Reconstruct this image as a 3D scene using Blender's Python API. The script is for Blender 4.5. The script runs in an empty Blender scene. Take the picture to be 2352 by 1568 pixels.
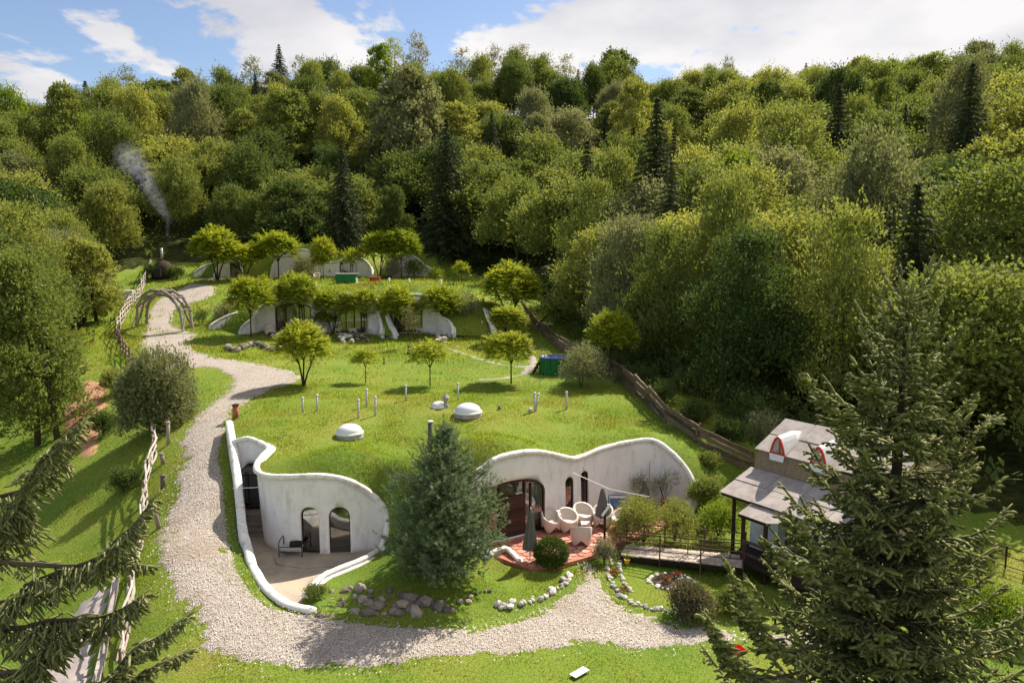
import bpy, bmesh, math, random
import numpy as np
from mathutils import Vector, Matrix
from mathutils.geometry import delaunay_2d_cdt

# ------------------------------------------------------------------ camera, world, sun, exposure
scene = bpy.context.scene
COL = scene.collection
R = math.radians
PITCH = R(7.3)
FPX, PW, PH = 1750.0, 2352.0, 1568.0
CAM = np.array([0.0, 0.0, 13.0])
cam_data = bpy.data.cameras.new('camera')
cam_data.sensor_width = 36.0
cam_data.lens = 36.0 * FPX / PW
cam_data.clip_start = 0.1
cam_data.clip_end = 3000.0
cam = bpy.data.objects.new('camera', cam_data)
cam.location = CAM
cam.rotation_euler = (R(90) - PITCH, 0, 0)
COL.objects.link(cam)
scene.camera = cam

SUN_EL, SUN_AZ = R(46), R(38)          # azimuth measured from +Y (ahead of the camera) towards +X
SUN_STRENGTH = 5.0
SKY_STRENGTH = 0.115
scene.view_settings.view_transform = 'Standard'
scene.view_settings.look = 'None'
scene.view_settings.gamma = 1.0
scene.view_settings.use_curve_mapping = False
scene.view_settings.exposure = 0.85

world = bpy.data.worlds.new('World')
scene.world = world
world.use_nodes = True


def build_world():
    nt = world.node_tree
    nt.nodes.clear()
    L = nt.links.new

    def N(t, **kw):
        n = nt.nodes.new(t)
        for k, v in kw.items():
            setattr(n, k, v)
        return n

    def math_(op, a, b=None):
        n = N('ShaderNodeMath', operation=op)
        for i, s in enumerate((a, b)):
            if s is None:
                continue
            if isinstance(s, (int, float)):
                n.inputs[i].default_value = s
            else:
                L(s, n.inputs[i])
        return n.outputs[0]

    sky = N('ShaderNodeTexSky', sky_type='NISHITA')
    sky.sun_disc = False
    sky.sun_elevation = SUN_EL
    sky.sun_rotation = SUN_AZ
    sky.altitude = 600
    sky.air_density = 1.0
    sky.dust_density = 0.6
    sky.ozone_density = 1.6
    tc = N('ShaderNodeTexCoord')
    sep = N('ShaderNodeSeparateXYZ')
    L(tc.outputs['Generated'], sep.inputs[0])
    zc = math_('ADD', math_('MAXIMUM', sep.outputs['Z'], 0.0), 0.24)
    px = math_('DIVIDE', sep.outputs['X'], zc)
    py = math_('DIVIDE', sep.outputs['Y'], zc)
    comb = N('ShaderNodeCombineXYZ')
    L(px, comb.inputs[0]); L(py, comb.inputs[1]); comb.inputs[2].default_value = 3.7
    # cloud sheet: large cover, then billows
    n1 = N('ShaderNodeTexNoise'); n1.inputs['Scale'].default_value = 0.55; n1.inputs['Detail'].default_value = 3
    L(comb.outputs[0], n1.inputs['Vector'])
    n2 = N('ShaderNodeTexNoise'); n2.inputs['Scale'].default_value = 3.0; n2.inputs['Detail'].default_value = 9
    n2.inputs['Roughness'].default_value = 0.57; n2.inputs['Distortion'].default_value = 0.25
    L(comb.outputs[0], n2.inputs['Vector'])
    cov = math_('ADD', math_('MULTIPLY', n2.outputs['Fac'], 1.0), math_('MULTIPLY', n1.outputs['Fac'], 0.55))
    # the cover thickens gently to the east (right)
    cov = math_('ADD', cov, math_('MULTIPLY', sep.outputs['X'], 0.34))
    ramp = N('ShaderNodeValToRGB')
    ramp.color_ramp.interpolation = 'EASE'
    ramp.color_ramp.elements[0].position = 0.675
    ramp.color_ramp.elements[1].position = 0.745
    L(cov, ramp.inputs[0])
    n3 = N('ShaderNodeTexNoise'); n3.inputs['Scale'].default_value = 1.3; n3.inputs['Detail'].default_value = 6
    off = N('ShaderNodeVectorMath', operation='ADD'); off.inputs[1].default_value = (4.2, 1.3, 0)
    L(comb.outputs[0], off.inputs[0]); L(off.outputs[0], n3.inputs['Vector'])
    cr = N('ShaderNodeValToRGB')
    cr.color_ramp.elements[0].position = 0.36; cr.color_ramp.elements[0].color = (2.7, 2.75, 3.15, 1)
    cr.color_ramp.elements[1].position = 0.58; cr.color_ramp.elements[1].color = (4.7, 4.6, 4.6, 1)
    L(n3.outputs['Fac'], cr.inputs[0])
    gain = N('ShaderNodeMix', data_type='RGBA', blend_type='MULTIPLY')
    gain.inputs[0].default_value = 1.0
    L(sky.outputs[0], gain.inputs[6]); gain.inputs[7].default_value = (0.68, 0.65, 0.66, 1)
    mix = N('ShaderNodeMix', data_type='RGBA')
    L(ramp.outputs[0], mix.inputs[0]); L(gain.outputs[2], mix.inputs[6]); L(cr.outputs[0], mix.inputs[7])
    bg = N('ShaderNodeBackground'); bg.inputs['Strength'].default_value = SKY_STRENGTH
    L(mix.outputs[2], bg.inputs['Color'])
    out = N('ShaderNodeOutputWorld'); L(bg.outputs[0], out.inputs[0])


build_world()
sun_data = bpy.data.lights.new('sun', 'SUN')
sun_data.energy = SUN_STRENGTH
sun_data.angle = R(0.5)
sun_data.color = (1.0, 0.92, 0.8)
sun = bpy.data.objects.new('sun', sun_data)
SUN_DIR = Vector((math.sin(SUN_AZ) * math.cos(SUN_EL), math.cos(SUN_AZ) * math.cos(SUN_EL), math.sin(SUN_EL)))
sun.rotation_euler = SUN_DIR.to_track_quat('Z', 'Y').to_euler()
COL.objects.link(sun)

cy = scene.cycles
cy.use_denoising = True
cy.max_bounces = 6
cy.diffuse_bounces = 3
cy.glossy_bounces = 2
cy.transmission_bounces = 3
cy.transparent_max_bounces = 6
cy.volume_bounces = 0
cy.use_adaptive_sampling = True
cy.adaptive_threshold = 0.02
cy.caustics_reflective = False
cy.caustics_refractive = False

# ------------------------------------------------------------------ helpers
rng = np.random.default_rng(7)
random.seed(7)
cP, sP = math.cos(PITCH), math.sin(PITCH)


def ray(u, v):
    a, b = (u - PW / 2) / FPX, (PH / 2 - v) / FPX
    return np.array([a, cP + b * sP, -sP + b * cP])


def at(u, v, Y):
    d = ray(u, v)
    return CAM + d * (Y / d[1])


def onz(u, v, z):
    d = ray(u, v)
    return CAM + d * ((z - CAM[2]) / d[2])


class TPS:
    def __init__(self, pts, z, smooth=0.0):
        self.p = np.asarray(pts, float); z = np.asarray(z, float)
        n = len(z)
        K = self.k(self.p, self.p) + smooth * np.eye(n)
        P = np.c_[np.ones(n), self.p]
        A = np.zeros((n + 3, n + 3)); A[:n, :n] = K; A[:n, n:] = P; A[n:, :n] = P.T
        self.w = np.linalg.solve(A, np.r_[z, 0, 0, 0])

    @staticmethod
    def k(a, b):
        d2 = ((a[:, None, :] - b[None, :, :]) ** 2).sum(-1)
        return 0.5 * d2 * np.log(d2 + 1e-9)

    def __call__(self, x, y):
        x = np.asarray(x, float); y = np.asarray(y, float)
        q = np.c_[x.ravel(), y.ravel()]
        out = np.empty(len(q))
        for i in range(0, len(q), 20000):
            s = q[i:i + 20000]
            out[i:i + 20000] = self.k(s, self.p) @ self.w[:-3] + self.w[-3] + s @ self.w[-2:]
        return out.reshape(x.shape) if x.shape else float(out[0])


def inside(poly, x, y):
    poly = np.asarray(poly, float)[:, :2]
    x = np.asarray(x, float); y = np.asarray(y, float)
    if x.size <= 40:
        q = np.roll(poly, -1, 0); xx = x.reshape(-1, 1); yy = y.reshape(-1, 1)
        with np.errstate(divide='ignore', invalid='ignore'):
            c = ((poly[:, 1] > yy) != (q[:, 1] > yy)) & (xx < (q[:, 0] - poly[:, 0]) * (yy - poly[:, 1]) / (q[:, 1] - poly[:, 1]) + poly[:, 0])
        return (c.sum(1) % 2 == 1).reshape(x.shape)
    (x0, y0), (x1, y1) = poly.min(0), poly.max(0)
    box = (x >= x0) & (x <= x1) & (y >= y0) & (y <= y1)
    if not box.all():
        out = np.zeros(x.shape, bool)
        if box.any():
            xb, yb = x[box], y[box]
            out[box] = _inside(poly, xb, yb)
        return out
    return _inside(poly, x, y)


def _inside(poly, x, y):
    res = np.zeros(x.shape, bool)
    n = len(poly)
    for i in range(n):
        x1, y1 = poly[i][:2]; x2, y2 = poly[(i + 1) % n][:2]
        if y1 == y2:
            continue
        c = ((y1 > y) != (y2 > y)) & (x < (x2 - x1) * (y - y1) / (y2 - y1) + x1)
        res ^= c
    return res


def catmull(pts, n=6, closed=False):
    P = [np.asarray(p, float) for p in pts]
    m = len(P); out = []
    rngs = range(m if closed else m - 1)
    for i in rngs:
        if closed:
            p0, p1, p2, p3 = P[(i - 1) % m], P[i], P[(i + 1) % m], P[(i + 2) % m]
        else:
            p0, p1, p2, p3 = P[max(i - 1, 0)], P[i], P[i + 1], P[min(i + 2, m - 1)]
        for k in range(n):
            t = k / n
            out.append(0.5 * ((2 * p1) + (-p0 + p2) * t + (2 * p0 - 5 * p1 + 4 * p2 - p3) * t * t + (-p0 + 3 * p1 - 3 * p2 + p3) * t ** 3))
    if not closed:
        out.append(P[-1])
    return np.array(out)


def vnoise(x, y, seed=0):
    """cheap smooth value noise"""
    x = np.asarray(x, float); y = np.asarray(y, float)
    xi = np.floor(x); yi = np.floor(y); fx = x - xi; fy = y - yi
    fx = fx * fx * (3 - 2 * fx); fy = fy * fy * (3 - 2 * fy)

    def h(a, b):
        s = np.sin(a * 127.1 + b * 311.7 + seed * 74.7) * 43758.5453
        return s - np.floor(s)
    return (h(xi, yi) * (1 - fx) + h(xi + 1, yi) * fx) * (1 - fy) + (h(xi, yi + 1) * (1 - fx) + h(xi + 1, yi + 1) * fx) * fy


ORIGIN = {}


def tag(o, label=None, cat=None, group=None, kind=None):
    if label: o['label'] = label
    if cat: o['category'] = cat
    if group: o['group'] = group
    if kind: o['kind'] = kind
    return o


def thing(name, loc, label, cat, group=None, rz=0.0, scale=1.0):
    o = bpy.data.objects.new(name, None)
    COL.objects.link(o)
    o.location = loc; o.rotation_euler = (0, 0, rz)
    if scale != 1.0:
        o.scale = (scale,) * 3 if isinstance(scale, (int, float)) else scale
    o.empty_display_size = 0.3
    ORIGIN[o.name] = np.array(loc, float)
    return tag(o, label, cat, group)


def link(name, mesh, mat=None, parent=None, local=False):
    o = bpy.data.objects.new(name, mesh)
    COL.objects.link(o)
    if mat is not None and not mesh.materials:
        mesh.materials.append(mat)
    if parent is not None:
        o.parent = parent
        if not local:
            off = ORIGIN.get(parent.name)
            if off is not None:
                o.matrix_parent_inverse = Matrix.Translation(Vector(-off))
    return o


def np_mesh(name, V, F, smooth=False):
    """V (n,3); F (m,k) k = 3 or 4"""
    V = np.asarray(V, np.float32); F = np.asarray(F, np.int32)
    me = bpy.data.meshes.new(name)
    k = F.shape[1]; m = len(F)
    me.vertices.add(len(V)); me.vertices.foreach_set('co', V.ravel())
    me.loops.add(m * k); me.loops.foreach_set('vertex_index', F.ravel())
    me.polygons.add(m)
    me.polygons.foreach_set('loop_start', np.arange(0, m * k, k, dtype=np.int32))
    if smooth:
        me.polygons.foreach_set('use_smooth', np.ones(m, bool))
    me.update(calc_edges=True)
    return me


class MB:
    def __init__(self):
        self.v = []; self.f = []

    def add(self, vs, fs):
        b = len(self.v)
        self.v += [tuple(map(float, p)) for p in vs]
        self.f += [tuple(b + i for i in f) for f in fs]
        return self

    def box(self, c, s, rz=0.0, rot=None):
        sx, sy, sz = s[0] / 2, s[1] / 2, s[2] / 2
        vs = [Vector((x, y, z)) for z in (-sz, sz) for x, y in ((-sx, -sy), (sx, -sy), (sx, sy), (-sx, sy))]
        M = rot if rot is not None else Matrix.Rotation(rz, 3, 'Z')
        vs = [M @ p + Vector(c) for p in vs]
        return self.add(vs, [(3, 2, 1, 0), (4, 5, 6, 7), (0, 1, 5, 4), (1, 2, 6, 5), (2, 3, 7, 6), (3, 0, 4, 7)])

    def beam(self, a, b, w, h, up=(0, 0, 1)):
        a, b = Vector(a), Vector(b)
        d = b - a; L = d.length; d.normalize()
        s = d.cross(Vector(up))
        if s.length < 1e-4: s = d.cross(Vector((1, 0, 0)))
        s.normalize(); u = s.cross(d)
        M = Matrix((d, s, u)).transposed()
        return self.box((a + b) / 2, (L, w, h), rot=M)

    def tube(self, path, rad, n=8, cap=True, wob=0.0):
        path = [Vector(p) for p in path]
        if not hasattr(rad, '__len__'): rad = [rad] * len(path)
        rings = []; ref = None
        for i, p in enumerate(path):
            d = (path[min(i + 1, len(path) - 1)] - path[max(i - 1, 0)]).normalized()
            if ref is None:
                ref = Vector((0, 0, 1)) if abs(d.z) < 0.9 else Vector((1, 0, 0))
            s = d.cross(ref).normalized(); t = s.cross(d); ref = t
            rings.append([p + (s * math.cos(2 * math.pi * k / n) + t * math.sin(2 * math.pi * k / n)) * rad[i] * (1 + wob * random.uniform(-1, 1)) for k in range(n)])
        vs = [q for r in rings for q in r]; fs = []
        for i in range(len(path) - 1):
            for k in range(n):
                k2 = (k + 1) % n
                fs.append((i * n + k, i * n + k2, (i + 1) * n + k2, (i + 1) * n + k))
        if cap:
            fs.append(tuple(range(n - 1, -1, -1))); fs.append(tuple((len(path) - 1) * n + k for k in range(n)))
        return self.add(vs, fs)

    def lathe(self, c, prof, n=16):
        vs, fs = [], []
        for r, z in prof:
            for k in range(n):
                a = 2 * math.pi * k / n
                vs.append((c[0] + r * math.cos(a), c[1] + r * math.sin(a), c[2] + z))
        for i in range(len(prof) - 1):
            for k in range(n):
                k2 = (k + 1) % n
                fs.append((i * n + k, i * n + k2, (i + 1) * n + k2, (i + 1) * n + k))
        fs.append(tuple(range(n - 1, -1, -1))); fs.append(tuple((len(prof) - 1) * n + k for k in range(n)))
        return self.add(vs, fs)

    def prism(self, poly, z0, z1):
        n = len(poly)
        vs = [(p[0], p[1], z0) for p in poly] + [(p[0], p[1], z1) for p in poly]
        fs = [tuple(range(n - 1, -1, -1)), tuple(range(n, 2 * n))] + [(i, (i + 1) % n, n + (i + 1) % n, n + i) for i in range(n)]
        return self.add(vs, fs)

    def mesh(self, name, smooth=False):
        me = bpy.data.meshes.new(name)
        me.from_pydata(self.v, [], self.f)
        if smooth:
            me.polygons.foreach_set('use_smooth', np.ones(len(me.polygons), bool))
        me.update()
        return me

    def build(self, name, mat, parent=None, smooth=False, local=False):
        return link(name, self.mesh(name, smooth), mat, parent, local)


def bevel(o, w=0.01, seg=1):
    m = o.modifiers.new('bevel', 'BEVEL'); m.width = w; m.segments = seg; m.limit_method = 'ANGLE'
    return o


# ------------------------------------------------------------------ materials
MAT = {}


class NT:
    def __init__(self, name):
        self.m = bpy.data.materials.new(name); self.m.use_nodes = True
        self.t = self.m.node_tree; self.t.nodes.clear()
        MAT[name] = self.m

    def n(self, typ, ins=None, **kw):
        nd = self.t.nodes.new(typ)
        for k, v in kw.items(): setattr(nd, k, v)
        for k, v in (ins or {}).items():
            s = nd.inputs[k]
            if isinstance(v, bpy.types.NodeSocket): self.t.links.new(v, s)
            else: s.default_value = v
        return nd

    def math(self, op, a, b=0.0):
        return self.n('ShaderNodeMath', {0: a, 1: b}, operation=op).outputs[0]

    def noise(self, scale, detail=4, rough=0.55, vec=None, dist=0.0):
        ins = {'Scale': scale, 'Detail': detail, 'Roughness': rough, 'Distortion': dist}
        if vec is not None: ins['Vector'] = vec
        return self.n('ShaderNodeTexNoise', ins).outputs['Fac']

    def ramp(self, fac, stops):
        r = self.n('ShaderNodeValToRGB', {0: fac})
        e = r.color_ramp.elements
        while len(e) < len(stops): e.new(0.5)
        for k, (p, c) in enumerate(stops):
            e[k].position = p; e[k].color = (*c, 1) if len(c) == 3 else c
        return r.outputs[0]

    def mix(self, f, a, b, mode='MIX'):
        def col(c): return (*c, 1) if isinstance(c, tuple) and len(c) == 3 else c
        return self.n('ShaderNodeMix', {0: f, 6: col(a), 7: col(b)}, data_type='RGBA', blend_type=mode).outputs[2]

    def bump(self, h, strength=0.5, dist=0.02):
        return self.n('ShaderNodeBump', {'Height': h, 'Strength': strength, 'Distance': dist}).outputs[0]

    def obj(self): return self.n('ShaderNodeTexCoord').outputs['Object']

    def pos(self): return self.n('ShaderNodeNewGeometry').outputs['Position']

    def surf(self, col, rough=0.8, normal=None, spec=0.3, metal=0.0, extra=None):
        ins = {'Roughness': rough, 'Specular IOR Level': spec, 'Metallic': metal}
        ins['Base Color'] = (*col, 1) if isinstance(col, tuple) and len(col) == 3 else col
        if normal is not None: ins['Normal'] = normal
        if extra: ins.update(extra)
        b = self.n('ShaderNodeBsdfPrincipled', ins)
        self.n('ShaderNodeOutputMaterial', {0: b.outputs[0]})
        return self.m


def simple(name, c, rough=0.7, var=0.15, scale=6.0, spec=0.3, metal=0.0, bump=0.0, bscale=40.0):
    t = NT(name)
    p = t.pos()
    f = t.noise(scale, 5, 0.6, p)
    lo = tuple(max(0, k * (1 - var)) for k in c); hi = tuple(min(1, k * (1 + var)) for k in c)
    col = t.ramp(f, [(0.3, lo), (0.7, hi)])
    nm = t.bump(t.noise(bscale, 4, 0.6, p), bump, 0.02) if bump else None
    return t.surf(col, rough, nm, spec, metal)


def leaf_mat(name, dark, light, trans=0.4, tcol=None, hue_var=0.5, rough=0.65, spec=0.1, patches=False):
    """leaf: per-leaf and per-plant variation of the leaf colour, part of the light passes through"""
    t = NT(name)
    g = t.n('ShaderNodeNewGeometry')
    oi = t.n('ShaderNodeObjectInfo')
    f = t.math('ADD', t.math('MULTIPLY', g.outputs['Random Per Island'], 1 - hue_var), t.math('MULTIPLY', oi.outputs['Random'], hue_var))
    col = t.ramp(f, [(0.1, dark), (0.9, light)])
    if patches:   # clover, moss and worn places
        p = t.pos()
        col = t.mix(t.ramp(t.noise(0.9, 5, .65, p), [(.42, (0, 0, 0)), (.6, (.8, .8, .8))]), col, t.mix(1.0, col, (.55, .78, .5), 'MULTIPLY'))
        col = t.mix(t.ramp(t.noise(0.33, 5, .7, p, .4), [(.5, (0, 0, 0)), (.66, (.9, .9, .9))]), col, t.mix(1.0, col, (1.12, .95, 1.0), 'MULTIPLY'))
    pb = t.n('ShaderNodeBsdfPrincipled', {'Base Color': col, 'Roughness': rough, 'Specular IOR Level': spec})
    tc = t.mix(1.0, col, tcol or (1.4, 1.35, 0.8), 'MULTIPLY')
    tr = t.n('ShaderNodeBsdfTranslucent', {'Color': tc})
    mx = t.n('ShaderNodeMixShader', {0: trans, 1: pb.outputs[0], 2: tr.outputs[0]})
    t.n('ShaderNodeOutputMaterial', {0: mx.outputs[0]})
    return t.m


def make_materials():
    # ground: turf soil under the blades
    t = NT('turf'); p = t.pos()
    big = t.noise(0.16, 4, 0.6, p); mid = t.noise(1.3, 5, 0.65, p); fine = t.noise(14, 5, 0.7, p)
    c = t.ramp(big, [(0.34, (0.13, 0.21, 0.03)), (0.52, (0.185, 0.25, 0.036)), (0.68, (0.25, 0.25, 0.05))])
    c = t.mix(t.ramp(mid, [(0.58, (0, 0, 0)), (0.75, (1, 1, 1))]), c, (0.2, 0.17, 0.045))
    c = t.mix(0.75, c, t.ramp(fine, [(0.3, (0.35, 0.38, 0.3)), (0.7, (1.3, 1.3, 1.2))]), 'MULTIPLY')
    t.surf(c, 0.9, t.bump(fine, 0.9, 0.06), 0.1)
    # woodland floor
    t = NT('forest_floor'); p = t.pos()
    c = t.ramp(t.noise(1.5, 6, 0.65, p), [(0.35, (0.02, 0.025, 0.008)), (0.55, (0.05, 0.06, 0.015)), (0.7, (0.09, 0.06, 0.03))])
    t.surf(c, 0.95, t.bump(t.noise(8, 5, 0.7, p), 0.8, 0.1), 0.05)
    # gravel
    t = NT('gravel'); p = t.pos()
    vo = t.n('ShaderNodeTexVoronoi', {'Vector': p, 'Scale': 26.0})
    v2 = t.n('ShaderNodeTexVoronoi', {'Vector': p, 'Scale': 50.0})
    sepc = t.n('ShaderNodeSeparateColor', {0: vo.outputs['Color']})
    c = t.ramp(sepc.outputs[0], [(0.0, (0.32, 0.265, 0.22)), (0.5, (0.5, 0.435, 0.375)), (1.0, (0.64, 0.575, 0.51))])
    c = t.mix(t.ramp(vo.outputs['Distance'], [(0.45, (0, 0, 0)), (0.8, (1, 1, 1))]), c, (0.2, 0.17, 0.14))
    dirt = t.noise(0.45, 6, 0.68, p, .5)
    c = t.mix(t.ramp(dirt, [(0.5, (0, 0, 0)), (0.7, (0.75, 0.75, 0.75))]), c, (0.3, 0.23, 0.17))
    h = t.math('SUBTRACT', 1.0, vo.outputs['Distance']); h2 = t.math('MULTIPLY', t.math('SUBTRACT', 1.0, v2.outputs['Distance']), 0.4)
    t.surf(c, 0.85, t.bump(t.math('ADD', h, h2), 0.8, 0.045), 0.2)
    # loose stones
    t = NT('gravel_stone')
    g = t.n('ShaderNodeNewGeometry')
    t.surf(t.ramp(g.outputs['Random Per Island'], [(0.0, (0.3, 0.25, 0.21)), (0.5, (0.5, 0.44, 0.385)), (1.0, (0.68, 0.62, 0.55))]), 0.8)
    # render (lime plaster)
    t = NT('white_plaster'); p = t.pos()
    c = t.ramp(t.noise(0.9, 6, 0.65, p), [(0.3, (0.72, 0.69, 0.67)), (0.6, (0.8, 0.78, 0.77))])
    z = t.n('ShaderNodeSeparateXYZ', {0: p}).outputs[2]
    stain = t.noise(2.2, 6, 0.7, t.n('ShaderNodeMapping', {'Vector': p, 'Scale': (0.9, 0.9, 0.35)}).outputs[0])
    c = t.mix(t.ramp(stain, [(0.5, (0, 0, 0)), (0.72, (0.75, 0.75, 0.75))]), c, (0.5, 0.43, 0.36))
    grime = t.noise(1.1, 6, 0.75, t.n('ShaderNodeMapping', {'Vector': p, 'Scale': (1.7, 1.7, 0.3), 'Location': (3, 1, 7)}).outputs[0])
    c = t.mix(t.ramp(grime, [(0.58, (0, 0, 0)), (0.74, (0.3, 0.3, 0.3))]), c, (0.4, 0.36, 0.31))
    bp = t.math('ADD', t.noise(3.5, 4, 0.6, p), t.math('MULTIPLY', t.noise(45, 3, 0.6, p), 0.25))
    t.surf(c, 0.85, t.bump(bp, 0.35, 0.06), 0.2)
    # weathered white parapet
    t = NT('parapet_plaster'); p = t.pos()
    c = t.ramp(t.noise(3.0, 6, 0.7, p), [(0.32, (0.42, 0.39, 0.34)), (0.5, (0.74, 0.71, 0.66)), (0.7, (0.82, 0.8, 0.76))])
    t.surf(c, 0.9, t.bump(t.noise(9, 5, 0.65, p), 0.6, 0.05), 0.2)
    # concrete
    t = NT('courtyard_concrete'); p = t.pos()
    c = t.ramp(t.noise(0.7, 6, 0.65, p), [(0.3, (0.24, 0.2, 0.16)), (0.55, (0.4, 0.33, 0.25)), (0.72, (0.48, 0.36, 0.22))])
    t.surf(c, 0.85, t.bump(t.noise(18, 4, 0.6, p), 0.25, 0.02), 0.25)
    simple('concrete', (0.36, 0.31, 0.28), 0.9, 0.25, 2.5, bump=0.3)
    simple('step_concrete', (0.25, 0.21, 0.18), 0.9, 0.3, 3.0, bump=0.3)
    # red paving
    t = NT('red_paving'); oi = t.n('ShaderNodeObjectInfo'); p = t.pos()
    c = t.ramp(oi.outputs['Random'], [(0.0, (0.38, 0.13, 0.085)), (0.6, (0.5, 0.22, 0.155)), (1.0, (0.6, 0.38, 0.31))])
    c = t.mix(0.5, c, t.ramp(t.noise(9, 5, 0.6, p), [(0.3, (0.6, 0.6, 0.6)), (0.7, (1.2, 1.2, 1.2))]), 'MULTIPLY')
    t.surf(c, 0.7, t.bump(t.noise(25, 4, 0.6, p), 0.3, 0.02), 0.3)
    simple('paving_joint', (0.42, 0.16, 0.1), 0.9, 0.3, 5)
    simple('bridge_board', (0.42, 0.34, 0.28), 0.8, 0.3, 3.0, bump=0.2)
    # woods
    def wood(name, lo, hi, sc=(1, 1, 12)):
        t = NT(name); p = t.pos(); oi = t.n('ShaderNodeObjectInfo')
        f = t.math('ADD', t.math('MULTIPLY', t.noise(7, 6, 0.7, p), 0.8), t.math('MULTIPLY', oi.outputs['Random'], 0.35))
        t.surf(t.ramp(f, [(0.3, lo), (0.75, hi)]), 0.85, t.bump(t.noise(30, 4, 0.6, p), 0.5, 0.02), 0.15)
    wood('bark', (0.035, 0.025, 0.018), (0.11, 0.085, 0.06))
    wood('dark_wood', (0.018, 0.012, 0.009), (0.05, 0.032, 0.022))
    wood('brown_door', (0.035, 0.017, 0.012), (0.07, 0.036, 0.026))
    wood('grey_wood', (0.13, 0.105, 0.085), (0.34, 0.29, 0.25))
    wood('pale_stick', (0.2, 0.16, 0.13), (0.52, 0.45, 0.39))
    wood('slab_wood', (0.05, 0.035, 0.022), (0.24, 0.17, 0.115))
    wood('rust_rail', (0.05, 0.028, 0.022), (0.14, 0.075, 0.058))
    # stones
    def stone(name, lo, mid, hi):
        t = NT(name); p = t.pos(); oi = t.n('ShaderNodeObjectInfo')
        f = t.math('ADD', t.math('MULTIPLY', t.noise(6, 6, 0.65, p), 0.55), t.math('MULTIPLY', oi.outputs['Random'], 0.45))
        t.surf(t.ramp(f, [(0.25, lo), (0.5, mid), (0.75, hi)]), 0.9, t.bump(t.noise(16, 5, 0.6, p), 0.6, 0.04), 0.15)
    stone('field_stone', (0.1, 0.085, 0.07), (0.22, 0.185, 0.155), (0.4, 0.33, 0.26))
    stone('pale_stone', (0.34, 0.31, 0.28), (0.52, 0.48, 0.43), (0.68, 0.64, 0.58))
    # glass
    t = NT('window_glass')
    gl = t.n('ShaderNodeBsdfGlossy', {'Color': (0.9, 0.92, 0.95, 1), 'Roughness': 0.03})
    tr = t.n('ShaderNodeBsdfTransparent', {'Color': (0.75, 0.78, 0.76, 1)})
    fr = t.n('ShaderNodeFresnel', {'IOR': 1.7})
    t.n('ShaderNodeOutputMaterial', {0: t.n('ShaderNodeMixShader', {0: t.math('ADD', fr.outputs[0], 0.12), 1: tr.outputs[0], 2: gl.outputs[0]}).outputs[0]})
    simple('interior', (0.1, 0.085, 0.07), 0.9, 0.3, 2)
    simple('curtain', (0.42, 0.44, 0.43), 0.9, 0.2, 20)
    t = NT('acrylic_dome')
    t.surf((0.72, 0.72, 0.74), 0.12, None, 0.6)
    simple('white_paint', (0.78, 0.77, 0.75), 0.5, 0.08, 6)
    simple('chair_plastic', (0.6, 0.51, 0.44), 0.55, 0.05, 4, spec=0.4)
    simple('pipe_grey', (0.46, 0.45, 0.44), 0.5, 0.2, 5)
    simple('pipe_brown', (0.1, 0.08, 0.07), 0.6, 0.3, 5)
    simple('terracotta', (0.4, 0.13, 0.07), 0.85, 0.3, 6)
    simple('galvanised', (0.5, 0.5, 0.5), 0.4, 0.2, 8, metal=0.6)
    simple('black_metal', (0.02, 0.02, 0.021), 0.5, 0.2, 8)
    simple('parasol_cloth', (0.13, 0.125, 0.12), 0.95, 0.2, 30)
    simple('soil', (0.1, 0.07, 0.048), 0.95, 0.4, 6, bump=0.8, bscale=20)
    simple('pot', (0.3, 0.1, 0.05), 0.8, 0.2, 6)
    simple('yellow_pot', (0.6, 0.38, 0.03), 0.7, 0.2, 6)
    simple('red_flower', (0.5, 0.06, 0.03), 0.8, 0.3, 20)
    simple('red_paint', (0.55, 0.045, 0.03), 0.5, 0.2, 10)
    simple('blue_cover', (0.05, 0.09, 0.3), 0.4, 0.2, 4)
    simple('blue_pool', (0.12, 0.22, 0.42), 0.4, 0.3, 4)
    simple('green_stave', (0.015, 0.15, 0.035), 0.55, 0.25, 4)
    simple('dark_green_stave', (0.02, 0.075, 0.025), 0.55, 0.3, 4)
    simple('rust_red', (0.3, 0.06, 0.03), 0.8, 0.3, 6)
    simple('tank_plastic', (0.72, 0.71, 0.68), 0.5, 0.1, 3)
    simple('bright_cloth', (0.8, 0.02, 0.02), 0.7, 0.15, 6)
    # roof sheets (weathered bitumen board)
    t = NT('roof_board'); p = t.pos()
    c = t.ramp(t.noise(1.6, 6, 0.65, p), [(0.3, (0.24, 0.2, 0.18)), (0.6, (0.39, 0.345, 0.315))])
    sp = t.noise(11, 3, 0.5, p)
    c = t.mix(t.ramp(sp, [(0.66, (0, 0, 0)), (0.72, (0.8, 0.8, 0.8))]), c, (0.12, 0.1, 0.09))
    t.surf(c, 0.9, t.bump(t.noise(30, 4, 0.6, p), 0.3, 0.02), 0.2)
    t = NT('osb_board'); p = t.pos()
    vo = t.n('ShaderNodeTexVoronoi', {'Vector': t.n('ShaderNodeMapping', {'Vector': p, 'Scale': (26, 26, 55)}).outputs[0], 'Scale': 1.0})
    c = t.ramp(t.n('ShaderNodeSeparateColor', {0: vo.outputs['Color']}).outputs[1], [(0, (0.2, 0.135, 0.085)), (0.6, (0.29, 0.2, 0.13)), (1, (0.37, 0.265, 0.175))])
    t.surf(c, 0.85, None, 0.2)
    simple('pale_blue_wall', (0.6, 0.62, 0.64), 0.85, 0.15, 3)
    simple('leaf_litter', (0.42, 0.22, 0.125), 0.95, 0.4, 3, bump=0.8, bscale=10)
    # plants
    leaf_mat('grass_blade', (0.16, 0.23, 0.034), (0.34, 0.37, 0.072), 0.42, (1.6, 1.5, 0.5), 0.0, 0.7, patches=True)
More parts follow.
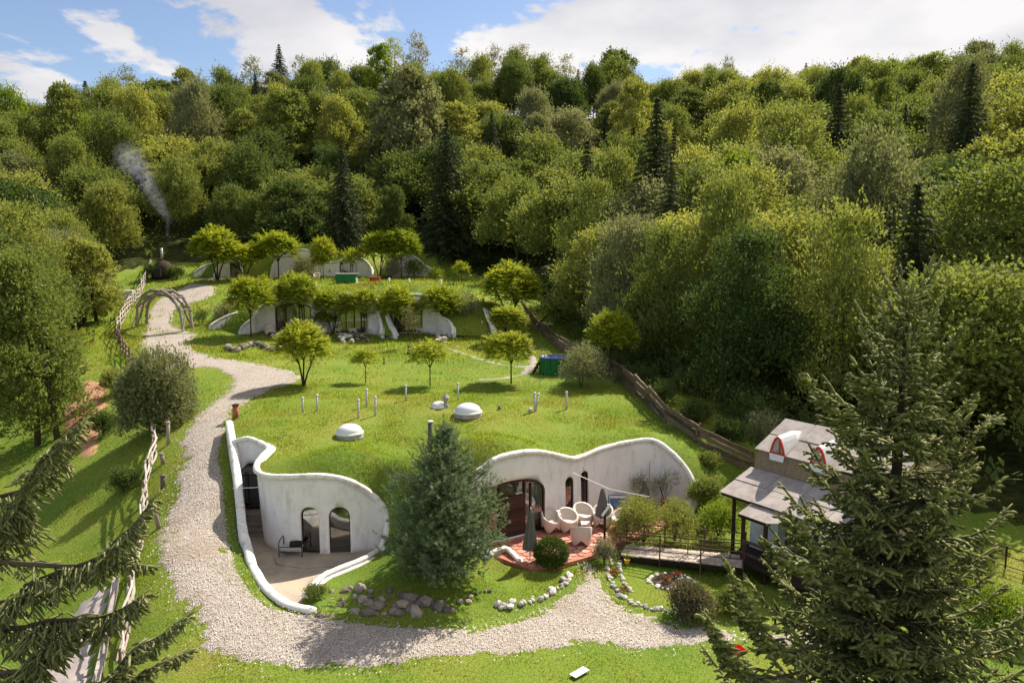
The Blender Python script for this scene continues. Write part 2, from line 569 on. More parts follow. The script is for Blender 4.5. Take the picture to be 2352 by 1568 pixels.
    leaf_mat('grass_dry', (0.2, 0.19, 0.03), (0.34, 0.27, 0.06), 0.4, (1.3, 1.2, 0.6), 0.0, 0.7)
    leaf_mat('leaf_beech', (0.105, 0.145, 0.036), (0.27, 0.3, 0.075), 0.36, hue_var=0.6)
    leaf_mat('leaf_yellow', (0.19, 0.215, 0.05), (0.36, 0.37, 0.095), 0.38, hue_var=0.6)
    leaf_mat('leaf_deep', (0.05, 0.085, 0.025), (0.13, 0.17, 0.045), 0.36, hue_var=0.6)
    leaf_mat('leaf_grey', (0.15, 0.17, 0.08), (0.27, 0.28, 0.145), 0.35, hue_var=0.6)
    leaf_mat('leaf_pale', (0.19, 0.19, 0.12), (0.32, 0.3, 0.2), 0.35, hue_var=0.6)
    leaf_mat('leaf_bright', (0.13, 0.2, 0.025), (0.24, 0.31, 0.04), 0.42, hue_var=0.4)
    leaf_mat('leaf_sumac', (0.11, 0.19, 0.018), (0.4, 0.42, 0.045), 0.48, (1.6, 1.45, 0.5), 0.25)
    leaf_mat('leaf_box', (0.04, 0.075, 0.012), (0.11, 0.155, 0.025), 0.25, hue_var=0.2)
    leaf_mat('leaf_lavender', (0.1, 0.1, 0.05), (0.2, 0.17, 0.1), 0.25, hue_var=0.2)
    leaf_mat('needle_dark', (0.03, 0.045, 0.018), (0.08, 0.095, 0.04), 0.15, hue_var=0.4)
    leaf_mat('needle_spruce', (0.09, 0.11, 0.038), (0.32, 0.325, 0.125), 0.22, hue_var=0.0)
    leaf_mat('needle_bough', (0.13, 0.15, 0.06), (0.34, 0.35, 0.16), 0.3, hue_var=0.0)  # spruce needles in a lighter colour, offsetting the shade on the left boughs
    leaf_mat('needle_blue', (0.075, 0.125, 0.06), (0.24, 0.3, 0.155), 0.18, hue_var=0.0)


make_materials()
# ------------------------------------------------------------------ terrain
CP = []
for u, v, z in [
    # road and front yard
    (1176, 1500, 0), (700, 1510, 0), (1500, 1480, 0), (1176, 1560, 0), (700, 1565, -0.1), (1700, 1560, 0), (480, 1450, 0.15), (430, 1350, 0.55),
    (400, 1250, 1.1), (470, 1213, 1.25), (475, 1117, 2.15), (470, 1017, 3.15), (480, 969, 3.6), (520, 925, 3.9), (600, 890, 4.0),
    (640, 860, 4.0), (560, 835, 4.05), (430, 780, 4.6), (370, 720, 5.7), (440, 667, 7.4), (480, 642, 8.2),
    (900, 1400, 0.05), (1200, 1420, 0), (1345, 1320, 0.1), (1550, 1330, 0), (1700, 1350, 0), (2000, 1480, 0), (1500, 1400, 0), (1800, 1400, 0),
    # lawn behind the front house
    (990, 885, 4), (1270, 862, 4), (850, 872, 4), (1100, 830, 4.05), (900, 790, 4.25), (1030, 772, 4.35), (700, 775, 4.35), (600, 785, 4.4),
    (700, 870, 4.0), (1150, 880, 4.0), (1180, 790, 4.3), (800, 768, 4.4), (930, 770, 4.4), (1080, 775, 4.4),
    # left of the fence
    (200, 1250, -0.1), (100, 1250, -0.5), (150, 1080, 0.5), (60, 1400, -1.0), (200, 1500, -0.9), (330, 1400, 0.15), (330, 1250, 0.8), (335, 1130, 1.5),
    (300, 1010, 2.0), (350, 990, 2.7), (200, 930, 2.2), (270, 850, 3.6), (250, 780, 4.3), (260, 700, 5.5), (60, 1000, 0.6),
    # right of the front house
    (1640, 1150, 0.8), (1640, 1070, 2.0), (1700, 1200, 0.3), (1560, 1010, 2.9), (1480, 940, 3.6), (1380, 850, 4.0), (1300, 812, 4.2), (1215, 748, 4.9), (1720, 1090, 1.5),
]:
    CP.append(tuple(onz(u, v, z)))
CP += [
    # level with the house fronts
    (-12.5, 30, 1.2), (-8, 33, 0.4), (-2, 34, 0.5), (3, 37, 1.2), (7, 38.5, 1.5), (-5, 38, 2.2), (2, 42, 3.0), (-10, 40, 3.4), (4, 33, 0.2), (7, 33, 0.2),
    # terraces behind the second house
    (-24, 88, 7.9), (-12, 86, 7.9), (0, 86, 7.7), (-30, 98, 8.2), (-12, 98, 8.3), (-14, 106, 8.3), (-26, 106, 8.3), (-38, 106, 8.3), (-2, 100, 8.3),
    (-12, 116, 10.5), (-28, 118, 11), (-44, 118, 10.5),
    # foreground below the camera
    (0, 0, -0.3), (-20, 5, -1.0), (20, 5, 0), (0, -40, -1), (-60, 0, -1.5), (60, 0, 1),
    # right bank and right hill
    (16, 44, 2.6), (22, 40, 2.0), (20, 55, 4), (30, 30, 1.5), (35, 50, 5), (50, 40, 6), (50, 60, 9), (30, 75, 9), (14, 70, 5.5), (60, 90, 19), (25, 95, 12), (8, 95, 9.0),
    (10, 118, 14), (40, 120, 19), (80, 120, 26), (0, 140, 19), (50, 150, 29), (100, 150, 35), (0, 170, 32), (60, 180, 39), (120, 180, 43), (0, 205, 46),
    (70, 215, 47), (140, 220, 46),
    (-40, 138, 16), (-40, 165, 31), (-50, 195, 44), (-90, 130, 18), (-90, 160, 29), (-100, 200, 38), (-70, 90, 8), (-60, 70, 5.5), (-45, 55, 3.0), (-60, 40, 0),
    (-140, 200, 32), (-140, 130, 15), (-140, 60, 4),
    (0, 250, 48), (100, 270, 49), (-100, 250, 40), (200, 200, 50), (-220, 250, 28), (200, 60, 30), (200, 350, 46), (0, 350, 40), (-200, 350, 28),
]
CP = np.array(CP)
_tps = TPS(CP[:, :2], CP[:, 2], 0.02)


def gz(x, y):
    x = np.asarray(x, float); y = np.asarray(y, float)
    xc = np.clip(x, -230, 210); yc = np.clip(y, -45, 360)
    z = _tps(xc, yc)
    far = np.maximum(np.hypot(x - xc, y - yc) - 0.0, 0)
    return z - 12 * (1 - np.exp(-far / 400.0))


def ground(u, v):
    """where the line of sight through a photo point meets the ground"""
    d = ray(u, v)
    lo, t = 5.0, 5.0
    while t < 500:
        p = CAM + d * t
        if p[2] < gz(p[0], p[1]): break
        lo = t; t *= 1.03
    hi = t
    for _ in range(25):
        m = (lo + hi) / 2; p = CAM + d * m
        if p[2] < gz(p[0], p[1]): hi = m
        else: lo = m
    p = CAM + d * hi
    return np.array([p[0], p[1], float(gz(p[0], p[1]))])


def G(x, y, dz=0.0):
    return np.array([x, y, float(gz(x, y)) + dz])


# ---- plan outlines of the front house -------------------------------------
# retaining wall beside the road: (u, v of its top, z of its top)
WALL_PICKS = [(526, 969, 4.0), (534, 1017, 3.62), (541, 1065, 2.95), (547, 1117, 2.35), (552, 1165, 1.85), (557, 1213, 1.45), (568, 1252, 1.05), (578, 1294, 0.72),
              (591, 1319, 0.58), (610, 1348, 0.48), (639, 1374, 0.4), (671, 1390, 0.34), (722, 1402, 0.26)]
WALL = np.array([onz(*p) for p in WALL_PICKS])
# left facade with its entrance recess: (u, v, Y of rim, base x shift, base y shift, base z)
RIM_L = [(536, 1016, 35.3, 0.0, -0.5, 0.4), (553, 1009, 35.2, 0.0, -0.7, 0.4), (572, 1007, 35.1, 0, -0.75, 0.4), (592, 1014, 34.9, 0, -0.55, 0.4), (612, 1024, 34.5, -0.12, -0.3, 0.3), (617, 1032, 34.1, -0.25, -0.15, 0.0), (603, 1047, 33.3, 0.0, 0, 0),
         (590, 1066, 32.5, 0.15, 0.1, -0.1), (591, 1081, 31.9, 0.15, 0.1, -0.1), (607, 1091, 31.4, 0.1, 0.05, -0.1), (640, 1095, 31.0, 0, 0, -0.1), (672, 1094, 30.8, 0, 0.0, -0.1), (705, 1093, 30.7, 0, 0, -0.1), (740, 1093, 30.68, 0, 0, -0.1), (772, 1096, 30.7, 0, 0, -0.1),
         (800, 1104, 30.8, 0, 0, -0.1), (828, 1117, 30.95, 0, 0, -0.1), (852, 1133, 31.1, 0, 0, -0.1), (872, 1152, 31.15, -0.02, -0.02, -0.1), (886, 1175, 31.1, -0.05, -0.02, -0.1), (890, 1205, 30.9, -0.08, 0, -0.1), (884, 1240, 30.6, -0.06, 0.03, -0.1), (867, 1264, 30.3, 0, 0.05, -0.1)]
# low wall that carries on in front: (u, v, z)
LOW_L = [(846, 1277, 0.52), (825, 1287, 0.5), (777, 1306, 0.45), (742, 1322, 0.42), (716, 1348, 0.36), (700, 1367, 0.3)]
RIM_R = [(1128, 1276, 29.4, 0, 0, 0.1), (1096, 1240, 29.9, 0, 0, 0.1), (1074, 1190, 30.4, 0, 0, 0.1), (1072, 1135, 30.8, 0, 0, 0.1), (1087, 1096, 31.1, 0, 0, 0.1), (1108, 1075, 31.3, 0, 0, 0.1), (1128, 1060, 31.45, 0.05, -0.05, 0.1), (1148, 1050, 31.65, 0.05, -0.05, 0.1), (1185, 1041, 32.1, 0.08, -0.08, 0.1), (1227, 1037, 32.75, 0.08, -0.08, 0.1),
         (1262, 1041, 33.4, 0.08, -0.08, 0.1), (1290, 1048, 34.0, 0.08, -0.08, 0.1), (1317, 1053, 34.5, 0.1, -0.1, 0.1), (1345, 1045, 35.1, 0.1, -0.1, 0.1), (1374, 1033, 35.6, 0.1, -0.15, 0.1), (1412, 1022, 36.1, 0.05, -0.15, 0.1), (1452, 1014, 36.4, 0, -0.15, 0.1), (1484, 1010, 36.5, 0, -0.15, 0.1), (1508, 1014, 36.45, -0.05, -0.15, 0.1), (1532, 1030, 36.2, -0.08, -0.1, 0.1),
         (1556, 1052, 35.9, -0.1, -0.05, 0.1), (1577, 1078, 35.6, -0.1, 0, 0.1), (1590, 1104, 35.3, -0.08, 0, 0.1), (1593, 1130, 34.95, -0.05, 0, 0.1), (1587, 1152, 34.7, 0, 0, 0.1), (1577, 1166, 34.5, 0, 0, 0.1)]


def rim_points(picks):
    top = np.array([at(u, v, Y) for u, v, Y, *_ in picks])
    base = np.array([[t[0] + p[3], t[1] + p[4], p[5]] for t, p in zip(top, picks)])
    return top, base


topL, baseL = rim_points(RIM_L)
topR, baseR = rim_points(RIM_R)
lowL = np.array([onz(*p) for p in LOW_L])
topLc, baseLc = catmull(topL, 4), catmull(baseL, 4)
topRc, baseRc = catmull(topR, 4), catmull(baseR, 4)
WALLc = catmull(WALL, 5)
lowLc = catmull(np.vstack([topL[-1:], lowL]), 5)
# pit: the sunken court beside the retaining wall (kept below its floor slab)
PIT = [tuple(p[:2]) for p in WALLc[4:]] + [tuple(p[:2]) for p in lowLc[::-1]] + [(-5.4, 33.0), (-8, 34), (-11, 36.5), (-12.7, 36.3)]
# terrace outline
TERR = [tuple(p[:2]) for p in baseRc[8:-2]] + [tuple(onz(u, v, 0.28)[:2]) for u, v in [(1560, 1195), (1500, 1222), (1440, 1238), (1400, 1255), (1372, 1272), (1330, 1284), (1270, 1300), (1215, 1304), (1180, 1292), (1150, 1280)]]

# ---- road outline ---------------------------------------------------------
ROAD_L = [(395, 672), (352, 695), (330, 735), (318, 790), (330, 840), (420, 850), (490, 845), (532, 878), (500, 915), (455, 950), (430, 985), (418, 1020), (410, 1060), (400, 1110), (385, 1170), (371, 1210),
          (368, 1245), (378, 1290), (395, 1340), (428, 1405), (462, 1465), (490, 1500), (560, 1526), (700, 1537), (850, 1536), (950, 1517), (1100, 1502), (1250, 1500), (1370, 1474), (1480, 1492), (1600, 1482), (1720, 1476), (1850, 1490), (2050, 1500)]
ROAD_R = [(2050, 1440), (1850, 1450), (1700, 1452), (1600, 1438), (1520, 1424), (1450, 1405), (1400, 1378), (1372, 1335), (1362, 1295), (1322, 1292), (1328, 1320), (1318, 1345), (1290, 1376), (1230, 1402), (1180, 1425), (1090, 1440), (1010, 1443), (900, 1438), (800, 1425), (735, 1414)]
ROAD_R2 = [(690, 868), (655, 846), (600, 836), (540, 826), (480, 815), (436, 792), (462, 766), (420, 752), (404, 735), (416, 703), (468, 690), (500, 672), (492, 654), (440, 650)]
ROAD = [tuple(ground(u, v)[:2]) for u, v in ROAD_L + ROAD_R]
# beside the retaining wall the road stops 0.35 m short of it
wl = []
for i in range(len(WALLc) - 4, 0, -3):
    wl.append((WALLc[i][0] - 0.5, WALLc[i][1] - 0.12))
ROAD += wl
ROAD += [tuple(ground(u, v)[:2]) for u, v in [(536, 950), (560, 930), (600, 907), (655, 886)]]
ROAD += [tuple(ground(u, v)[:2]) for u, v in ROAD_R2]
ROAD = catmull(ROAD, 3, True)
PATHS = [  # narrow gravel paths on the lawn (centre lines, half width)
    ([(1215, 842), (1205, 860), (1165, 868), (1110, 872)], 0.42), ([(1230, 838), (1180, 842), (1130, 832), (1075, 815), (1030, 800)], 0.28), ([(1225, 845), (1222, 815), (1215, 790)], 0.35)]
PATHW = [([ground(u, v)[:2] for u, v in c], w) for c, w in PATHS]


def path_dist(x, y):
    best = np.full(np.shape(x), 1e9)
    for c, w in PATHW:
        c = catmull(c, 5)
        for a, b in zip(c[:-1], c[1:]):
            d = b - a; L2 = (d ** 2).sum() + 1e-9
            t = np.clip(((x - a[0]) * d[0] + (y - a[1]) * d[1]) / L2, 0, 1)
            best = np.minimum(best, np.hypot(x - a[0] - t * d[0], y - a[1] - t * d[1]) - w)
    return best


def poly_near(poly, x, y):
    best = np.full(np.shape(x), 1e9)
    P = np.asarray(poly)[:, :2]
    for a, b in zip(P, np.roll(P, -1, 0)):
        d = b - a; L2 = (d ** 2).sum() + 1e-9
        t = np.clip(((x - a[0]) * d[0] + (y - a[1]) * d[1]) / L2, 0, 1)
        best = np.minimum(best, np.hypot(x - a[0] - t * d[0], y - a[1] - t * d[1]))
    return best


def seq(a, b, s): return np.arange(a, b, s)


XS = np.unique(np.round(np.r_[-1500, -900, -600, -400, -300, seq(-240, -60, 6), seq(-60, -36, 1.0), seq(-36, -14.4, 0.4), seq(-14.4, -4.6, 0.2), seq(-4.6, 16, 0.4), seq(16, 40, 1), seq(40, 220, 6), 300, 400, 600, 900, 1500], 3))
YS = np.unique(np.round(np.r_[-300, -100, seq(-40, 10, 5), seq(10, 22, 1), seq(22, 37, 0.2), seq(37, 60, 0.5), seq(60, 125, 1), seq(125, 360, 6), 450, 600, 900, 1500], 3))
gx, gy = np.meshgrid(XS, YS)
gzv = gz(gx, gy)
# fine unevenness
gzv += (vnoise(gx * 0.7, gy * 0.7, 1) - 0.5) * 0.10 * ((gx > -60) & (gx < 40) & (gy < 125) & (gy > 10)) * (1 - inside(ROAD, gx, gy)) * np.clip(poly_near(ROAD, gx, gy) - .4, 0, 1) * ~((gx < -18) & (gy > 36) & (gx > -46) & (gy < 66))
pit = inside(PIT, gx, gy)
gzv = np.where(pit, np.minimum(gzv, -1.6), gzv)
terr_in = inside(TERR, gx, gy) | ((poly_near(baseRc[8:-10], gx, gy) < 0.9) & (gy > 31.0) & (gx > -1.5) & (gx < 8.6))
gzv = np.where(terr_in, np.minimum(gzv, 0.12), gzv)
nx, ny = len(XS), len(YS)
idx = np.arange(nx * ny).reshape(ny, nx)
F = np.stack([idx[:-1, :-1], idx[:-1, 1:], idx[1:, 1:], idx[1:, :-1]], -1).reshape(-1, 4)
me = np_mesh('ground', np.c_[gx.ravel(), gy.ravel(), gzv.ravel()], F, True)
# woodland outline: trees stand outside this clearing
CLEAR = [(-13, 8), (-19, 33), (-25, 43), (-33, 58), (-42, 74), (-57, 108), (-53, 116), (-12, 115), (-5, 106), (3, 86), (7.5, 67), (10.0, 55), (12.0, 47), (15.5, 42.5), (19.5, 36), (24, 30), (32, 24), (60, 2)]
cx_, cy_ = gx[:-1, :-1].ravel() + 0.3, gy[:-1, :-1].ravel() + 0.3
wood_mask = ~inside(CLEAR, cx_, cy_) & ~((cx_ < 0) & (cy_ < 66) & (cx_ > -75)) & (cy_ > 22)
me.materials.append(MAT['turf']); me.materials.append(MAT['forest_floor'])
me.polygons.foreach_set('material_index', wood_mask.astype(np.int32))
tag(link('ground', me), kind='structure')


def sheet(name, mask_fn, x0, x1, y0, y1, s, dz, mat, zf=gz):
    xs, ys = np.arange(x0, x1, s), np.arange(y0, y1, s)
    X, Y = np.meshgrid(xs, ys)
    m = mask_fn(X[:-1, :-1] + s / 2, Y[:-1, :-1] + s / 2)
    idx = np.arange(X.size).reshape(X.shape)
    F = np.stack([idx[:-1, :-1], idx[:-1, 1:], idx[1:, 1:], idx[1:, :-1]], -1)[m]
    used = np.unique(F); remap = np.full(X.size, -1); remap[used] = np.arange(len(used))
    x, y = X.ravel()[used], Y.ravel()[used]
    jx = (vnoise(x * 5, y * 5, 3) - .5) * s * 0.9; jy = (vnoise(x * 5, y * 5, 4) - .5) * s * 0.9
    x = x + jx; y = y + jy
    z = zf(x, y) + dz + (vnoise(x * 1.2, y * 1.2, 9) - .5) * 0.02
    G_ = remap[F]; cnt = np.bincount(G_.ravel(), minlength=len(x))
    edge = cnt < 4
    z[edge] -= dz + 0.05                       # the rim runs down into the turf
    ring = np.zeros(len(x), bool); ring[np.unique(G_[edge[G_].any(1)])] = True
    z[ring & ~edge] -= dz * 0.5
    V = np.c_[x, y, z]
    o = link(name, np_mesh(name, V, remap[F], True), mat)
    return tag(o, kind='structure')


def road_mask(x, y):
    w = (vnoise(x * 0.9, y * 0.9, 5) - 0.5) * 0.6 + (vnoise(x * 3.1, y * 3.1, 6) - 0.5) * 0.4 + (vnoise(x * 9, y * 9, 7) - 0.5) * 0.45
    ins = inside(ROAD, x, y)
    d = poly_near(ROAD, x, y)
    sd = np.where(ins, d, -d)
    near_wall = poly_near(WALLc, x, y) < 0.8
    return (sd + np.where(near_wall, 0, w * np.minimum(1, 0.5 + y / 60))) > 0.0


sheet('gravel_road', road_mask, -45, 16, 18, 70, 0.11, 0.035, MAT['gravel'])
sheet('gravel_drive', lambda x, y: inside(ROAD, x, y), -56, -22, 70.0, 112, 0.4, 0.05, MAT['gravel'])
sheet('gravel_path', lambda x, y: path_dist(x, y) + (vnoise(x * 2, y * 2, 8) - .5) * 0.3 < 0, -8, 6, 44, 80, 0.25, 0.07, MAT['gravel'])
# bare leaf-covered bank under the trees on the left
BANK = [tuple(ground(u, v)[:2]) for u, v in [(190, 860), (262, 868), (256, 950), (250, 1035), (205, 1062), (120, 1055), (120, 960)]]
sheet('leaf_litter_bank', lambda x, y: inside(BANK, x, y) & (poly_near(BANK, x, y) > .9 * vnoise(x * .9, y * .9, 2)), -45, -18, 35, 70, 0.3, 0.12, MAT['leaf_litter'])
# ------------------------------------------------------------------ earth house building blocks
def ribbon_wall(name, top, base, thick, mat, parent, flip=False, rows=6):
    """curved wall between two polylines with real thickness"""
    top, base = np.asarray(top), np.asarray(base)
    n = len(top)
    tan = np.gradient(top[:, :2], axis=0); tan /= np.linalg.norm(tan, axis=1)[:, None] + 1e-9
    nrm = np.c_[-tan[:, 1], tan[:, 0], np.zeros(n)] * (1 if flip else -1)   # points to the front
    V = []; F = []
    for side in (0, 1):
        for r in range(rows + 1):
            t = r / rows
            V.append(top * (1 - t) + base * t - nrm * thick * side)
    V = np.vstack(V)
    S = (rows + 1) * n
    def q(a, b, c, d): F.append((a, b, c, d) if not flip else (d, c, b, a))
    for r in range(rows):
        for i in range(n - 1):
            a = r * n + i
            q(a, a + n, a + n + 1, a + 1); q(S + a + 1, S + a + n + 1, S + a + n, S + a)
    for i in range(n - 1):
        q(i + 1, S + i + 1, S + i, i)
        b = rows * n + i; q(b, S + b, S + b + 1, b + 1)
    for r in range(rows):
        a = r * n; q(a, S + a, S + a + n, a + n)
        a = r * n + n - 1; q(a + n, S + a + n, S + a, a)
    return link(name, np_mesh(name, V, np.array(F), True), mat, parent), nrm


def parapet(name, top, w, h, mat, parent, seed=0):
    """rounded white lip running along a rim, slightly uneven"""
    m = MB()
    pts = [Vector(p) for p in top]
    n = 10
    vs, fs = [], []
    for i, p in enumerate(pts):
        d = pts[min(i + 1, len(pts) - 1)] - pts[max(i - 1, 0)]
        d.normalize()
        s = d.cross(Vector((0, 0, 1))); s.normalize(); u = s.cross(d)
        k = 1 + 0.28 * (float(vnoise(i * 0.6, seed * 3.1, 2)) - 0.5)
        for j in range(n):
            a = 2 * math.pi * j / n
            vs.append(p + s * math.cos(a) * w * k + u * (math.sin(a) * h * k))
    for i in range(len(pts) - 1):
        for j in range(n):
            j2 = (j + 1) % n
            fs.append((i * n + j, i * n + j2, (i + 1) * n + j2, (i + 1) * n + j))
    fs += [tuple(range(n - 1, -1, -1)), tuple((len(pts) - 1) * n + j for j in range(n))]
    m.add(vs, fs)
    return m.build(name, mat, parent, True)


def roof_patch(name, boundary, extra, spacing, mat, parent, smooth=0.0, bump=0.06):
    """grass roof: a skin through a 3-D outline and some inner heights; returns object and its height function"""
    B = np.asarray(boundary, float)
    E = np.asarray(extra, float).reshape(-1, 3)
    # thin the outline for the fit
    keep = [0]
    for i in range(1, len(B)):
        if np.linalg.norm(B[i, :2] - B[keep[-1], :2]) > 0.45: keep.append(i)
    P = np.vstack([B[keep], E])
    f = TPS(P[:, :2], P[:, 2], smooth)
    poly = B[:, :2]
    x0, y0 = poly.min(0); x1, y1 = poly.max(0)
    X, Y = np.meshgrid(np.arange(x0, x1, spacing), np.arange(y0, y1, spacing))
    X = X.ravel() + rng.uniform(-.2, .2, X.size) * spacing; Y = Y.ravel() + rng.uniform(-.2, .2, Y.size) * spacing
    ok = inside(poly, X, Y) & (poly_near(poly, X, Y) > spacing * 0.5)
    X, Y = X[ok], Y[ok]
    nb = len(poly)
    pts = [Vector(p) for p in poly] + [Vector((a, b)) for a, b in zip(X, Y)]
    edges = [(i, (i + 1) % nb) for i in range(nb)]
    vo, _, fo, orig, _, _ = delaunay_2d_cdt(pts, edges, [], 1, 1e-4)
    vx = np.array([v.x for v in vo]); vy = np.array([v.y for v in vo])
    vz = f(vx, vy) + (vnoise(vx * 0.8, vy * 0.8, 11) - .5) * bump
    for k, og in enumerate(orig):
        if og and og[0] < nb: vz[k] = B[og[0], 2]
    tri = []
    for fc in fo:
        for k in range(1, len(fc) - 1): tri.append((fc[0], fc[k], fc[k + 1]))
    o = link(name, np_mesh(name, np.c_[vx, vy, vz], np.array(tri), True), mat, parent)
    return o, f, poly


def arch_profile(w, h, n=10, flat=0.0):
    """half-round headed opening, x across, z up, closed outline; flat = rise of the head as a share of the width"""
    r = w / 2
    rise = r if not flat else flat * w
    pts = [(-r, 0.0), (r, 0.0)]
    for k in range(n + 1):
        a = math.pi * k / n
        pts.append((r * math.cos(a), h - rise + rise * math.sin(a)))
    return pts


def place_profile(pts, origin, nrm, depth0, depth1):
    """extrude an outline along the wall normal between two depths (towards the viewer is positive)"""
    nrm = Vector(nrm).normalized(); s = Vector((0, 0, 1)).cross(nrm).normalized()
    o = Vector(origin)
    a = [o + s * x + Vector((0, 0, z)) + nrm * depth0 for x, z in pts]
    b = [o + s * x + Vector((0, 0, z)) + nrm * depth1 for x, z in pts]
    return a, b


def cut(wall, pts, origin, nrm, d0=-0.9, d1=0.6):
    a, b = place_profile(pts, origin, nrm, d0, d1)
    n = len(pts)
    m = MB().add(a + b, [tuple(range(n - 1, -1, -1)), tuple(range(n, 2 * n))] + [(i, (i + 1) % n, n + (i + 1) % n, n + i) for i in range(n)])
    me = m.mesh('cutter')
    bm = bmesh.new(); bm.from_mesh(me); bmesh.ops.recalc_face_normals(bm, faces=bm.faces); bm.to_mesh(me); bm.free()
    c = bpy.data.objects.new('cutter', me); COL.objects.link(c)
    md = wall.modifiers.new('cut', 'BOOLEAN'); md.operation = 'DIFFERENCE'; md.solver = 'EXACT'; md.object = c
    return c


def bake(wall, cutters):
    bpy.context.view_layer.update()
    dg = bpy.context.evaluated_depsgraph_get()
    me = bpy.data.meshes.new_from_object(wall.evaluated_get(dg))
    wall.modifiers.clear()
    old = wall.data; wall.data = me
    if not me.materials and old.materials: me.materials.append(old.materials[0])
    for c in cutters: bpy.data.objects.remove(c)


def opening(parent, name, origin, nrm, w, h, mullions=(), flat=0.0, frame=0.07, back=0.12, pane='window_glass', fmat='brown_door', transom=None, handle=False):
    """arched timber window or door set back in the wall: frame, panes, glazing bars"""
    pts = arch_profile(w, h, 10, flat)
    cx, cz = 0.0, h * 0.48
    inn = []
    for x, z in pts:
        dx, dz = x - cx, z - cz; L = math.hypot(dx, dz)
        k = max(0.0, 1 - frame * 1.2 / L)
        inn.append((cx + dx * k, cz + dz * k))
    n = len(pts)
    a0, b0 = place_profile(pts, origin, nrm, -back - 0.08, -back)
    a1, b1 = place_profile(inn, origin, nrm, -back - 0.08, -back)
    vs = a0 + b0 + a1 + b1; fs = []
    for i in range(n):
        j = (i + 1) % n
        fs += [(n + i, n + j, 3 * n + j, 3 * n + i), (3 * n + i, 3 * n + j, 2 * n + j, 2 * n + i), (i, j, n + j, n + i), (j, i, 2 * n + i, 2 * n + j)]
    m = MB().add(vs, fs)
    nv = Vector(nrm).normalized(); s = Vector((0, 0, 1)).cross(nv).normalized(); o = Vector(origin)
    for mx in mullions:
        m.beam(o + s * mx + nv * (-back - 0.03) + Vector((0, 0, 0.02)), o + s * mx + nv * (-back - 0.03) + Vector((0, 0, h - (0.12 if not flat else flat * w * (2 * abs(mx) / w) ** 2 + 0.06))), 0.08, 0.085, up=nv)
    if transom:
        m.beam(o - s * (w / 2 - .03) + nv * (-back - 0.035) + Vector((0, 0, transom)), o + s * (w / 2 - .03) + nv * (-back - 0.035) + Vector((0, 0, transom)), 0.06, 0.07, up=nv)
    fr = m.build(name, MAT[fmat], parent)
    ga, gb = place_profile(inn, origin, nrm, -back - 0.055, -back - 0.045)
    g = MB().add(gb, [tuple(range(n))]).build('pane', MAT[pane], fr)
    return fr


# ------------------------------------------------------------------ the front house
HOUSE1 = thing('earth_house', (-3.0, 36.0, 0.0), 'large white earth house with a domed grass roof and skylights behind the blue pine', 'house')
wallL, nL = ribbon_wall('facade_wall', topLc, baseLc, 0.3, MAT['white_plaster'], HOUSE1, rows=8)
wallR, nR = ribbon_wall('facade_wall', topRc, baseRc, 0.3, MAT['white_plaster'], HOUSE1, rows=8)
tag(wallL, 'shaded white plaster wall with two arched windows above the concrete court')
tag(wallR, 'shaded white plaster wall curving around the red terrace')
parapet('parapet', topLc + np.array([0, 0, 0.0]), 0.15, 0.12, MAT['parapet_plaster'], HOUSE1, 1)
parapet('parapet', topRc + np.array([0, 0, 0.0]), 0.15, 0.12, MAT['parapet_plaster'], HOUSE1, 2)

# roof outline: left rim, low wall, rock garden front, terrace side, right rim, right slope, back
mound_front = [onz(u, v, z) for u, v, z in [(690, 1385, 0.1), (740, 1410, 0.02), (840, 1425, 0.0), (950, 1430, 0.0), (1060, 1428, 0.0), (1150, 1414, 0.0), (1230, 1390, 0.02), (1290, 1360, 0.05), (1312, 1335, 0.1), (1300, 1310, 0.15), (1250, 1312, 0.2), (1200, 1308, 0.22), (1160, 1297, 0.25)]]
right_side = [G(9.35, 34.0, 0.02), G(10.4, 34.6, 0.05), G(11.0, 36.2, 0.05), G(10.2, 38.0, 0.05), G(9.0, 39.6, 0.05), G(8.2, 42.0, 0.05), G(7.4, 45.0, 0.05)]
back_side = [G(x, y, 0.04) for x, y in [(4, 46.5), (0, 47), (-4, 47), (-8, 46.5), (-11.5, 45), (-13.8, 42.5)]]
left_side = [np.array([WALLc[0][0], WALLc[0][1], 3.95])]
left_side += [np.array([p[0] + 0.1, p[1], p[2] - 0.05]) for p in WALLc[1:5]]
R1_OUT = np.vstack([topLc[1:] - [0, 0, 0.02], lowLc[1:] - [0, 0, 0.05], np.array(mound_front), topRc - [0, 0, 0.02], np.array(right_side), np.array(back_side), np.array(left_side)])
R1_IN = [at(803, 1000, 36.6), at(1075, 950, 39.5), at(940, 1060, 33.2), at(900, 1120, 31.2), at(950, 1180, 29.9), at(990, 1260, 28.4), at(1010, 1330, 27.2), at(870, 1340, 26.9), at(1120, 1350, 26.9),
         at(690, 1040, 33.8), at(640, 985, 36.5), at(1300, 985, 38.5), at(1450, 975, 39.6), at(1200, 1010, 35.5), at(1530, 1000, 38.0), at(1050, 1010, 35.8), at(1200, 940, 40.8), at(800, 930, 41.6), at(600, 940, 41.0)]
roof1, roof1_z, roof1_poly = roof_patch('grass_roof', R1_OUT, R1_IN, 0.4, MAT['turf'], HOUSE1, smooth=0.02)


def surf_z(x, y):
    """height of the turf: roof where there is one, else the ground"""
    x = np.asarray(x, float); y = np.asarray(y, float)
    return np.where(inside(roof1_poly, x, y), roof1_z(x, y), gz(x, y))


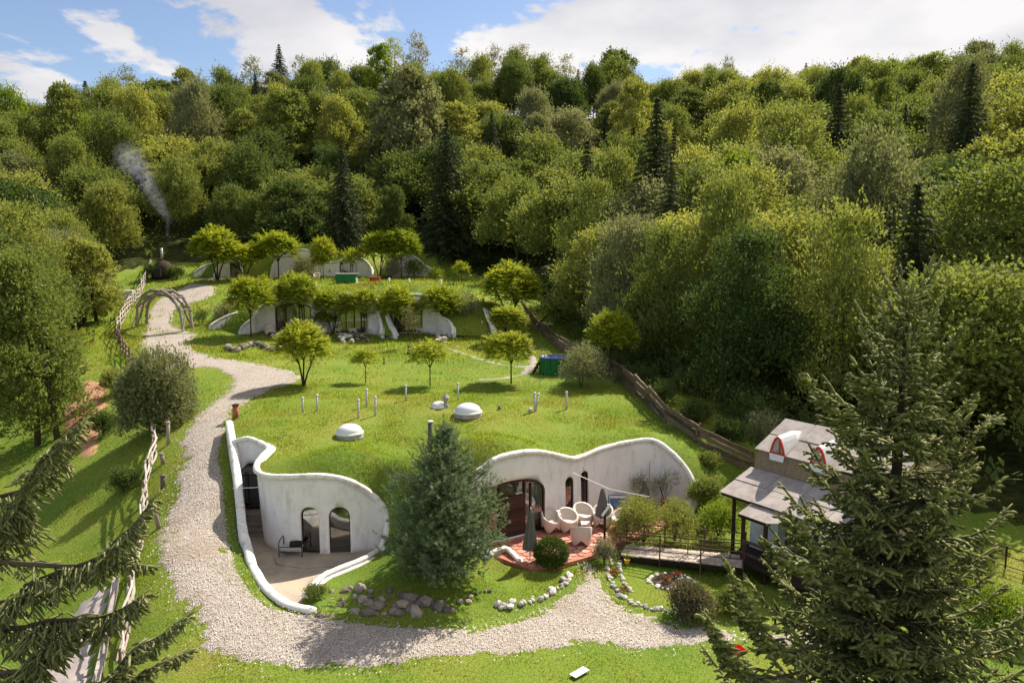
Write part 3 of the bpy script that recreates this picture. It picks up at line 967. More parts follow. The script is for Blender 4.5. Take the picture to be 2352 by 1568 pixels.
def on_roof(u, v):
    d = ray(u, v); lo, t = 15.0, 15.0
    while t < 90:
        p = CAM + d * t
        if p[2] < float(surf_z(p[0], p[1])): break
        lo = t; t += 0.5
    hi = t
    for _ in range(20):
        m = (lo + hi) / 2; p = CAM + d * m
        if p[2] < float(surf_z(p[0], p[1])): hi = m
        else: lo = m
    p = CAM + d * hi
    return np.array([p[0], p[1], float(surf_z(p[0], p[1]))])


def wall_spot(top, base, u, v):
    """where the line of sight meets a ribbon wall; returns point and outward normal"""
    d = ray(u, v); best = None
    for i in range(len(top) - 1):
        a, b = base[i][:2], base[i + 1][:2]
        e = b - a
        den = d[0] * e[1] - d[1] * e[0]
        if abs(den) < 1e-9: continue
        w = a - CAM[:2]
        t = (w[0] * e[1] - w[1] * e[0]) / den
        s = (w[0] * d[1] - w[1] * d[0]) / den
        if -0.01 <= s <= 1.01 and t > 0:
            n = np.array([e[1], -e[0], 0.0]); n /= np.linalg.norm(n)
            if n @ d > 0: n = -n
            if best is None or t < best[2]: best = (CAM + d * t, n, t)
    return best[0], best[1]


cuts = []
specs = []
for u, v, w, zb, h in [(714, 1270, 0.78, 0.05, 2.05), (782, 1273, 0.86, 0.0, 2.1)]:
    p, n = wall_spot(topLc, baseLc, u, v)
    o = np.array([p[0], p[1], zb]); pts = arch_profile(w, h)
    cuts.append(cut(wallL, pts, o, n)); specs.append((o, n, w, h))
# recess door at the head of the steps
pd, nd = wall_spot(topLc[:20], baseLc[:20], 576, 1150)
DOOR_O = np.array([pd[0] - 0.02, pd[1], 0.68])
cuts.append(cut(wallL, arch_profile(0.86, 2.1), DOOR_O, nd))
bake(wallL, cuts)
for k, (o, n, w, h) in enumerate(specs):
    f = opening(HOUSE1, 'arched_window' if k == 0 else 'arched_door', o, n, w, h, frame=0.06)
    if k == 1:
        MB().tube([o + n * -0.1 + np.array([-0.3, 0, 1.0]), o + n * -0.05 + np.array([-0.3, 0, 1.0]), o + n * -0.05 + np.array([-0.2, 0, 1.0])], 0.012, 6).build('handle', MAT['galvanised'], f)
fd = opening(HOUSE1, 'entrance_door', DOOR_O, nd, 0.86, 2.1, frame=0.06, transom=1.6)
tag(fd, 'tall dark arched door standing open at the top of the steps')
# open leaf of that door
hinge = Vector(DOOR_O) + Vector(nd) * -0.1 + Vector((-0.4, 0, 0))
leaf_d = (Vector(nd) * 0.75 + Vector((0.25, 0, 0))).normalized() * 0.5
lf = MB()
for a, b in [((0, 0.05), (0, 1.75)), ((1, 0.05), (1, 1.55)), ((0, 0.05), (1, 0.05)), ((0, 1.75), (1, 1.55)), ((0, 0.8), (1, 0.8))]:
    lf.beam(hinge + leaf_d * a[0] + Vector((0, 0, a[1])), hinge + leaf_d * b[0] + Vector((0, 0, b[1])), 0.05, 0.05)
lo = lf.build('door_leaf', MAT['brown_door'], HOUSE1)
MB().add([hinge + leaf_d * .05 + Vector((0, 0, .1)), hinge + leaf_d * .95 + Vector((0, 0, .1)), hinge + leaf_d * .95 + Vector((0, 0, 1.5)), hinge + leaf_d * .05 + Vector((0, 0, 1.7))], [(0, 1, 2, 3)]).build('pane', MAT['window_glass'], lo)

cuts = []; specs = []
# wide timber front with three lights, and two narrow arched windows
PB, NB = wall_spot(topRc, baseRc, 1180, 1235)
big_n = np.array([0.52, -0.854, 0.0])
i0 = np.argmin(np.abs(baseRc[:, 0] - (PB[0] - 0.1)))
big_o = np.array([PB[0] - 0.05, PB[1] - 0.02, 0.3])
cuts.append(cut(wallR, arch_profile(3.5, 2.55, 12, 0.2), big_o, big_n, -1.6, 1.2))
for u, v, w, h, zb in [(1310, 1160, 0.52, 1.95, 0.32), (1345, 1150, 0.52, 2.0, 0.34)]:
    p, n = wall_spot(topRc, baseRc, u, v)
    o = np.array([p[0], p[1], zb]); cuts.append(cut(wallR, arch_profile(w, h), o, n)); specs.append((o, n, w, h))
bake(wallR, cuts)
bf = opening(HOUSE1, 'timber_glazed_front', big_o, big_n, 3.5, 2.55, mullions=(-1.15, -0.62, 0.68, 1.0), flat=0.2, frame=0.09, back=0.1)
nb, sb = Vector(big_n), Vector((0, 0, 1)).cross(Vector(big_n)).normalized()
dv = MB(); ob = Vector(big_o) - nb * 0.11
for k in range(9):   # boarded door leaves in the middle
    z = 0.03 + k * 0.2
    MB().beam(ob - sb * 0.56 + Vector((0, 0, z + .1)), ob + sb * 0.64 + Vector((0, 0, z + .1)), 0.192, 0.05, up=nb).build('door_board', MAT['brown_door'], HOUSE1)
cb = MB()
for k in range(9):
    x = 0.8 + k * 0.1
    cb.tube([ob - nb * 0.12 + sb * x + Vector((0, 0, 0.5)), ob - nb * 0.12 + sb * x + Vector((0, 0, 2.1))], 0.06, 6)
cb.build('curtain', MAT['curtain'], HOUSE1)
for k, (o, n, w, h) in enumerate(specs):
    opening(HOUSE1, 'narrow_arched_window', o, n, w, h, frame=0.05)
# dark rooms behind the openings
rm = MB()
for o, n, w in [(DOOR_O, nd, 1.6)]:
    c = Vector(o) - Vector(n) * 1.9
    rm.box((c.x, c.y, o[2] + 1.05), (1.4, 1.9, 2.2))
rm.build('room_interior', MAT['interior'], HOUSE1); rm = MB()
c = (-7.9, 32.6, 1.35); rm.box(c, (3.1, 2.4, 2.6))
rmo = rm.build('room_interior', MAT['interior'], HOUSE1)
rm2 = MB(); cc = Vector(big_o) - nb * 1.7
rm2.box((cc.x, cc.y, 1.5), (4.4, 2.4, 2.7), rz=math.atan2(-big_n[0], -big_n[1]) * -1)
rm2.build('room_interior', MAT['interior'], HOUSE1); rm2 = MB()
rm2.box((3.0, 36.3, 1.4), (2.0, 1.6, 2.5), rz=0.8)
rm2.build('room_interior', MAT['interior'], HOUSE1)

# entrance steps in the recess
for k in range(5):
    z = 0.68 - k * 0.15
    y = DOOR_O[1] - 0.12 - k * 0.3
    x0, x1 = -12.75 + k * 0.1, -11.2 + k * 0.03
    y0 = y - 0.36 if k else y - 0.55
    MB().box(((x0 + x1) / 2, (y0 + DOOR_O[1] + 0.3) / 2, z - 0.08 - (0.02 if k else 0)), (x1 - x0, DOOR_O[1] + 0.3 - y0, 0.16)).build('step', MAT['step_concrete'], HOUSE1)


def skylight(u, v, dia, curb):
    p = on_roof(u, v); p[2] -= 0.12
    c = MB().lathe(p, [(dia * .56, 0), (dia * .53, curb * .7), (dia * .5, curb)], 24).build('skylight', MAT['concrete'], HOUSE1, True)
    MB().lathe(p + [0, 0, curb], [(dia * .5, 0), (dia * .545, 0.02), (dia * .545, 0.1), (dia * .5, 0.13)], 28).build('rim', MAT['white_paint'], c)
    prof = [(dia * .495 * math.cos(a), dia * .3 * math.sin(a)) for a in np.linspace(0, math.pi / 2 * .97, 9)]
    MB().lathe(p + [0, 0, curb + 0.12], prof, 28).build('dome', MAT['acrylic_dome'], c, True)


skylight(803, 1003, 1.25, 0.28)
skylight(1075, 952, 1.38, 0.22)
skylight(1008, 934, 0.85, 0.06)


def vent(u, v, vt, r=0.055, mat='pipe_grey', cap=True, lean=(0, 0)):
    p = on_roof(u, v); t = at(u + lean[0], vt, p[1] + lean[1])
    o = MB().tube([p - [0, 0, .1], t], r, 10).build('vent_pipe', MAT[mat], HOUSE1, True)
    if cap: MB().lathe(t, [(r * 1.5, -0.02), (r * 1.5, 0.03), (0.01, 0.09)], 10).build('cap', MAT['pipe_grey'], o)


for a in [(695, 946, 914), (728, 945, 908), (842, 934, 895), (823, 960, 919), (862, 955, 913), (932, 920, 886), (1052, 919, 881), (1301, 941, 901)]:
    vent(*a)
vent(1228, 945, 903, 0.06); vent(1229, 945, 905, 0.06, lean=(8, 0.2))
vent(988, 1035, 968, 0.11, 'pipe_brown')
vent(803, 984, 974, 0.09, 'pipe_brown', False)
vent(1218, 944, 937, 0.1, 'pipe_grey', False)
vent(1147, 940, 932, 0.07, 'pipe_brown', False)
# stone-capped flue beside the small skylight
p = on_roof(1024, 935)
fl = MB().lathe(p - [0, 0, .1], [(0.16, 0), (0.15, 0.25), (0.12, 0.3), (0.12, 0.55), (0.2, 0.58), (0.2, 0.66), (0.03, 0.85)], 12).build('chimney', MAT['concrete'], HOUSE1)
# clothes lines / cables fixed to the walls
a1, _ = wall_spot(topRc, baseRc, 1311, 1083); MB().tube([a1, at(1400, 1123, 33.0), at(1493, 1141, 31.6)], 0.018, 6).build('cable', MAT['white_paint'], HOUSE1)
MB().tube([at(534, 1121, 32.7), at(590, 1119, 31.9), at(605, 1108, 31.5)], 0.015, 6).build('cable', MAT['white_paint'], HOUSE1)

# retaining wall and low wall of the court
RW = thing('retaining_wall', (*WALL[6][:2], 0.0), 'white curved retaining wall between the gravel road and the concrete court', 'wall')
basew = WALLc.copy(); basew[:, 2] = -0.4
basew2 = WALLc.copy(); basew2[:, 2] = np.minimum(gz(WALLc[:, 0], WALLc[:, 1]) - 0.4, -0.3)
shift = WALLc + [0.0, 0, -0.1]
tan = np.gradient(WALLc[:, :2], axis=0); tan /= np.linalg.norm(tan, axis=1)[:, None]
nrmw = np.c_[-tan[:, 1], tan[:, 0], np.zeros(len(tan))]
ribbon_wall('wall_body', shift + nrmw * 0.17, basew2 + nrmw * 0.2, 0.34, MAT['white_plaster'], RW, flip=True, rows=4)
parapet('coping', WALLc + [0, 0, -0.02], 0.19, 0.13, MAT['parapet_plaster'], RW, 5)
LW = thing('low_wall', (*lowL[2][:2], 0.0), 'low curved white wall between the concrete court and the rock garden', 'wall')
lb = lowLc.copy(); lb[:, 2] = -0.3
ribbon_wall('wall_body', lowLc - [0, 0, 0.06], lb, 0.26, MAT['white_plaster'], LW, rows=3)
parapet('coping', lowLc, 0.14, 0.1, MAT['parapet_plaster'], LW, 7)
TW = thing('low_wall', (*topR[0][:2], 0.0), 'low white wall end beside the closed parasol on the red terrace', 'wall')
tw = np.array([onz(1128, 1268, .5), onz(1160, 1258, .46), onz(1178, 1272, .4), onz(1192, 1287, .34)])
tw = catmull(tw, 4); tb = tw.copy(); tb[:, 2] = 0.0
ribbon_wall('wall_body', tw - [0, 0, .05], tb, 0.2, MAT['white_plaster'], TW, rows=2)
parapet('coping', tw, 0.11, 0.08, MAT['parapet_plaster'], TW, 9)

# court floor (slab with a gentle fall to the front)
CF = MB()
court = [tuple(p[:2]) for p in WALLc[12:]] + [tuple(p[:2]) for p in lowLc[::-1]] + [(-5.6, 32.4), (-8, 32.6), (-10.9, 33.3), (-11.3, 35.2), (-12.9, 35.2)]
o = MB().prism(court, -0.5, 0.0).build('courtyard_floor', MAT['courtyard_concrete']); tag(o, kind='structure')
# raised apron along the windows
ap = [onz(u, v, 0.1)[:2] for u, v in [(630, 1276), (636, 1292), (700, 1300), (780, 1296), (850, 1278), (860, 1262)]]
o = MB().prism([(-10.3, 31.9)] + [tuple(q) for q in ap] + [(-5.8, 31.6), (-8, 31.4)], 0.003, 0.07).build('apron_slab', MAT['courtyard_concrete'], None); tag(o, kind='structure')
# ------------------------------------------------------------------ plants
def unit(a): return a / (np.linalg.norm(a, axis=-1, keepdims=True) + 1e-9)


def leaf_quads(c, d, l, w, r, face=None):
    """diamond leaves: centres, directions, length, width"""
    n = len(c)
    s = unit(np.cross(d, r.normal(size=(n, 3)) if face is None else face))
    l = np.broadcast_to(l, n)[:, None]; w = np.broadcast_to(w, n)[:, None]
    V = np.stack([c - d * l * .5, c + s * w * .5 - d * l * .05, c + d * l * .5, c - s * w * .5 - d * l * .05], 1).reshape(-1, 3)
    return V, np.arange(4 * n).reshape(n, 4)


def spray_crown(r, blobs, n_spray, per, slen, l, w, up=0.5, low=-0.5, spread=0.45):
    """foliage: sprays of leaves pointing out of clumps. blobs: (x, y, z, radius)"""
    blobs = np.asarray(blobs, float)
    wts = blobs[:, 3] ** 2; wts /= wts.sum()
    b = blobs[r.choice(len(blobs), n_spray, p=wts)]
    nrm = unit(r.normal(size=(n_spray, 3)))
    bad = nrm[:, 2] < low
    nrm[bad, 2] *= -1
    rad = b[:, 3:4] * (0.62 + 0.42 * r.random((n_spray, 1)) ** 0.6)
    p = b[:, :3] + nrm * rad * np.array([1, 1, 0.85])
    a = unit(nrm * 0.75 + np.array([0, 0, up]) + r.normal(size=(n_spray, 3)) * 0.3)
    k = np.tile(np.arange(per), n_spray)
    P = np.repeat(p, per, 0); A = np.repeat(a, per, 0)
    L = np.repeat(slen * r.uniform(0.6, 1.35, n_spray) * np.where(r.random(n_spray) < .1, 1.6, 1.0), per)
    t = (k + r.random(len(k))) / per
    c = P + A * (L * t)[:, None] + r.normal(size=(len(k), 3)) * (L * 0.16)[:, None] * (1.2 - t[:, None] * 0.7)
    d = unit(A + r.normal(size=(len(k), 3)) * spread)
    sc = r.uniform(0.7, 1.3, len(k)) * (1.15 - 0.4 * t)
    face = np.repeat(nrm, per, 0) * .45 + np.array([0, 0, .85]) + r.normal(size=(len(k), 3)) * .5
    return leaf_quads(c, d, l * sc, w * sc, r, face)


def egg_blobs(r, n, rx, z0, z1, rb, fat=0.42, lean=0.0):
    """clump centres for a broad crown between heights z0 and z1"""
    out = []
    H = z1 - z0
    for k in range(n):
        t = (k + r.random()) / n
        prof = math.sin(math.pi * min(1, max(0, t ** fat * 0.93 + 0.05))) ** 0.6
        a = k * 2.4 + r.uniform(-.5, .5)
        rr = rx * prof * (0.35 + 0.65 * r.random() ** 0.5)
        out.append((rr * math.cos(a), rr * math.sin(a), z0 + rb * .5 + t * (H - rb * 1.2), rb * r.uniform(0.55, 1.3) * (0.6 + 0.4 * prof)))
    return out


def trunk_mesh(name, r, h, r0, limbs=5, spread=2.0, start=0.35, top=None):
    m = MB()
    top = top or h
    pts = [(0, 0, -0.4), (r.uniform(-.1, .1), r.uniform(-.1, .1), h * .3), (r.uniform(-.25, .25), r.uniform(-.25, .25), h * .65), (r.uniform(-.3, .3), r.uniform(-.3, .3), h)]
    m.tube(pts, [r0 * 1.25, r0, r0 * .6, r0 * .15], 8)
    for k in range(limbs):
        t = start + (0.9 - start) * k / max(1, limbs - 1) * 0.8
        a = k * 2.4 + r.uniform(-.4, .4)
        b = Vector((0, 0, h * t)); L = spread * (1.1 - t * .6)
        q = b + Vector((math.cos(a) * L * .5, math.sin(a) * L * .5, L * .45)); e = b + Vector((math.cos(a) * L, math.sin(a) * L, L * .85))
        m.tube([b, q, e], [r0 * .45, r0 * .3, r0 * .08], 6)
    return m.mesh(name, True)


PROTO = {}


def proto_broad(key, seed, h, rx, n_blob, rb, n_spray, per, slen, l, w, up=0.55, z0=0.12, fat=0.42, low=-0.5, tr=0.16):
    r = np.random.default_rng(seed)
    bl = egg_blobs(r, n_blob, rx, h * z0, h, rb, fat)
    V, F = spray_crown(r, bl, n_spray, per, slen, l, w, up, low)
    PROTO[key] = (np_mesh('crown_' + key, V, F), trunk_mesh('trunk_' + key, r, h * 0.8, tr, 6, rx * 0.8))


# far wood: 14 m trees, a dozen shapes
for k in range(7):
    proto_broad(f'far{k}', 100 + k, 11.5 + k % 3, 4.6 + 0.3 * (k % 4), 13 + 2 * (k % 4), 2.05, 1500, 10, 1.65, 0.42, 0.24, up=0.75, low=-0.2)
for k in range(3):   # domed, lighter crowns
    proto_broad(f'dome{k}', 130 + k, 12.5 + k, 5.0, 20, 1.8, 1900, 8, 0.8, 0.4, 0.26, up=0.4, low=-0.2)
for k in range(3):   # thin pale poplars and birches on the skyline
    proto_broad(f'thin{k}', 150 + k, 15, 2.9, 16, 1.2, 620, 5, 0.9, 0.34, 0.2, up=0.7, z0=0.25)
# near wood: finer leaves
for k in range(4):
    proto_broad(f'near{k}', 170 + k, 11 + k, 4.5, 22, 1.95, 2300, 9, 1.35, 0.33, 0.18, up=0.6, z0=0.02, low=-0.3)


def conifer_mesh(key, seed, h, rbase, levels, per_level, droop=0.35, l=0.42, w=0.13, dens=7, z0=0.06):
    r = np.random.default_rng(seed)
    C, D = [], []
    for i in range(levels):
        t = i / (levels - 1)
        z = h * (z0 + (0.985 - z0) * t)
        L = rbase * (1 - t) ** 0.85 + 0.15
        nb = max(4, int(per_level * (1 - 0.55 * t)))
        for b in range(nb):
            a = 2 * math.pi * (b + r.random()) / nb
            Lb = L * r.uniform(0.75, 1.15)
            m = max(4, int(dens * Lb))
            s = (np.arange(m) + r.random(m)) / m
            x = s * Lb
            zz = z + 0.25 * Lb * s - droop * Lb * s ** 1.6 * 1.5 + 0.12 * Lb * s ** 5
            dirv = np.array([math.cos(a), math.sin(a), -0.25])
            side = np.array([-math.sin(a), math.cos(a), 0])
            for sg in (-1, 0, 1):
                off = sg * 0.22 * Lb * (1 - s) * 0.9
                c = np.c_[math.cos(a) * x, math.sin(a) * x, zz] + side * off[:, None] + r.normal(size=(m, 3)) * 0.07
                c[:, 2] -= abs(sg) * 0.12 * r.random(m)
                C.append(c); D.append(unit(dirv + side * sg * 0.8 + np.array([0, 0, -0.5 * abs(sg)]) + r.normal(size=(m, 3)) * 0.25))
    C = np.vstack(C); D = np.vstack(D)
    V, F = leaf_quads(C, D, l * r.uniform(.7, 1.3, len(C)), w, r)
    tm = MB().tube([(0, 0, -.4), (0, 0, h * .5), (0, 0, h)], [h * .016, h * .01, 0.02], 8).mesh('trunk_' + key, True)
    PROTO[key] = (np_mesh('crown_' + key, V, F), tm)


conifer_mesh('fir0', 201, 17, 4.3, 34, 14)
conifer_mesh('fir1', 202, 15, 4.0, 30, 14, droop=0.45)
conifer_mesh('fir2', 203, 13, 3.6, 30, 13, droop=0.3)


def tree(name, key, loc, label, cat, group=None, mat='leaf_beech', s=1.0, rz=0.0, crown='crown', bark='bark'):
    sc = s if not isinstance(s, (int, float)) else (s, s, s)
    t = thing(name, loc, label, cat, group, rz, sc if sc != (1, 1, 1) else 1.0)
    cm, tm = PROTO[key]
    if not cm.materials: cm.materials.append(MAT[mat])
    if not tm.materials: tm.materials.append(MAT[bark])
    c = link(crown, cm, None, t, True)
    c.material_slots[0].link = 'OBJECT'; c.material_slots[0].material = MAT[mat]
    link('trunk', tm, None, t, True)
    return t


# ------------------------------------------------------------------ the wood on the hill
def bush_mesh(name, seed, rad, n_spray, per, slen, l, w, nb=12, up=0.5, low=-0.35):
    r = np.random.default_rng(seed)
    bl = []
    rad = np.asarray(rad, float)
    for k in range(nb):
        d = unit(r.normal(size=3)); d[2] = abs(d[2])
        q = d * rad * 0.5 * r.uniform(0.4, 1)
        bl.append((q[0] * (1.25 if k % 2 else 1), q[1] * (1.25 if k % 2 else 1), rad[2] * (0.2 if k % 2 else 0.4) + q[2] * (0.45 if k % 2 else 0.9), min(rad) * r.uniform(0.42, 0.62)))
    V, F = spray_crown(r, bl, n_spray, per, slen, l, w, up, low)
    V[:, 2] = np.maximum(V[:, 2], 0.0)
    return np_mesh(name, V, F)


def wood():
    r = np.random.default_rng(11)
    pts = []
    # hand-placed trees first, so the scatter keeps clear of them
    named = [
        # u, v(top), Y, key, mat, name, label, s
        (640, 100, 205, 'fir0', 'needle_dark', 'spruce_tree', 'dark pointed spruce standing tallest on the left half of the skyline', 1.0),
        (195, 185, 198, 'fir2', 'needle_dark', 'spruce_tree', 'small dark conifer on the skyline at far left', 0.8),
        (575, 128, 212, 'thin0', 'leaf_grey', 'poplar_tree', 'grey green round-topped tree left of the dark skyline spruce', 1.1),
        (690, 125, 212, 'thin1', 'leaf_grey', 'poplar_tree', 'grey green round-topped tree right of the dark skyline spruce', 1.1),
        (290, 155, 208, 'thin2', 'leaf_grey', 'poplar_tree', 'loose grey green tree rising above the skyline at far left', 1.15),
        (435, 168, 210, 'thin1', 'leaf_pale', 'birch_tree', 'pale thin tree on the skyline between two darker groups', 0.9),
        (905, 85, 205, 'thin0', 'leaf_yellow', 'poplar_tree', 'tall yellow green poplar breaking the skyline near the middle', 1.25),
        (955, 78, 210, 'thin2', 'leaf_pale', 'poplar_tree', 'tall pale poplar beside the yellow green one on the skyline', 1.25),
        (930, 150, 150, 'dome1', 'leaf_grey', 'willow_tree', 'broad soft grey green tree below the tall skyline poplars', 1.35),
        (1060, 108, 214, 'thin1', 'leaf_pale', 'birch_tree', 'thin pale tree just right of the tall skyline poplars', 1.0),
        (1130, 105, 214, 'thin2', 'leaf_pale', 'birch_tree', 'thin pale tree on the skyline, second right of the poplars', 1.0),
        (1195, 100, 214, 'thin0', 'leaf_pale', 'birch_tree', 'thin pale tree on the skyline, third right of the poplars', 1.0),
        (1300, 122, 214, 'thin1', 'leaf_pale', 'birch_tree', 'pale leafless-looking tree left of the dark oak on the skyline', 1.0),
        (1410, 100, 205, 'dome0', 'leaf_deep', 'oak_tree', 'dark knobbly oak rising above the skyline right of centre', 0.85),
        (1670, 132, 215, 'thin2', 'leaf_grey', 'poplar_tree', 'grey green tree top on the skyline over the right-hand wood', 1.1),
        (2195, 140, 200, 'dome2', 'leaf_deep', 'oak_tree', 'dark loose-crowned oak on the skyline at far right', 0.75),
        (2310, 130, 205, 'thin0', 'leaf_pale', 'birch_tree', 'pale bare-looking tree on the skyline at the right edge', 1.3),
        (785, 330, 112, 'fir1', 'needle_dark', 'spruce_tree', 'brown green drooping spruce behind the far house', 1.05),
        (1025, 270, 112, 'fir0', 'needle_dark', 'spruce_tree', 'tall dark spruce at the wood edge right of the drooping spruce', 1.2),
        (1510, 220, 84, 'fir0', 'needle_dark', 'spruce_tree', 'tall slim dark conifer in the wood right of centre', 1.25),
        (1350, 320, 92, 'fir1', 'needle_dark', 'spruce_tree', 'dark conifer in the wood behind the hot tub', 1.15),
        (1930, 190, 100, 'fir2', 'needle_dark', 'pine_tree', 'broad dark brown green pine high in the right-hand wood', 1.6),
        (2330, 300, 62, 'dome1', 'leaf_yellow', 'maple_tree', 'large yellow green maple leaning in at the right edge', 1.2),
        (1700, 360, 78, 'dome2', 'leaf_bright', 'maple_tree', 'vivid green maple in the middle of the right-hand wood', 0.85),
    ]
    trees = []
    for u, v, Y, key, mat, nm, lab, s in named:
        top = at(u, v, Y)
        x, y = top[0], top[1]
        g = float(gz(x, y))
        hh = {'fir0': 17, 'fir1': 15, 'fir2': 13}.get(key) or {'t': 15, 'd': 12.5 + int(key[-1])}[key[0]]
        need = top[2] - g
        s = max(0.6 * s, min(1.7 * s, need / hh)) if True else s
        z = top[2] - hh * s if need < hh * s * 1.3 else g - 0.2
        z = min(z, g - 0.1)
        wid = s if key[0] != 'f' else s
        tree(nm, key, (x, y, z), lab, 'tree', 'trees picked out in the hillside wood', mat, s, r.uniform(0, 6.28))
        pts.append((x, y, 3.6))
    # scatter
    cand = []
    tries = 0
    while tries < 40000 and len(cand) < 296:
        tries += 1
        y = 33 + 190 * r.random() ** 0.85
        half = 0.70 * y + 8
        x = r.uniform(-half, half)
        if inside(CLEAR, x, y): continue
        edge = float(poly_near(CLEAR, np.array([x]), np.array([y]))[0])
        if edge < 1.6: continue
        if x < 0 and y < 62 and x > -75: continue
        if y < 44 and x < 20.5: continue
        dmin = 6.6 + 0.011 * y
        if y < 85: dmin = 5.2
        if any((x - a) ** 2 + (y - b) ** 2 < (dmin if c == 0 else c + 1.0) ** 2 for a, b, c in pts): continue
        pts.append((x, y, 0)); cand.append((x, y, edge))
    for x, y in [(13.2, 48.5), (16.8, 47), (10.8, 54), (20, 46), (13, 56), (9.4, 60)]:
        if not any((x - a) ** 2 + (y - b) ** 2 < 9 for a, b, c in pts): cand.append((x, y, 3.0))
    named_trees = []
    for x, y, edge in cand:
        near = y < 95
        pick = r.random()
        if near: key = f'near{r.integers(4)}'
        else: key = f'far{r.integers(7)}' if pick < 0.74 else f'dome{r.integers(3)}'
        if pick > (0.93 if not near else 0.94): key = f'fir{r.integers(3)}'
        q = r.random()
        mat = 'leaf_beech' if q < 0.56 else 'leaf_yellow' if q < 0.73 else 'leaf_deep' if q < 0.86 else 'leaf_grey' if q < 0.97 else 'leaf_bright'
        if key.startswith('fir'): mat = 'needle_dark'
        s = r.uniform(0.8, 1.12) * (0.84 if edge < 6 else 1.0)
        fat, tall = (r.uniform(1.05, 1.28), r.uniform(.85, 1.1)) if r.random() < .65 else (r.uniform(.76, .94), r.uniform(1.05, 1.25))
        if key.startswith('fir'): fat, tall = .85, .95
        g = float(gz(x, y))
        # labels by look and by where one finds the tree
        u = PW / 2 + FPX * x / (y * cP)
        colw = {'leaf_beech': 'mid green', 'leaf_yellow': 'yellow green', 'leaf_deep': 'dark green', 'leaf_grey': 'grey green', 'leaf_bright': 'bright green', 'needle_dark': 'blackish'}[mat]
        cols = [(300, 'at the far left'), (700, 'above the log arch'), (1050, 'above the furthest house'), (1350, 'above the hot tub'), (1700, 'above the slab fence'), (2050, 'above the small house'), (9999, 'at the far right')]
        colm = next(n for lim, n in cols if u < lim)
        row = 'at the wood foot' if edge < 7 else 'low in the wood' if y < 115 else 'halfway up the wood' if y < 160 else 'high in the wood' if y < 195 else 'on the wooded ridge'
        kind = 'conifer' if key.startswith('fir') else 'leafy tree'
        siz = 'slender ' if fat < .95 else 'broad ' if s > 1.03 else 'small ' if s < .84 else ''
        lab = f'{siz}{colw} {kind} {row} {colm}'
        nm = 'spruce_tree' if key.startswith('fir') else 'broadleaf_tree'
        grp = 'trees of the hillside wood ' + colm
        named_trees.append((lab, u, tree(nm, key, (x, y, g - 0.3), lab, 'tree', grp, mat, (s * fat, s * fat * r.uniform(.94, 1.06), s * tall), r.uniform(0, 6.28))))
    # look-alikes that share a description are told apart from left to right
    by = {}
    for lab, u, o in named_trees: by.setdefault(lab, []).append((u, o))
    words = ['first', 'second', 'third', 'fourth', 'fifth', 'sixth', 'seventh', 'eighth', 'ninth']
    for lab, lst in by.items():
        if len(lst) < 2: continue
        for k, (u, o) in enumerate(sorted(lst, key=lambda q: q[0])):
            if k < 9: o['label'] = f'{lab}, {words[k]} from left'
    # undergrowth between the trunks
    n = 2400
    y = 26 + 185 * r.random(n) ** 0.9; half = 0.7 * y + 8; x = r.uniform(-1, 1, n) * half
    ok = ~inside(CLEAR, x, y) & ~((x < 0) & (y < 62) & (x > -75)) & ~((y < 43) & (x < 19))
    x, y = x[ok], y[ok]
    z = gz(x, y)
    bl = np.c_[x, y, z + 0.7, r.uniform(0.9, 1.8, len(x))]
    V, F = spray_crown(r, bl, 9000, 5, 0.9, 0.5, 0.28, 0.5, -0.3)
    yy = r.uniform(36, 92, 420); xx = np.interp(yy, [36, 42, 47, 55, 67, 86, 92], [18, 13.5, 11, 9, 6.5, 2.5, 1]) + r.uniform(-.6, 4.5, 420)
    bl2 = np.c_[xx, yy, gz(xx, yy) + .4, r.uniform(.5, 1.2, 420)]
    V2, F2 = spray_crown(r, bl2, 6000, 6, 0.5, 0.24, 0.12, 0.6, -0.3)
    V, F = np.vstack([V, V2]), np.vstack([F, F2 + len(V)])
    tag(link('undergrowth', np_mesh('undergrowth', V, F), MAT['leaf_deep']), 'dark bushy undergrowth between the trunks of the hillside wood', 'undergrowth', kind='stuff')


wood()
# ------------------------------------------------------------------ sumac trees (long feathered leaves, umbrella crowns)
def frond(r, p, d, L, nl=7):
    """one feathered leaf: pairs of leaflets along a drooping stalk"""
    t = np.linspace(0.15, 1.0, nl)
    d = unit(d)
    side = unit(np.cross(d, [0, 0, 1]) + 1e-6)
    P = p + d * (L * t)[:, None] + np.array([0, 0, -1.0]) * (0.22 * L * t ** 2)[:, None]
    C, D, S = [], [], []
    for sg in (-1, 1):
        dl = unit(side * sg + d * 0.55 + np.array([0, 0, -0.25]) + r.normal(size=(nl, 3)) * 0.12)
        l = L * 0.30 * (1.1 - 0.55 * t)
        C.append(P + dl * (l * .5)[:, None]); D.append(dl); S.append(l)
    return np.vstack(C), np.vstack(D), np.concatenate(S)


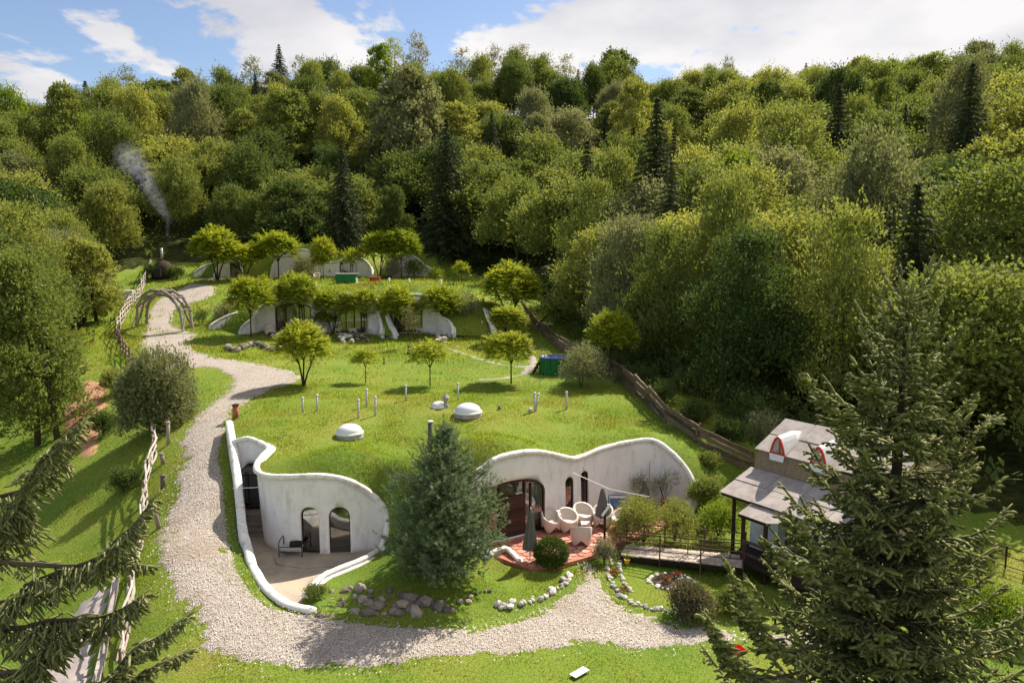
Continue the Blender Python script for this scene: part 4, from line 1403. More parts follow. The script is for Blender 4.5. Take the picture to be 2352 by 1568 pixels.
def sumac_proto(key, seed, h, rx, rz, stems, n_frond, L=0.62, flat=0.5):
    r = np.random.default_rng(seed)
    m = MB(); tips = []
    zc = h - rz
    for s in range(stems):
        a = 2 * math.pi * s / max(1, stems) + r.uniform(-.4, .4)
        off = 0.0 if stems == 1 else 0.3 * rx
        k = Vector((math.cos(a) * off, math.sin(a) * off, zc * r.uniform(.5, .7)))
        m.tube([(0, 0, -.2), tuple(k * .5 + Vector((0, 0, 0.05))), tuple(k)], [h * .018, h * .014, h * .012], 6)
        for b in range(4 if stems == 1 else 3):
            a2 = a + r.uniform(-1.4, 1.4) if stems > 1 else 2 * math.pi * b / 4 + r.uniform(-.4, .4)
            q = k + Vector((math.cos(a2) * rx * .35, math.sin(a2) * rx * .35, (h - k.z) * .4)); e = Vector((math.cos(a2) * rx * .62, math.sin(a2) * rx * .62, zc + rz * r.uniform(.1, .6)))
            m.tube([k, q, e], [h * .011, h * .008, h * .004], 5)
    tm = m.mesh('trunk_' + key, True)
    C, D, S = [], [], []
    clumps = [(r.uniform(-.55, .55) * rx, r.uniform(-.55, .55) * rx, zc + r.uniform(-.35, .35) * rz) for _ in range(7)]
    for i in range(n_frond):
        if i % 2:
            n = unit(r.normal(size=3)); n[2] = abs(n[2]) * 1.0 - 0.25
            p = np.array([n[0] * rx * .78, n[1] * rx * .78, zc + n[2] * rz * .8])
        else:
            c = clumps[r.integers(7)]; n = unit(r.normal(size=3)); n[2] = abs(n[2]) - .2
            p = np.array(c) + n * np.array([rx, rx, rz]) * .42
        lump = 0.66 + 0.66 * float(vnoise(p[0] / rx * 2.2 + seed, p[1] / rx * 2.2, 1))
        p = np.array([0, 0, zc]) + (p - [0, 0, zc]) * lump
        d = unit(np.array([n[0], n[1], 0.35 + 0.7 * max(0, n[2])]) + r.normal(size=3) * .35)
        c_, d_, s_ = frond(r, p, d, L * r.uniform(.75, 1.5))
        C.append(c_); D.append(d_); S.append(s_)
    C, D, S = np.vstack(C), np.vstack(D), np.concatenate(S)
    V, F = leaf_quads(C, D, S * 1.1, S * .5, r, np.array([0, 0, 1.0]) + r.normal(size=C.shape) * .35)
    PROTO[key] = (np_mesh('crown_' + key, V, F), tm)


for k in range(4):
    sumac_proto(f'sumac{k}', 300 + k, 4.0, 1.75, 1.6, 1 + (k % 2) * 2, 950)
sumac_proto('sapling0', 310, 2.2, 0.85, 0.75, 1, 210, 0.5)
sumac_proto('sapling1', 311, 2.6, 1.1, 0.9, 1, 330, 0.55)


def house2_surface(u, v):
    return ground(u, v)


SUMACS = [  # u, v base, v top, crown px width, proto, label
    (697, 885, 738, 152, 'sumac1', 'large two-stemmed feathery sumac at the end of the gravel spur'),
    (840, 878, 800, 72, 'sapling0', 'smallest feathery sapling on the lawn above the grass roof'),
    (988, 886, 782, 98, 'sapling1', 'slim single-stemmed sumac in the middle of the lawn'),
    (1174, 881, 757, 122, 'sumac0', 'sumac with two thin stems beside the path to the hot tub'),
    (1400, 868, 708, 118, 'sumac2', 'yellow green sumac standing alone against the dark wood behind the hot tub'),
    (1168, 790, 700, 108, 'sumac3', 'low sumac in front of the white wing wall right of the second house'),
    (1172, 752, 602, 152, 'sumac1', 'tallest sumac group against the dark wood right of the second house'),
    (577, 772, 630, 118, 'sumac0', 'dark round sumac before the left wing of the second house'),
    (690, 764, 622, 110, 'sumac2', 'sumac in front of the left arched bay of the second house'),
    (765, 768, 658, 98, 'sumac3', 'sumac between the first and second bays of the second house'),
    (838, 770, 658, 88, 'sumac0', 'sumac covering the right half of the middle bay of the second house'),
    (915, 772, 655, 105, 'sumac1', 'sumac covering the right-hand bay of the second house'),
    (1012, 770, 652, 104, 'sumac2', 'darker sumac at the right wing of the second house'),
    (745, 768, 715, 62, 'sapling1', 'small pale sumac sapling below the left bay of the second house'),
    (498, 634, 520, 128, 'sumac1', 'broad sumac at the far left of the furthest house'),
    (562, 636, 555, 112, 'sumac3', 'low sumac, second from the left before the furthest house'),
    (640, 634, 527, 112, 'sumac0', 'tall sumac beside the left bay of the furthest house'),
    (736, 642, 582, 44, 'sapling1', 'small sumac sapling in front of the furthest house between two bays'),
    (810, 636, 570, 52, 'sapling1', 'small sumac left of the green shed roof line'),
    (742, 612, 540, 60, 'sumac2', 'sumac partly hidden beside the drooping spruce'),
    (872, 632, 527, 90, 'sumac3', 'bright sumac right of the drooping spruce'),
    (922, 630, 522, 92, 'sumac0', 'bright green sumac at the right end of the furthest house'),
    (1060, 652, 600, 40, 'sapling0', 'lone little sumac in the dark gap right of the furthest house'),
]
for k, (u, vb, vt, wpx, key, lab) in enumerate(SUMACS):
    g = ground(u, vb)
    if vb < 648 and u < 1040: g = G(*at(u, vb, 101.5 if u < 800 else 103)[:2])
    top = at(u, vt, g[1])
    hh = {'sumac': 4.0, 'sapling0': 2.2, 'sapling1': 2.6}['sumac' if key.startswith('sumac') else key]
    rr = {'sumac': 2.1, 'sapling0': 1.12, 'sapling1': 1.4}['sumac' if key.startswith('sumac') else key]
    sz = (top[2] - g[2]) / hh
    sx = wpx / FPX * g[1] / 2 / rr
    tree('sumac_tree', key, tuple(g), lab, 'tree', 'sumac trees on the terraces', 'leaf_sumac', (sx, sx, sz), 0.9 * k)


# ------------------------------------------------------------------ shrubs
def shrub(name, u, v, wpx, hpx, label, mat, cat='shrub', seed=0, leaf=0.09, n=900, per=6, group=None, loc=None, depth=1.0, up=0.5, stems=True, z=None, Y=None):
    if Y is not None: g = at(u, v, Y); g[2] = g[2]
    elif z is not None: g = onz(u, v, z)
    elif v < 655 and 600 < u < 1030: g = G(*at(u, v, 102.5)[:2])
    else: g = on_roof(u, v) if v > 860 and 500 < u < 1650 else ground(u, v)
    w = wpx / FPX * g[1] / 2; h = hpx / FPX * g[1] * 1.0
    t = thing(name, tuple(g), label, cat, group)
    me = bush_mesh('foliage_' + name, 500 + seed, (w * 1.15, w * 1.15 * depth, h * 0.86), int(n * 1.5), per, max(0.18, min(0.5, w * 0.35)), leaf, leaf * .5, up=up)
    if name == 'topiary_ball':
        r_b = np.random.default_rng(3)
        me = np_mesh('foliage_ball', *spray_crown(r_b, [(0, 0, w * .93, w * .95)], 5200, 4, .07, .06, .035, .1, -1.0))
    if name == 'willow_shrub':   # hangs to the ground
        co = np.empty(len(me.vertices) * 3, np.float32); me.vertices.foreach_get('co', co); co = co.reshape(-1, 3)
        co[:, 2] = np.maximum(co[:, 2] * 1.18 - h * .2, 0.02); me.vertices.foreach_set('co', co.ravel()); me.update()
    link('foliage', me, MAT[mat], t, True)
    if stems:
        m = MB(); r = random.Random(seed)
        for k in range(5):
            a = r.uniform(0, 6.28)
            m.tube([(0, 0, -.1), (math.cos(a) * w * .2, math.sin(a) * w * .2, h * .3), (math.cos(a) * w * .45, math.sin(a) * w * .45, h * .65)], [0.03, 0.02, 0.008], 5)
        m.build('stem', MAT['bark'], t, local=True)
    return t


shrub('willow_shrub', 372, 982, 178, 205, 'big grey green willow shrub between the fence and the gravel road', 'leaf_grey', seed=1, leaf=0.17, n=2600, per=7)
shrub('round_shrub', 463, 745, 40, 36, 'small dark round shrub on the bank right of the log arch', 'leaf_deep', seed=2, leaf=0.1, n=260)
shrub('topiary_ball', 1266, 1304, 84, 92, 'clipped dark green ball bush beside the terrace steps', 'leaf_box', 'bush', seed=3, leaf=0.055, n=3000, per=5, stems=False, up=0.2)
shrub('lavender_bush', 1588, 1418, 118, 68, 'grey brown lavender bush at the end of the stone border', 'leaf_lavender', 'bush', seed=4, leaf=0.09, n=1500, up=0.9, z=0.0)
shrub('terrace_bush', 1478, 1245, 124, 112, 'leafy bush growing at the terrace edge behind the footbridge rails', 'leaf_yellow', 'bush', seed=5, leaf=0.085, n=1300, z=0.15)
shrub('terrace_bush', 1550, 1236, 86, 100, 'smaller yellow green bush right of the leafy terrace bush', 'leaf_beech', 'bush', seed=6, leaf=0.085, n=800, z=0.2)
shrub('hot_tub_shrub', 1335, 890, 104, 120, 'loose grey green shrub right in front of the hot tub', 'leaf_grey', seed=7, leaf=0.12, n=900, per=6)
shrub('bank_shrub', 1755, 1068, 105, 135, 'pale leafed shrub behind the slab fence left of the small house', 'leaf_grey', seed=8, leaf=0.13, n=900, Y=40)
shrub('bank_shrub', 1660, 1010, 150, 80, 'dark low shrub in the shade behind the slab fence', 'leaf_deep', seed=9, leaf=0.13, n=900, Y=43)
shrub('bank_shrub', 1625, 1160, 85, 70, 'green shrub on the bank right of the white wing wall', 'leaf_beech', seed=10, leaf=0.1, n=800, z=0.9)
shrub('bank_shrub', 1650, 1225, 95, 75, 'bright green shrub below the bank beside the footbridge', 'leaf_bright', seed=11, leaf=0.09, n=800, z=0.4)
shrub('roof_shrub', 1068, 742, 85, 70, 'tangled shrub at the right shoulder of the second house', 'leaf_grey', seed=12, leaf=0.14, n=700, Y=73)
shrub('wing_shrub', 525, 742, 60, 55, 'grey shrub at the left shoulder of the second house', 'leaf_grey', seed=13, leaf=0.14, n=450)
shrub('silver_shrub', 700, 640, 50, 70, 'silvery shrub before the furthest house', 'leaf_grey', seed=14, leaf=0.16, n=420)
shrub('silver_shrub', 905, 640, 46, 62, 'silvery shrub right of the green shed', 'leaf_pale', seed=15, leaf=0.16, n=420)
shrub('blue_green_bush', 955, 632, 55, 58, 'blue green round bush at the right end of the furthest house', 'leaf_deep', 'bush', seed=16, leaf=0.16, n=480)
shrub('yellow_bush', 1000, 650, 38, 26, 'low yellow green bush by the right wing of the furthest house', 'leaf_sumac', 'bush', seed=17, leaf=0.14, n=260)
shrub('fence_shrub', 190, 720, 110, 90, 'bushy green shrub under the trees left of the white tank', 'leaf_yellow', seed=18, leaf=0.16, n=800)
shrub('fence_shrub', 240, 1000, 70, 60, 'low weeds and shrub on the leaf-covered bank by the fence', 'leaf_deep', seed=19, leaf=0.12, n=500)
shrub('fence_shrub', 262, 905, 60, 70, 'yellow green shrub on the bank left of the willow shrub', 'leaf_yellow', seed=20, leaf=0.13, n=450)
shrub('fence_shrub', 285, 1130, 70, 60, 'weedy shrub below the woven fence in the shade', 'leaf_deep', seed=21, leaf=0.1, n=500)
shrub('garden_shrub', 1690, 1405, 90, 55, 'leafy garden shrub right of the lavender bush', 'leaf_beech', seed=22, leaf=0.085, n=700, z=0.0)
shrub('garden_shrub', 2290, 1450, 160, 110, 'tangled leafy garden shrubs at the lower right edge', 'leaf_bright', seed=23, leaf=0.09, n=1500, z=0.0)
shrub('garden_shrub', 2240, 1330, 120, 60, 'flowering garden shrub before the garden railing at right', 'leaf_beech', seed=24, leaf=0.09, n=800, z=0.3)
shrub('white_flower_shrub', 1388, 1290, 52, 62, 'slender white-flowered shrub at the mouth of the footbridge', 'leaf_pale', seed=25, leaf=0.07, n=420, z=0.15)
shrub('rock_garden_weeds', 725, 1372, 60, 26, 'weeds at the corner of the rock garden by the low wall', 'leaf_beech', seed=26, leaf=0.06, n=360, stems=False, z=0.25)
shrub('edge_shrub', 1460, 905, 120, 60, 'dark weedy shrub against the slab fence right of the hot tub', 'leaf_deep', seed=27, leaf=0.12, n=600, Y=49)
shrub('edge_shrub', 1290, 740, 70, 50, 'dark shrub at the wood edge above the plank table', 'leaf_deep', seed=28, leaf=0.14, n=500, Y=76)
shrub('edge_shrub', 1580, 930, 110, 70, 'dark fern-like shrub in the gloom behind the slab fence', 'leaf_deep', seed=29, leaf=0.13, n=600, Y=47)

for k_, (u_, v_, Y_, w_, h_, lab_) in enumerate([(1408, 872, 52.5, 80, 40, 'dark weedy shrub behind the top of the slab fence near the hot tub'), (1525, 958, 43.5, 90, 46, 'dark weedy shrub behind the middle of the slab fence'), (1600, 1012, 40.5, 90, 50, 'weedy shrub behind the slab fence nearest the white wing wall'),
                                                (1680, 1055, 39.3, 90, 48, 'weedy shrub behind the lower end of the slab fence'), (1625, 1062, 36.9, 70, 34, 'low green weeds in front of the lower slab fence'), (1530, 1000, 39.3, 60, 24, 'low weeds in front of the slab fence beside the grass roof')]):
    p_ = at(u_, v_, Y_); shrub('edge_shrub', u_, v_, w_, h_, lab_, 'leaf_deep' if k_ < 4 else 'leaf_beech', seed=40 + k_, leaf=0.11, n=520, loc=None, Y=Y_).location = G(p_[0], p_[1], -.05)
shrub('kiln_shrub', 352, 642, 46, 40, 'dark shrub left of the kiln at the top of the road', 'leaf_deep', seed=31, leaf=0.2, n=400)
shrub('kiln_shrub', 405, 640, 36, 26, 'low dark shrub right of the kiln', 'leaf_deep', seed=32, leaf=0.2, n=300)
# slender sapling in front of the footbridge
g = onz(1578, 1296, 0.0)
SP = thing('sapling', tuple(g), 'slender leafy sapling standing in front of the footbridge', 'tree')
r_ = np.random.default_rng(61)
V, F = spray_crown(r_, [(0, 0, 1.2, .3), (.15, 0, 1.55, .32), (-.12, .1, 1.8, .28), (.05, 0, 2.1, .2)], 150, 5, 0.28, 0.11, 0.05)
link('crown', np_mesh('crown_sapling', V, F), MAT['leaf_yellow'], SP, True)
MB().tube([(0, 0, -.1), (.02, 0, .8), (0, 0, 2.1)], [.03, .022, .008], 6).build('trunk', MAT['bark'], SP, local=True)

# young fruit tree by the stump
g = ground(940, 800)
SP = thing('young_tree', tuple(g), 'thin grey young tree beside the stump on the lawn', 'tree')
V, F = spray_crown(r_, [(0, 0, 1.7, .5), (.15, 0, 2.3, .55), (-.1, .1, 2.9, .4)], 160, 5, 0.4, 0.16, 0.08)
link('crown', np_mesh('crown_young', V, F), MAT['leaf_lavender'], SP, True)
MB().tube([(0, 0, -.1), (.02, 0, 1.2), (0, 0, 2.9)], [.04, .03, .01], 6).build('trunk', MAT['bark'], SP, local=True)


# ------------------------------------------------------------------ big trees on the left
def big_left():
    r = np.random.default_rng(77)
    def one(u, v, wpx, vtop, uc, lab, mat, n, leaf, z0=0.13, nb=34):
        g = ground(u, v)
        top = at(uc, vtop, g[1]); h = top[2] - g[2]; rx = wpx / FPX * g[1] / 2
        t = thing('broadleaf_tree', tuple(g), lab, 'tree', 'trees left of the fence')
        bl = egg_blobs(r, nb, rx, h * z0, h, rx * .36, 0.5)
        V, F = spray_crown(r, bl, n, 7, rx * .17, leaf, leaf * .5, 0.45, -0.6)
        V[:, 0] += top[0] - g[0]
        link('crown', np_mesh('crown_left', V, F), MAT[mat], t, True)
        m = MB()
        for k in range(2):
            m.tube([(k * 1.1 - .5, k * .3, -.3), (k * .9 - .4, 0, h * .3), ((top[0] - g[0]) * .5 + k * .8, 0, h * .7)], [.2, .15, .05], 7)
        m.build('trunk', MAT['bark'], t, True, True)
    one(105, 1018, 235, 575, 15, 'huge dense broadleaf tree shading the lawn at the left edge', 'leaf_beech', 7000, 0.23, 0.04, 46)
    one(205, 740, 120, 545, 190, 'bushy yellow green tree above the white tank', 'leaf_yellow', 2700, 0.3, 0.02)
    one(60, 760, 190, 525, 40, 'bright green tree behind the huge tree at the left edge', 'leaf_yellow', 2400, 0.3)


big_left()


# ------------------------------------------------------------------ needles
def needles(r, P0, P1, dens, ln, wd, fwd=0.7):
    """needles along straight twig pieces P0 -> P1 (arrays); one thin triangle each"""
    L = np.linalg.norm(P1 - P0, axis=1)
    cnt = np.maximum(2, (L * dens).astype(int))
    rep = np.repeat(np.arange(len(L)), cnt)
    t = r.random(len(rep))
    d = unit(P1 - P0)[rep]
    c = P0[rep] + (P1 - P0)[rep] * t[:, None]
    s = unit(np.cross(d, r.normal(size=(len(rep), 3))))
    nd = unit(s + d * fwd)
    w = unit(np.cross(nd, d + 1e-4)) * wd * .5
    ln = ln * r.uniform(.75, 1.2, len(rep))[:, None]
    V = np.stack([c - w, c + w, c + nd * ln], 1).reshape(-1, 3)
    return V, np.arange(len(V)).reshape(-1, 3)


def fingers(r, P0, P1, rad, nn, ln, wd):
    """needle-clad shoots: a bristly spindle with loose needles standing off it"""
    n = len(P0)
    d = P1 - P0; L = np.linalg.norm(d, axis=1, keepdims=True); d = d / (L + 1e-9)
    s = unit(np.cross(d, r.normal(size=(n, 3)))); t = np.cross(s, d)
    R_ = rad * r.uniform(.75, 1.25, (n, 1))
    rings = []
    for f, k in ((0.0, .55), (.35, 1.0), (.8, .9)):
        for a in (0, math.pi / 2, math.pi, 1.5 * math.pi):
            rings.append(P0 + d * L * f + (s * math.cos(a + f) + t * math.sin(a + f)) * R_ * k)
    rings.append(P1 + d * .01)
    V = np.stack(rings, 1)
    T = []
    for i in range(2):
        for j in range(4):
            a, b = i * 4 + j, i * 4 + (j + 1) % 4
            T += [(a, b, b + 4), (a, b + 4, a + 4)]
    for j in range(4): T.append((8 + j, 8 + (j + 1) % 4, 12))
    F = (np.arange(n)[:, None, None] * 13 + np.array(T)[None]).reshape(-1, 3)
    V = V.reshape(-1, 3)
    rep = np.repeat(np.arange(n), nn)
    f = r.random(len(rep))[:, None]
    dd = d[rep]; c = P0[rep] + dd * L[rep] * f
    o = unit(np.cross(dd, r.normal(size=(len(rep), 3))))
    nd = unit(o + dd * .75)
    w = unit(np.cross(nd, dd + 1e-4)) * wd * .5
    V2 = np.stack([c + o * rad * .4 - w, c + o * rad * .4 + w, c + o * rad * .4 + nd * ln], 1).reshape(-1, 3)
    F2 = np.arange(len(V2)).reshape(-1, 3) + len(V)
    return np.vstack([V, V2]), np.vstack([F, F2])


def spruce_branch(r, a, L, z, lift, droop_tip, P0, P1, wood, base=(0, 0), twig=0.34, hang=0.25, step=0.075, tipup=0.25, path=None):
    """append twig pieces of one branch"""
    n = 9
    s = np.linspace(0, 1, n)
    if path is None:
        x = s * L
        zz = z + lift * L * s - droop_tip * L * s ** 1.5 + tipup * L * s ** 4
        c = np.c_[base[0] + math.cos(a) * x, base[1] + math.sin(a) * x, zz]
    else:
        c = np.asarray(path); n = len(c); s = np.linspace(0, 1, n); L = float(np.linalg.norm(np.diff(c, axis=0), axis=1).sum())
    wood.tube([tuple(p) for p in c], [max(0.004, 0.0075 * L * (1 - q) + 0.003) for q in s], 5, cap=False)
    k = max(4, int(L / step))
    for i in range(k):
        t = 0.12 + 0.88 * (i + r.random()) / k
        j = min(n - 2, int(t * (n - 1))); f = t * (n - 1) - j
        p = c[j] * (1 - f) + c[j + 1] * f
        d = unit(c[j + 1] - c[j])
        side = unit(np.cross(d, [0, 0, 1]))
        for sg in (-1, 1):
            l = twig * min(1.0, L) * (1.12 - t) ** 0.7 * r.uniform(.6, 1.2) + 0.05
            dd = unit(d * (0.55 + .4 * t) + side * sg * r.uniform(.5, .9) + np.array([0, 0, -hang * r.uniform(.3, 1.5) + 0.12]))
            dd = unit(dd + r.normal(size=3) * .14)
            q = p + dd * l * .55
            e = q + unit(dd + np.array([0, 0, -hang * .9]) + r.normal(size=3) * .2) * l * .45
            P0 += [p, q]; P1 += [q, e]
            if l > 0.16:   # side shoots
                for m in range(int(l / 0.055)):
                    tt = (m + .6) / (l / 0.055)
                    pp = p + (e - p) * tt
                    s2 = unit(np.cross(dd, [0, 0, 1]))
                    d3 = unit(dd * .7 + s2 * (1 if m % 2 else -1) * .8 + np.array([0, 0, r.uniform(-.5, .15) - hang * .5]))
                    P0.append(pp); P1.append(pp + d3 * l * .38 * r.uniform(.7, 1.2))
    P0.append(c[-2]); P1.append(c[-1] + unit(c[-1] - c[-2]) * 0.1)
    for i in range(n // 2, n - 1):
        P0.append(c[i]); P1.append(c[i + 1])


def finish_needles(t, r, P0, P1, wood, mat, dens, ln, wd, name='foliage'):
    P0, P1 = np.array(P0), np.array(P1)
    ok = np.linalg.norm(P1 - P0, axis=1) > .03
    V, F = fingers(r, P0[ok], P1[ok], dens, 7, ln, wd)
    link(name, np_mesh(name, V, F), MAT[mat], t)
    wood.build('branches', MAT['bark'], t)


def right_spruce():
    r = np.random.default_rng(5)
    Y = 9.0
    top = at(2088, 652, Y)
    bx, by = top[0], top[1]
    t = thing('spruce_tree', (bx, by, float(gz(bx, by))), 'large spruce in the right foreground with upright pale shoots, hiding the small house', 'tree')
    MB().tube([(bx, by, -.2), (bx, by, 6), (bx, by, 10.5), (bx, by, top[2] - .25), tuple(top)], [.22, .13, .055, .016, .006], 10).build('trunk', MAT['bark'], t, True)
    P0, P1 = [np.array([bx, by, top[2] - .45])], [top + [0, 0, .02]]
    wood = MB()
    z = top[2] - 0.28
    k = 0
    while z > 6.4:
        drop = top[2] - z
        nb = 5 + int(min(4, drop * 1.1))
        L0 = 0.26 + 0.33 * drop ** 0.98
        for b in range(nb):
            a = 2 * math.pi * b / nb + k * 0.7 + r.uniform(-.2, .2)
            L = L0 * r.uniform(.7, 1.08)
            lift = 1.1 * math.exp(-drop / 0.9) + 0.3
            spruce_branch(r, a, L, z + r.uniform(-.08, .08), lift, 0.32 * min(1, drop / 2), P0, P1, wood, (bx, by), twig=0.38, hang=0.3 * min(1, drop / 1.5), step=0.1, tipup=0.4)
        for b in range(4):
            spruce_branch(r, r.uniform(0, 6.28), L0 * r.uniform(.35, .6), z - .12, 0.35, 0.1, P0, P1, wood, (bx, by), twig=0.26, hang=0.2, step=0.11, tipup=0.3)
        z -= 0.26 + 0.012 * k
        k += 1
    # long ascending side leaders seen on the left flank
    for (pts) in [[(1990, 1060, 9.0), (1935, 980, 8.7), (1895, 925, 8.6), (1852, 868, 8.6)], [(2040, 1000, 8.9), (2000, 900, 8.6), (1968, 870, 8.5)],
                  [(1900, 1320, 8.6), (1850, 1250, 8.2), (1820, 1190, 8.1)], [(2160, 1010, 9.0), (2200, 960, 8.9), (2236, 915, 8.9)], [(2190, 1080, 9.0), (2235, 1000, 8.8), (2290, 960, 8.8)],
                  [(1880, 1480, 8.2), (1790, 1500, 7.6), (1730, 1440, 7.3), (1700, 1370, 7.2), (1672, 1300, 7.2)], [(1850, 1540, 7.8), (1720, 1560, 7.0), (1660, 1480, 6.8), (1628, 1425, 6.8)],
                  [(1890, 1330, 8.4), (1800, 1290, 8.0), (1765, 1250, 7.9)]]:
        c = catmull([at(*p) for p in pts], 3)
        spruce_branch(r, 0, 1, 0, 0, 0, P0, P1, wood, path=c, twig=0.3, hang=0.12, step=0.07)
    finish_needles(t, r, P0, P1, wood, 'needle_spruce', .0185, 0.028, 0.0065)

    return len(P0)


def left_spruce():
    r = np.random.default_rng(6)
    Y = 6.2
    bx, by = -5.9, 6.3
    t = thing('spruce_tree', (bx, by, float(gz(bx, by))), 'drooping spruce boughs reaching in from the lower left corner', 'tree')
    MB().tube([(bx, by, -1.2), (bx, by, 6), (bx, by, 11), (bx, by, 14.5)], [.3, .2, .1, .015], 10).build('trunk', MAT['bark'], t, True)
    P0, P1, wood = [], [], MB()
    def bough(pts, hang=0.75, twig=0.27):
        wood = MB()
        start = np.array([bx, by, at(pts[0][0], pts[0][1], Y)[2] + 0.1])
        c = catmull([start] + [at(u, v, yy) for u, v, yy in pts], 3)
        spruce_branch(r, 0, 1, 0, 0, 0, P0, P1, wood, path=c, twig=twig, hang=hang, step=0.045)
        wood.build('branch', MAT['bark'], t)
    bough([(0, 1140, 6.0), (80, 1079, 5.9), (122, 1026, 5.8), (184, 974, 5.8)])
    bough([(0, 1385, 5.8), (60, 1345, 5.7), (144, 1311, 5.6), (228, 1280, 5.5), (271, 1236, 5.4), (306, 1206, 5.4), (350, 1149, 5.4)])
    bough([(150, 1300, 5.6), (240, 1290, 5.5), (340, 1300, 5.4)], 0.5, 0.16)
    bough([(0, 1442, 5.6), (109, 1425, 5.5), (219, 1420, 5.4), (280, 1398, 5.3), (324, 1368, 5.3)])
    bough([(0, 1545, 5.4), (70, 1510, 5.3), (131, 1473, 5.2), (178, 1430, 5.2)])
    bough([(0, 1600, 5.2), (120, 1600, 5.0), (240, 1565, 4.9), (306, 1495, 4.9), (363, 1464, 4.9), (424, 1420, 4.9)], 0.5, 0.2)
    bough([(150, 1610, 5.0), (260, 1590, 4.9), (340, 1540, 4.9), (425, 1500, 4.9)], 0.4, 0.16)
    bough([(-40, 1240, 6.0), (20, 1195, 5.9), (40, 1160, 5.8)], 1.1, 0.34)
    for k in range(30):   # the rest of the tree, outside the frame
        z = 4.5 + 9.6 * k / 30
        a = r.uniform(math.pi * .62, math.pi * 1.45)
        spruce_branch(r, a, 0.3 + 0.17 * (14.5 - z), z, 0.25, 0.35, P0, P1, wood, (bx, by), twig=0.4, hang=0.6, step=0.2)
    finish_needles(t, r, P0, P1, wood, 'needle_bough', .0095, 0.02, 0.005)



right_spruce()
left_spruce()


def blue_pine():
    r = np.random.default_rng(9)
    b = on_roof(1012, 1322); top = at(1022, 968, b[1]); h = top[2] - b[2]
    t = thing('blue_pine', tuple(b), 'bushy blue green pine on the rock garden mound before the grass roof', 'tree')
    wood = MB()
    MB().tube([b - [0, 0, .3], b + [0, 0, h * .5], (top[0], top[1], top[2] - .3)], [.13, .08, .015], 8).build('trunk', MAT['bark'], t, True)
    P0, P1 = [], []
    def tuft(p, d, l):
        P0.append(p); P1.append(p + unit(d) * l)
    levels = 21
    for i in range(levels):
        q = i / (levels - 1)
        z = b[2] + h * (0.06 + 0.86 * q)
        R_ = float(np.interp(q, [0, .1, .28, .55, .78, 1], [1.95, 2.25, 2.4, 1.65, .86, .14])) * (0.92 + .14 * math.sin(i * 2.3))
        nb = int(15 - 8 * q)
        for k in range(nb):
            a = 2 * math.pi * (k + r.random()) / nb
            L = R_ * r.uniform(.72, 1.12)
            up = 0.02 + 0.6 * q + r.uniform(-.06, .12)
            x0 = np.array([b[0] + (top[0] - b[0]) * q, b[1], z])
            d = np.array([math.cos(a), math.sin(a), up])
            e = x0 + d * L + [0, 0, .12 * L]
            mid = x0 + d * L * .55
            wood.tube([tuple(x0), tuple(mid), tuple(e)], [.03 * (1 - q) + .008, .018, .006], 5, cap=False)
            for m in range(max(4, int(L * 8))):
                s = 0.3 + 0.7 * (m + r.random()) / max(4, int(L * 8))
                p = x0 + (e - x0) * s + r.normal(size=3) * [.16, .16, .1] * (L * .5)
                for _ in range(2):
                    tuft(p + r.normal(size=3) * .1, d * .7 + r.normal(size=3) * .55 + [0, 0, .5], r.uniform(.14, .26))
            tuft(e, d + [0, 0, .8], .3)
    for k in range(4):   # upright candles at the top
        a = k * 0.9
        p = np.array([top[0] + .28 * math.cos(a), b[1] + .28 * math.sin(a), top[2] - .75 + .2 * (k % 3)])
        tuft(p, np.array([.25 * math.cos(a), .25 * math.sin(a), 1]), .6)
    tuft(np.array([top[0], b[1], top[2] - .7]), np.array([0, 0, 1.]), .75)
    V, F = needles(r, np.array(P0), np.array(P1), 130, 0.12, 0.02, 0.9)
    link('foliage', np_mesh('foliage', V, F), MAT['needle_blue'], t)
    wood.build('branches', MAT['bark'], t)


blue_pine()
# ------------------------------------------------------------------ further earth houses
def far_house(name, label, rims, bays, roof_back, roof_in, side_l, side_r, origin):
    H = thing(name, origin, label, 'house')
    out = []
    walls = []
    for rim in rims:
        top = np.array([at(u, v, Y) for u, v, Y in rim])
        base = np.array([[p[0], p[1] - 0.1, float(gz(p[0], p[1])) - 0.4] for p in top])
        tc, bc = catmull(top, 3), catmull(base, 3)
        w, _ = ribbon_wall('facade_wall', tc, bc, 0.3, MAT['white_plaster'], H, rows=4)
        parapet('parapet', tc, 0.16, 0.12, MAT['parapet_plaster'], H, len(walls))
        walls.append((w, tc, bc)); out.append(tc - [0, 0, .02])
    for wi, u, v, w, h, mull in bays:
        W, tc, bc = walls[wi]
        p, n = wall_spot(tc, bc, u, v)
        n = unit(np.array([n[0] * .3, n[1], 0])); o = np.array([p[0], p[1], float(gz(p[0], p[1])) + 0.12])
        c = cut(W, arch_profile(w, h, 10, 0.14), o, n, -1.4, 1.4); bake(W, [c])
        f = opening(H, 'glazed_front', o, n, w, h, mull, 0.14, 0.1, 0.12)
        nv, s = Vector(n), Vector((0, 0, 1)).cross(Vector(n)).normalized()
        cm = MB()
        for k in range(int(w / .16)):
            x = -w / 2 + .1 + k * .16
            if (k // 3) % 2: continue
            cm.tube([Vector(o) - nv * .5 + s * x + Vector((0, 0, .1)), Vector(o) - nv * .5 + s * x + Vector((0, 0, h - .5))], .09, 6)
        cm.build('curtain', MAT['curtain'], f)
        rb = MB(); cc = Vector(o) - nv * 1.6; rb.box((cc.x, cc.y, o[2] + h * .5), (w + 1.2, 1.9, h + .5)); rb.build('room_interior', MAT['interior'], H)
    B = np.vstack([side_l] + [x for pair in zip(out, [np.zeros((0, 3))] * len(out)) for x in pair] + [side_r, roof_back])
    roof, f, poly = roof_patch('grass_roof', B, roof_in, 1.0, MAT['turf'], H, 0.05, 0.12)
    return H, f, poly, walls


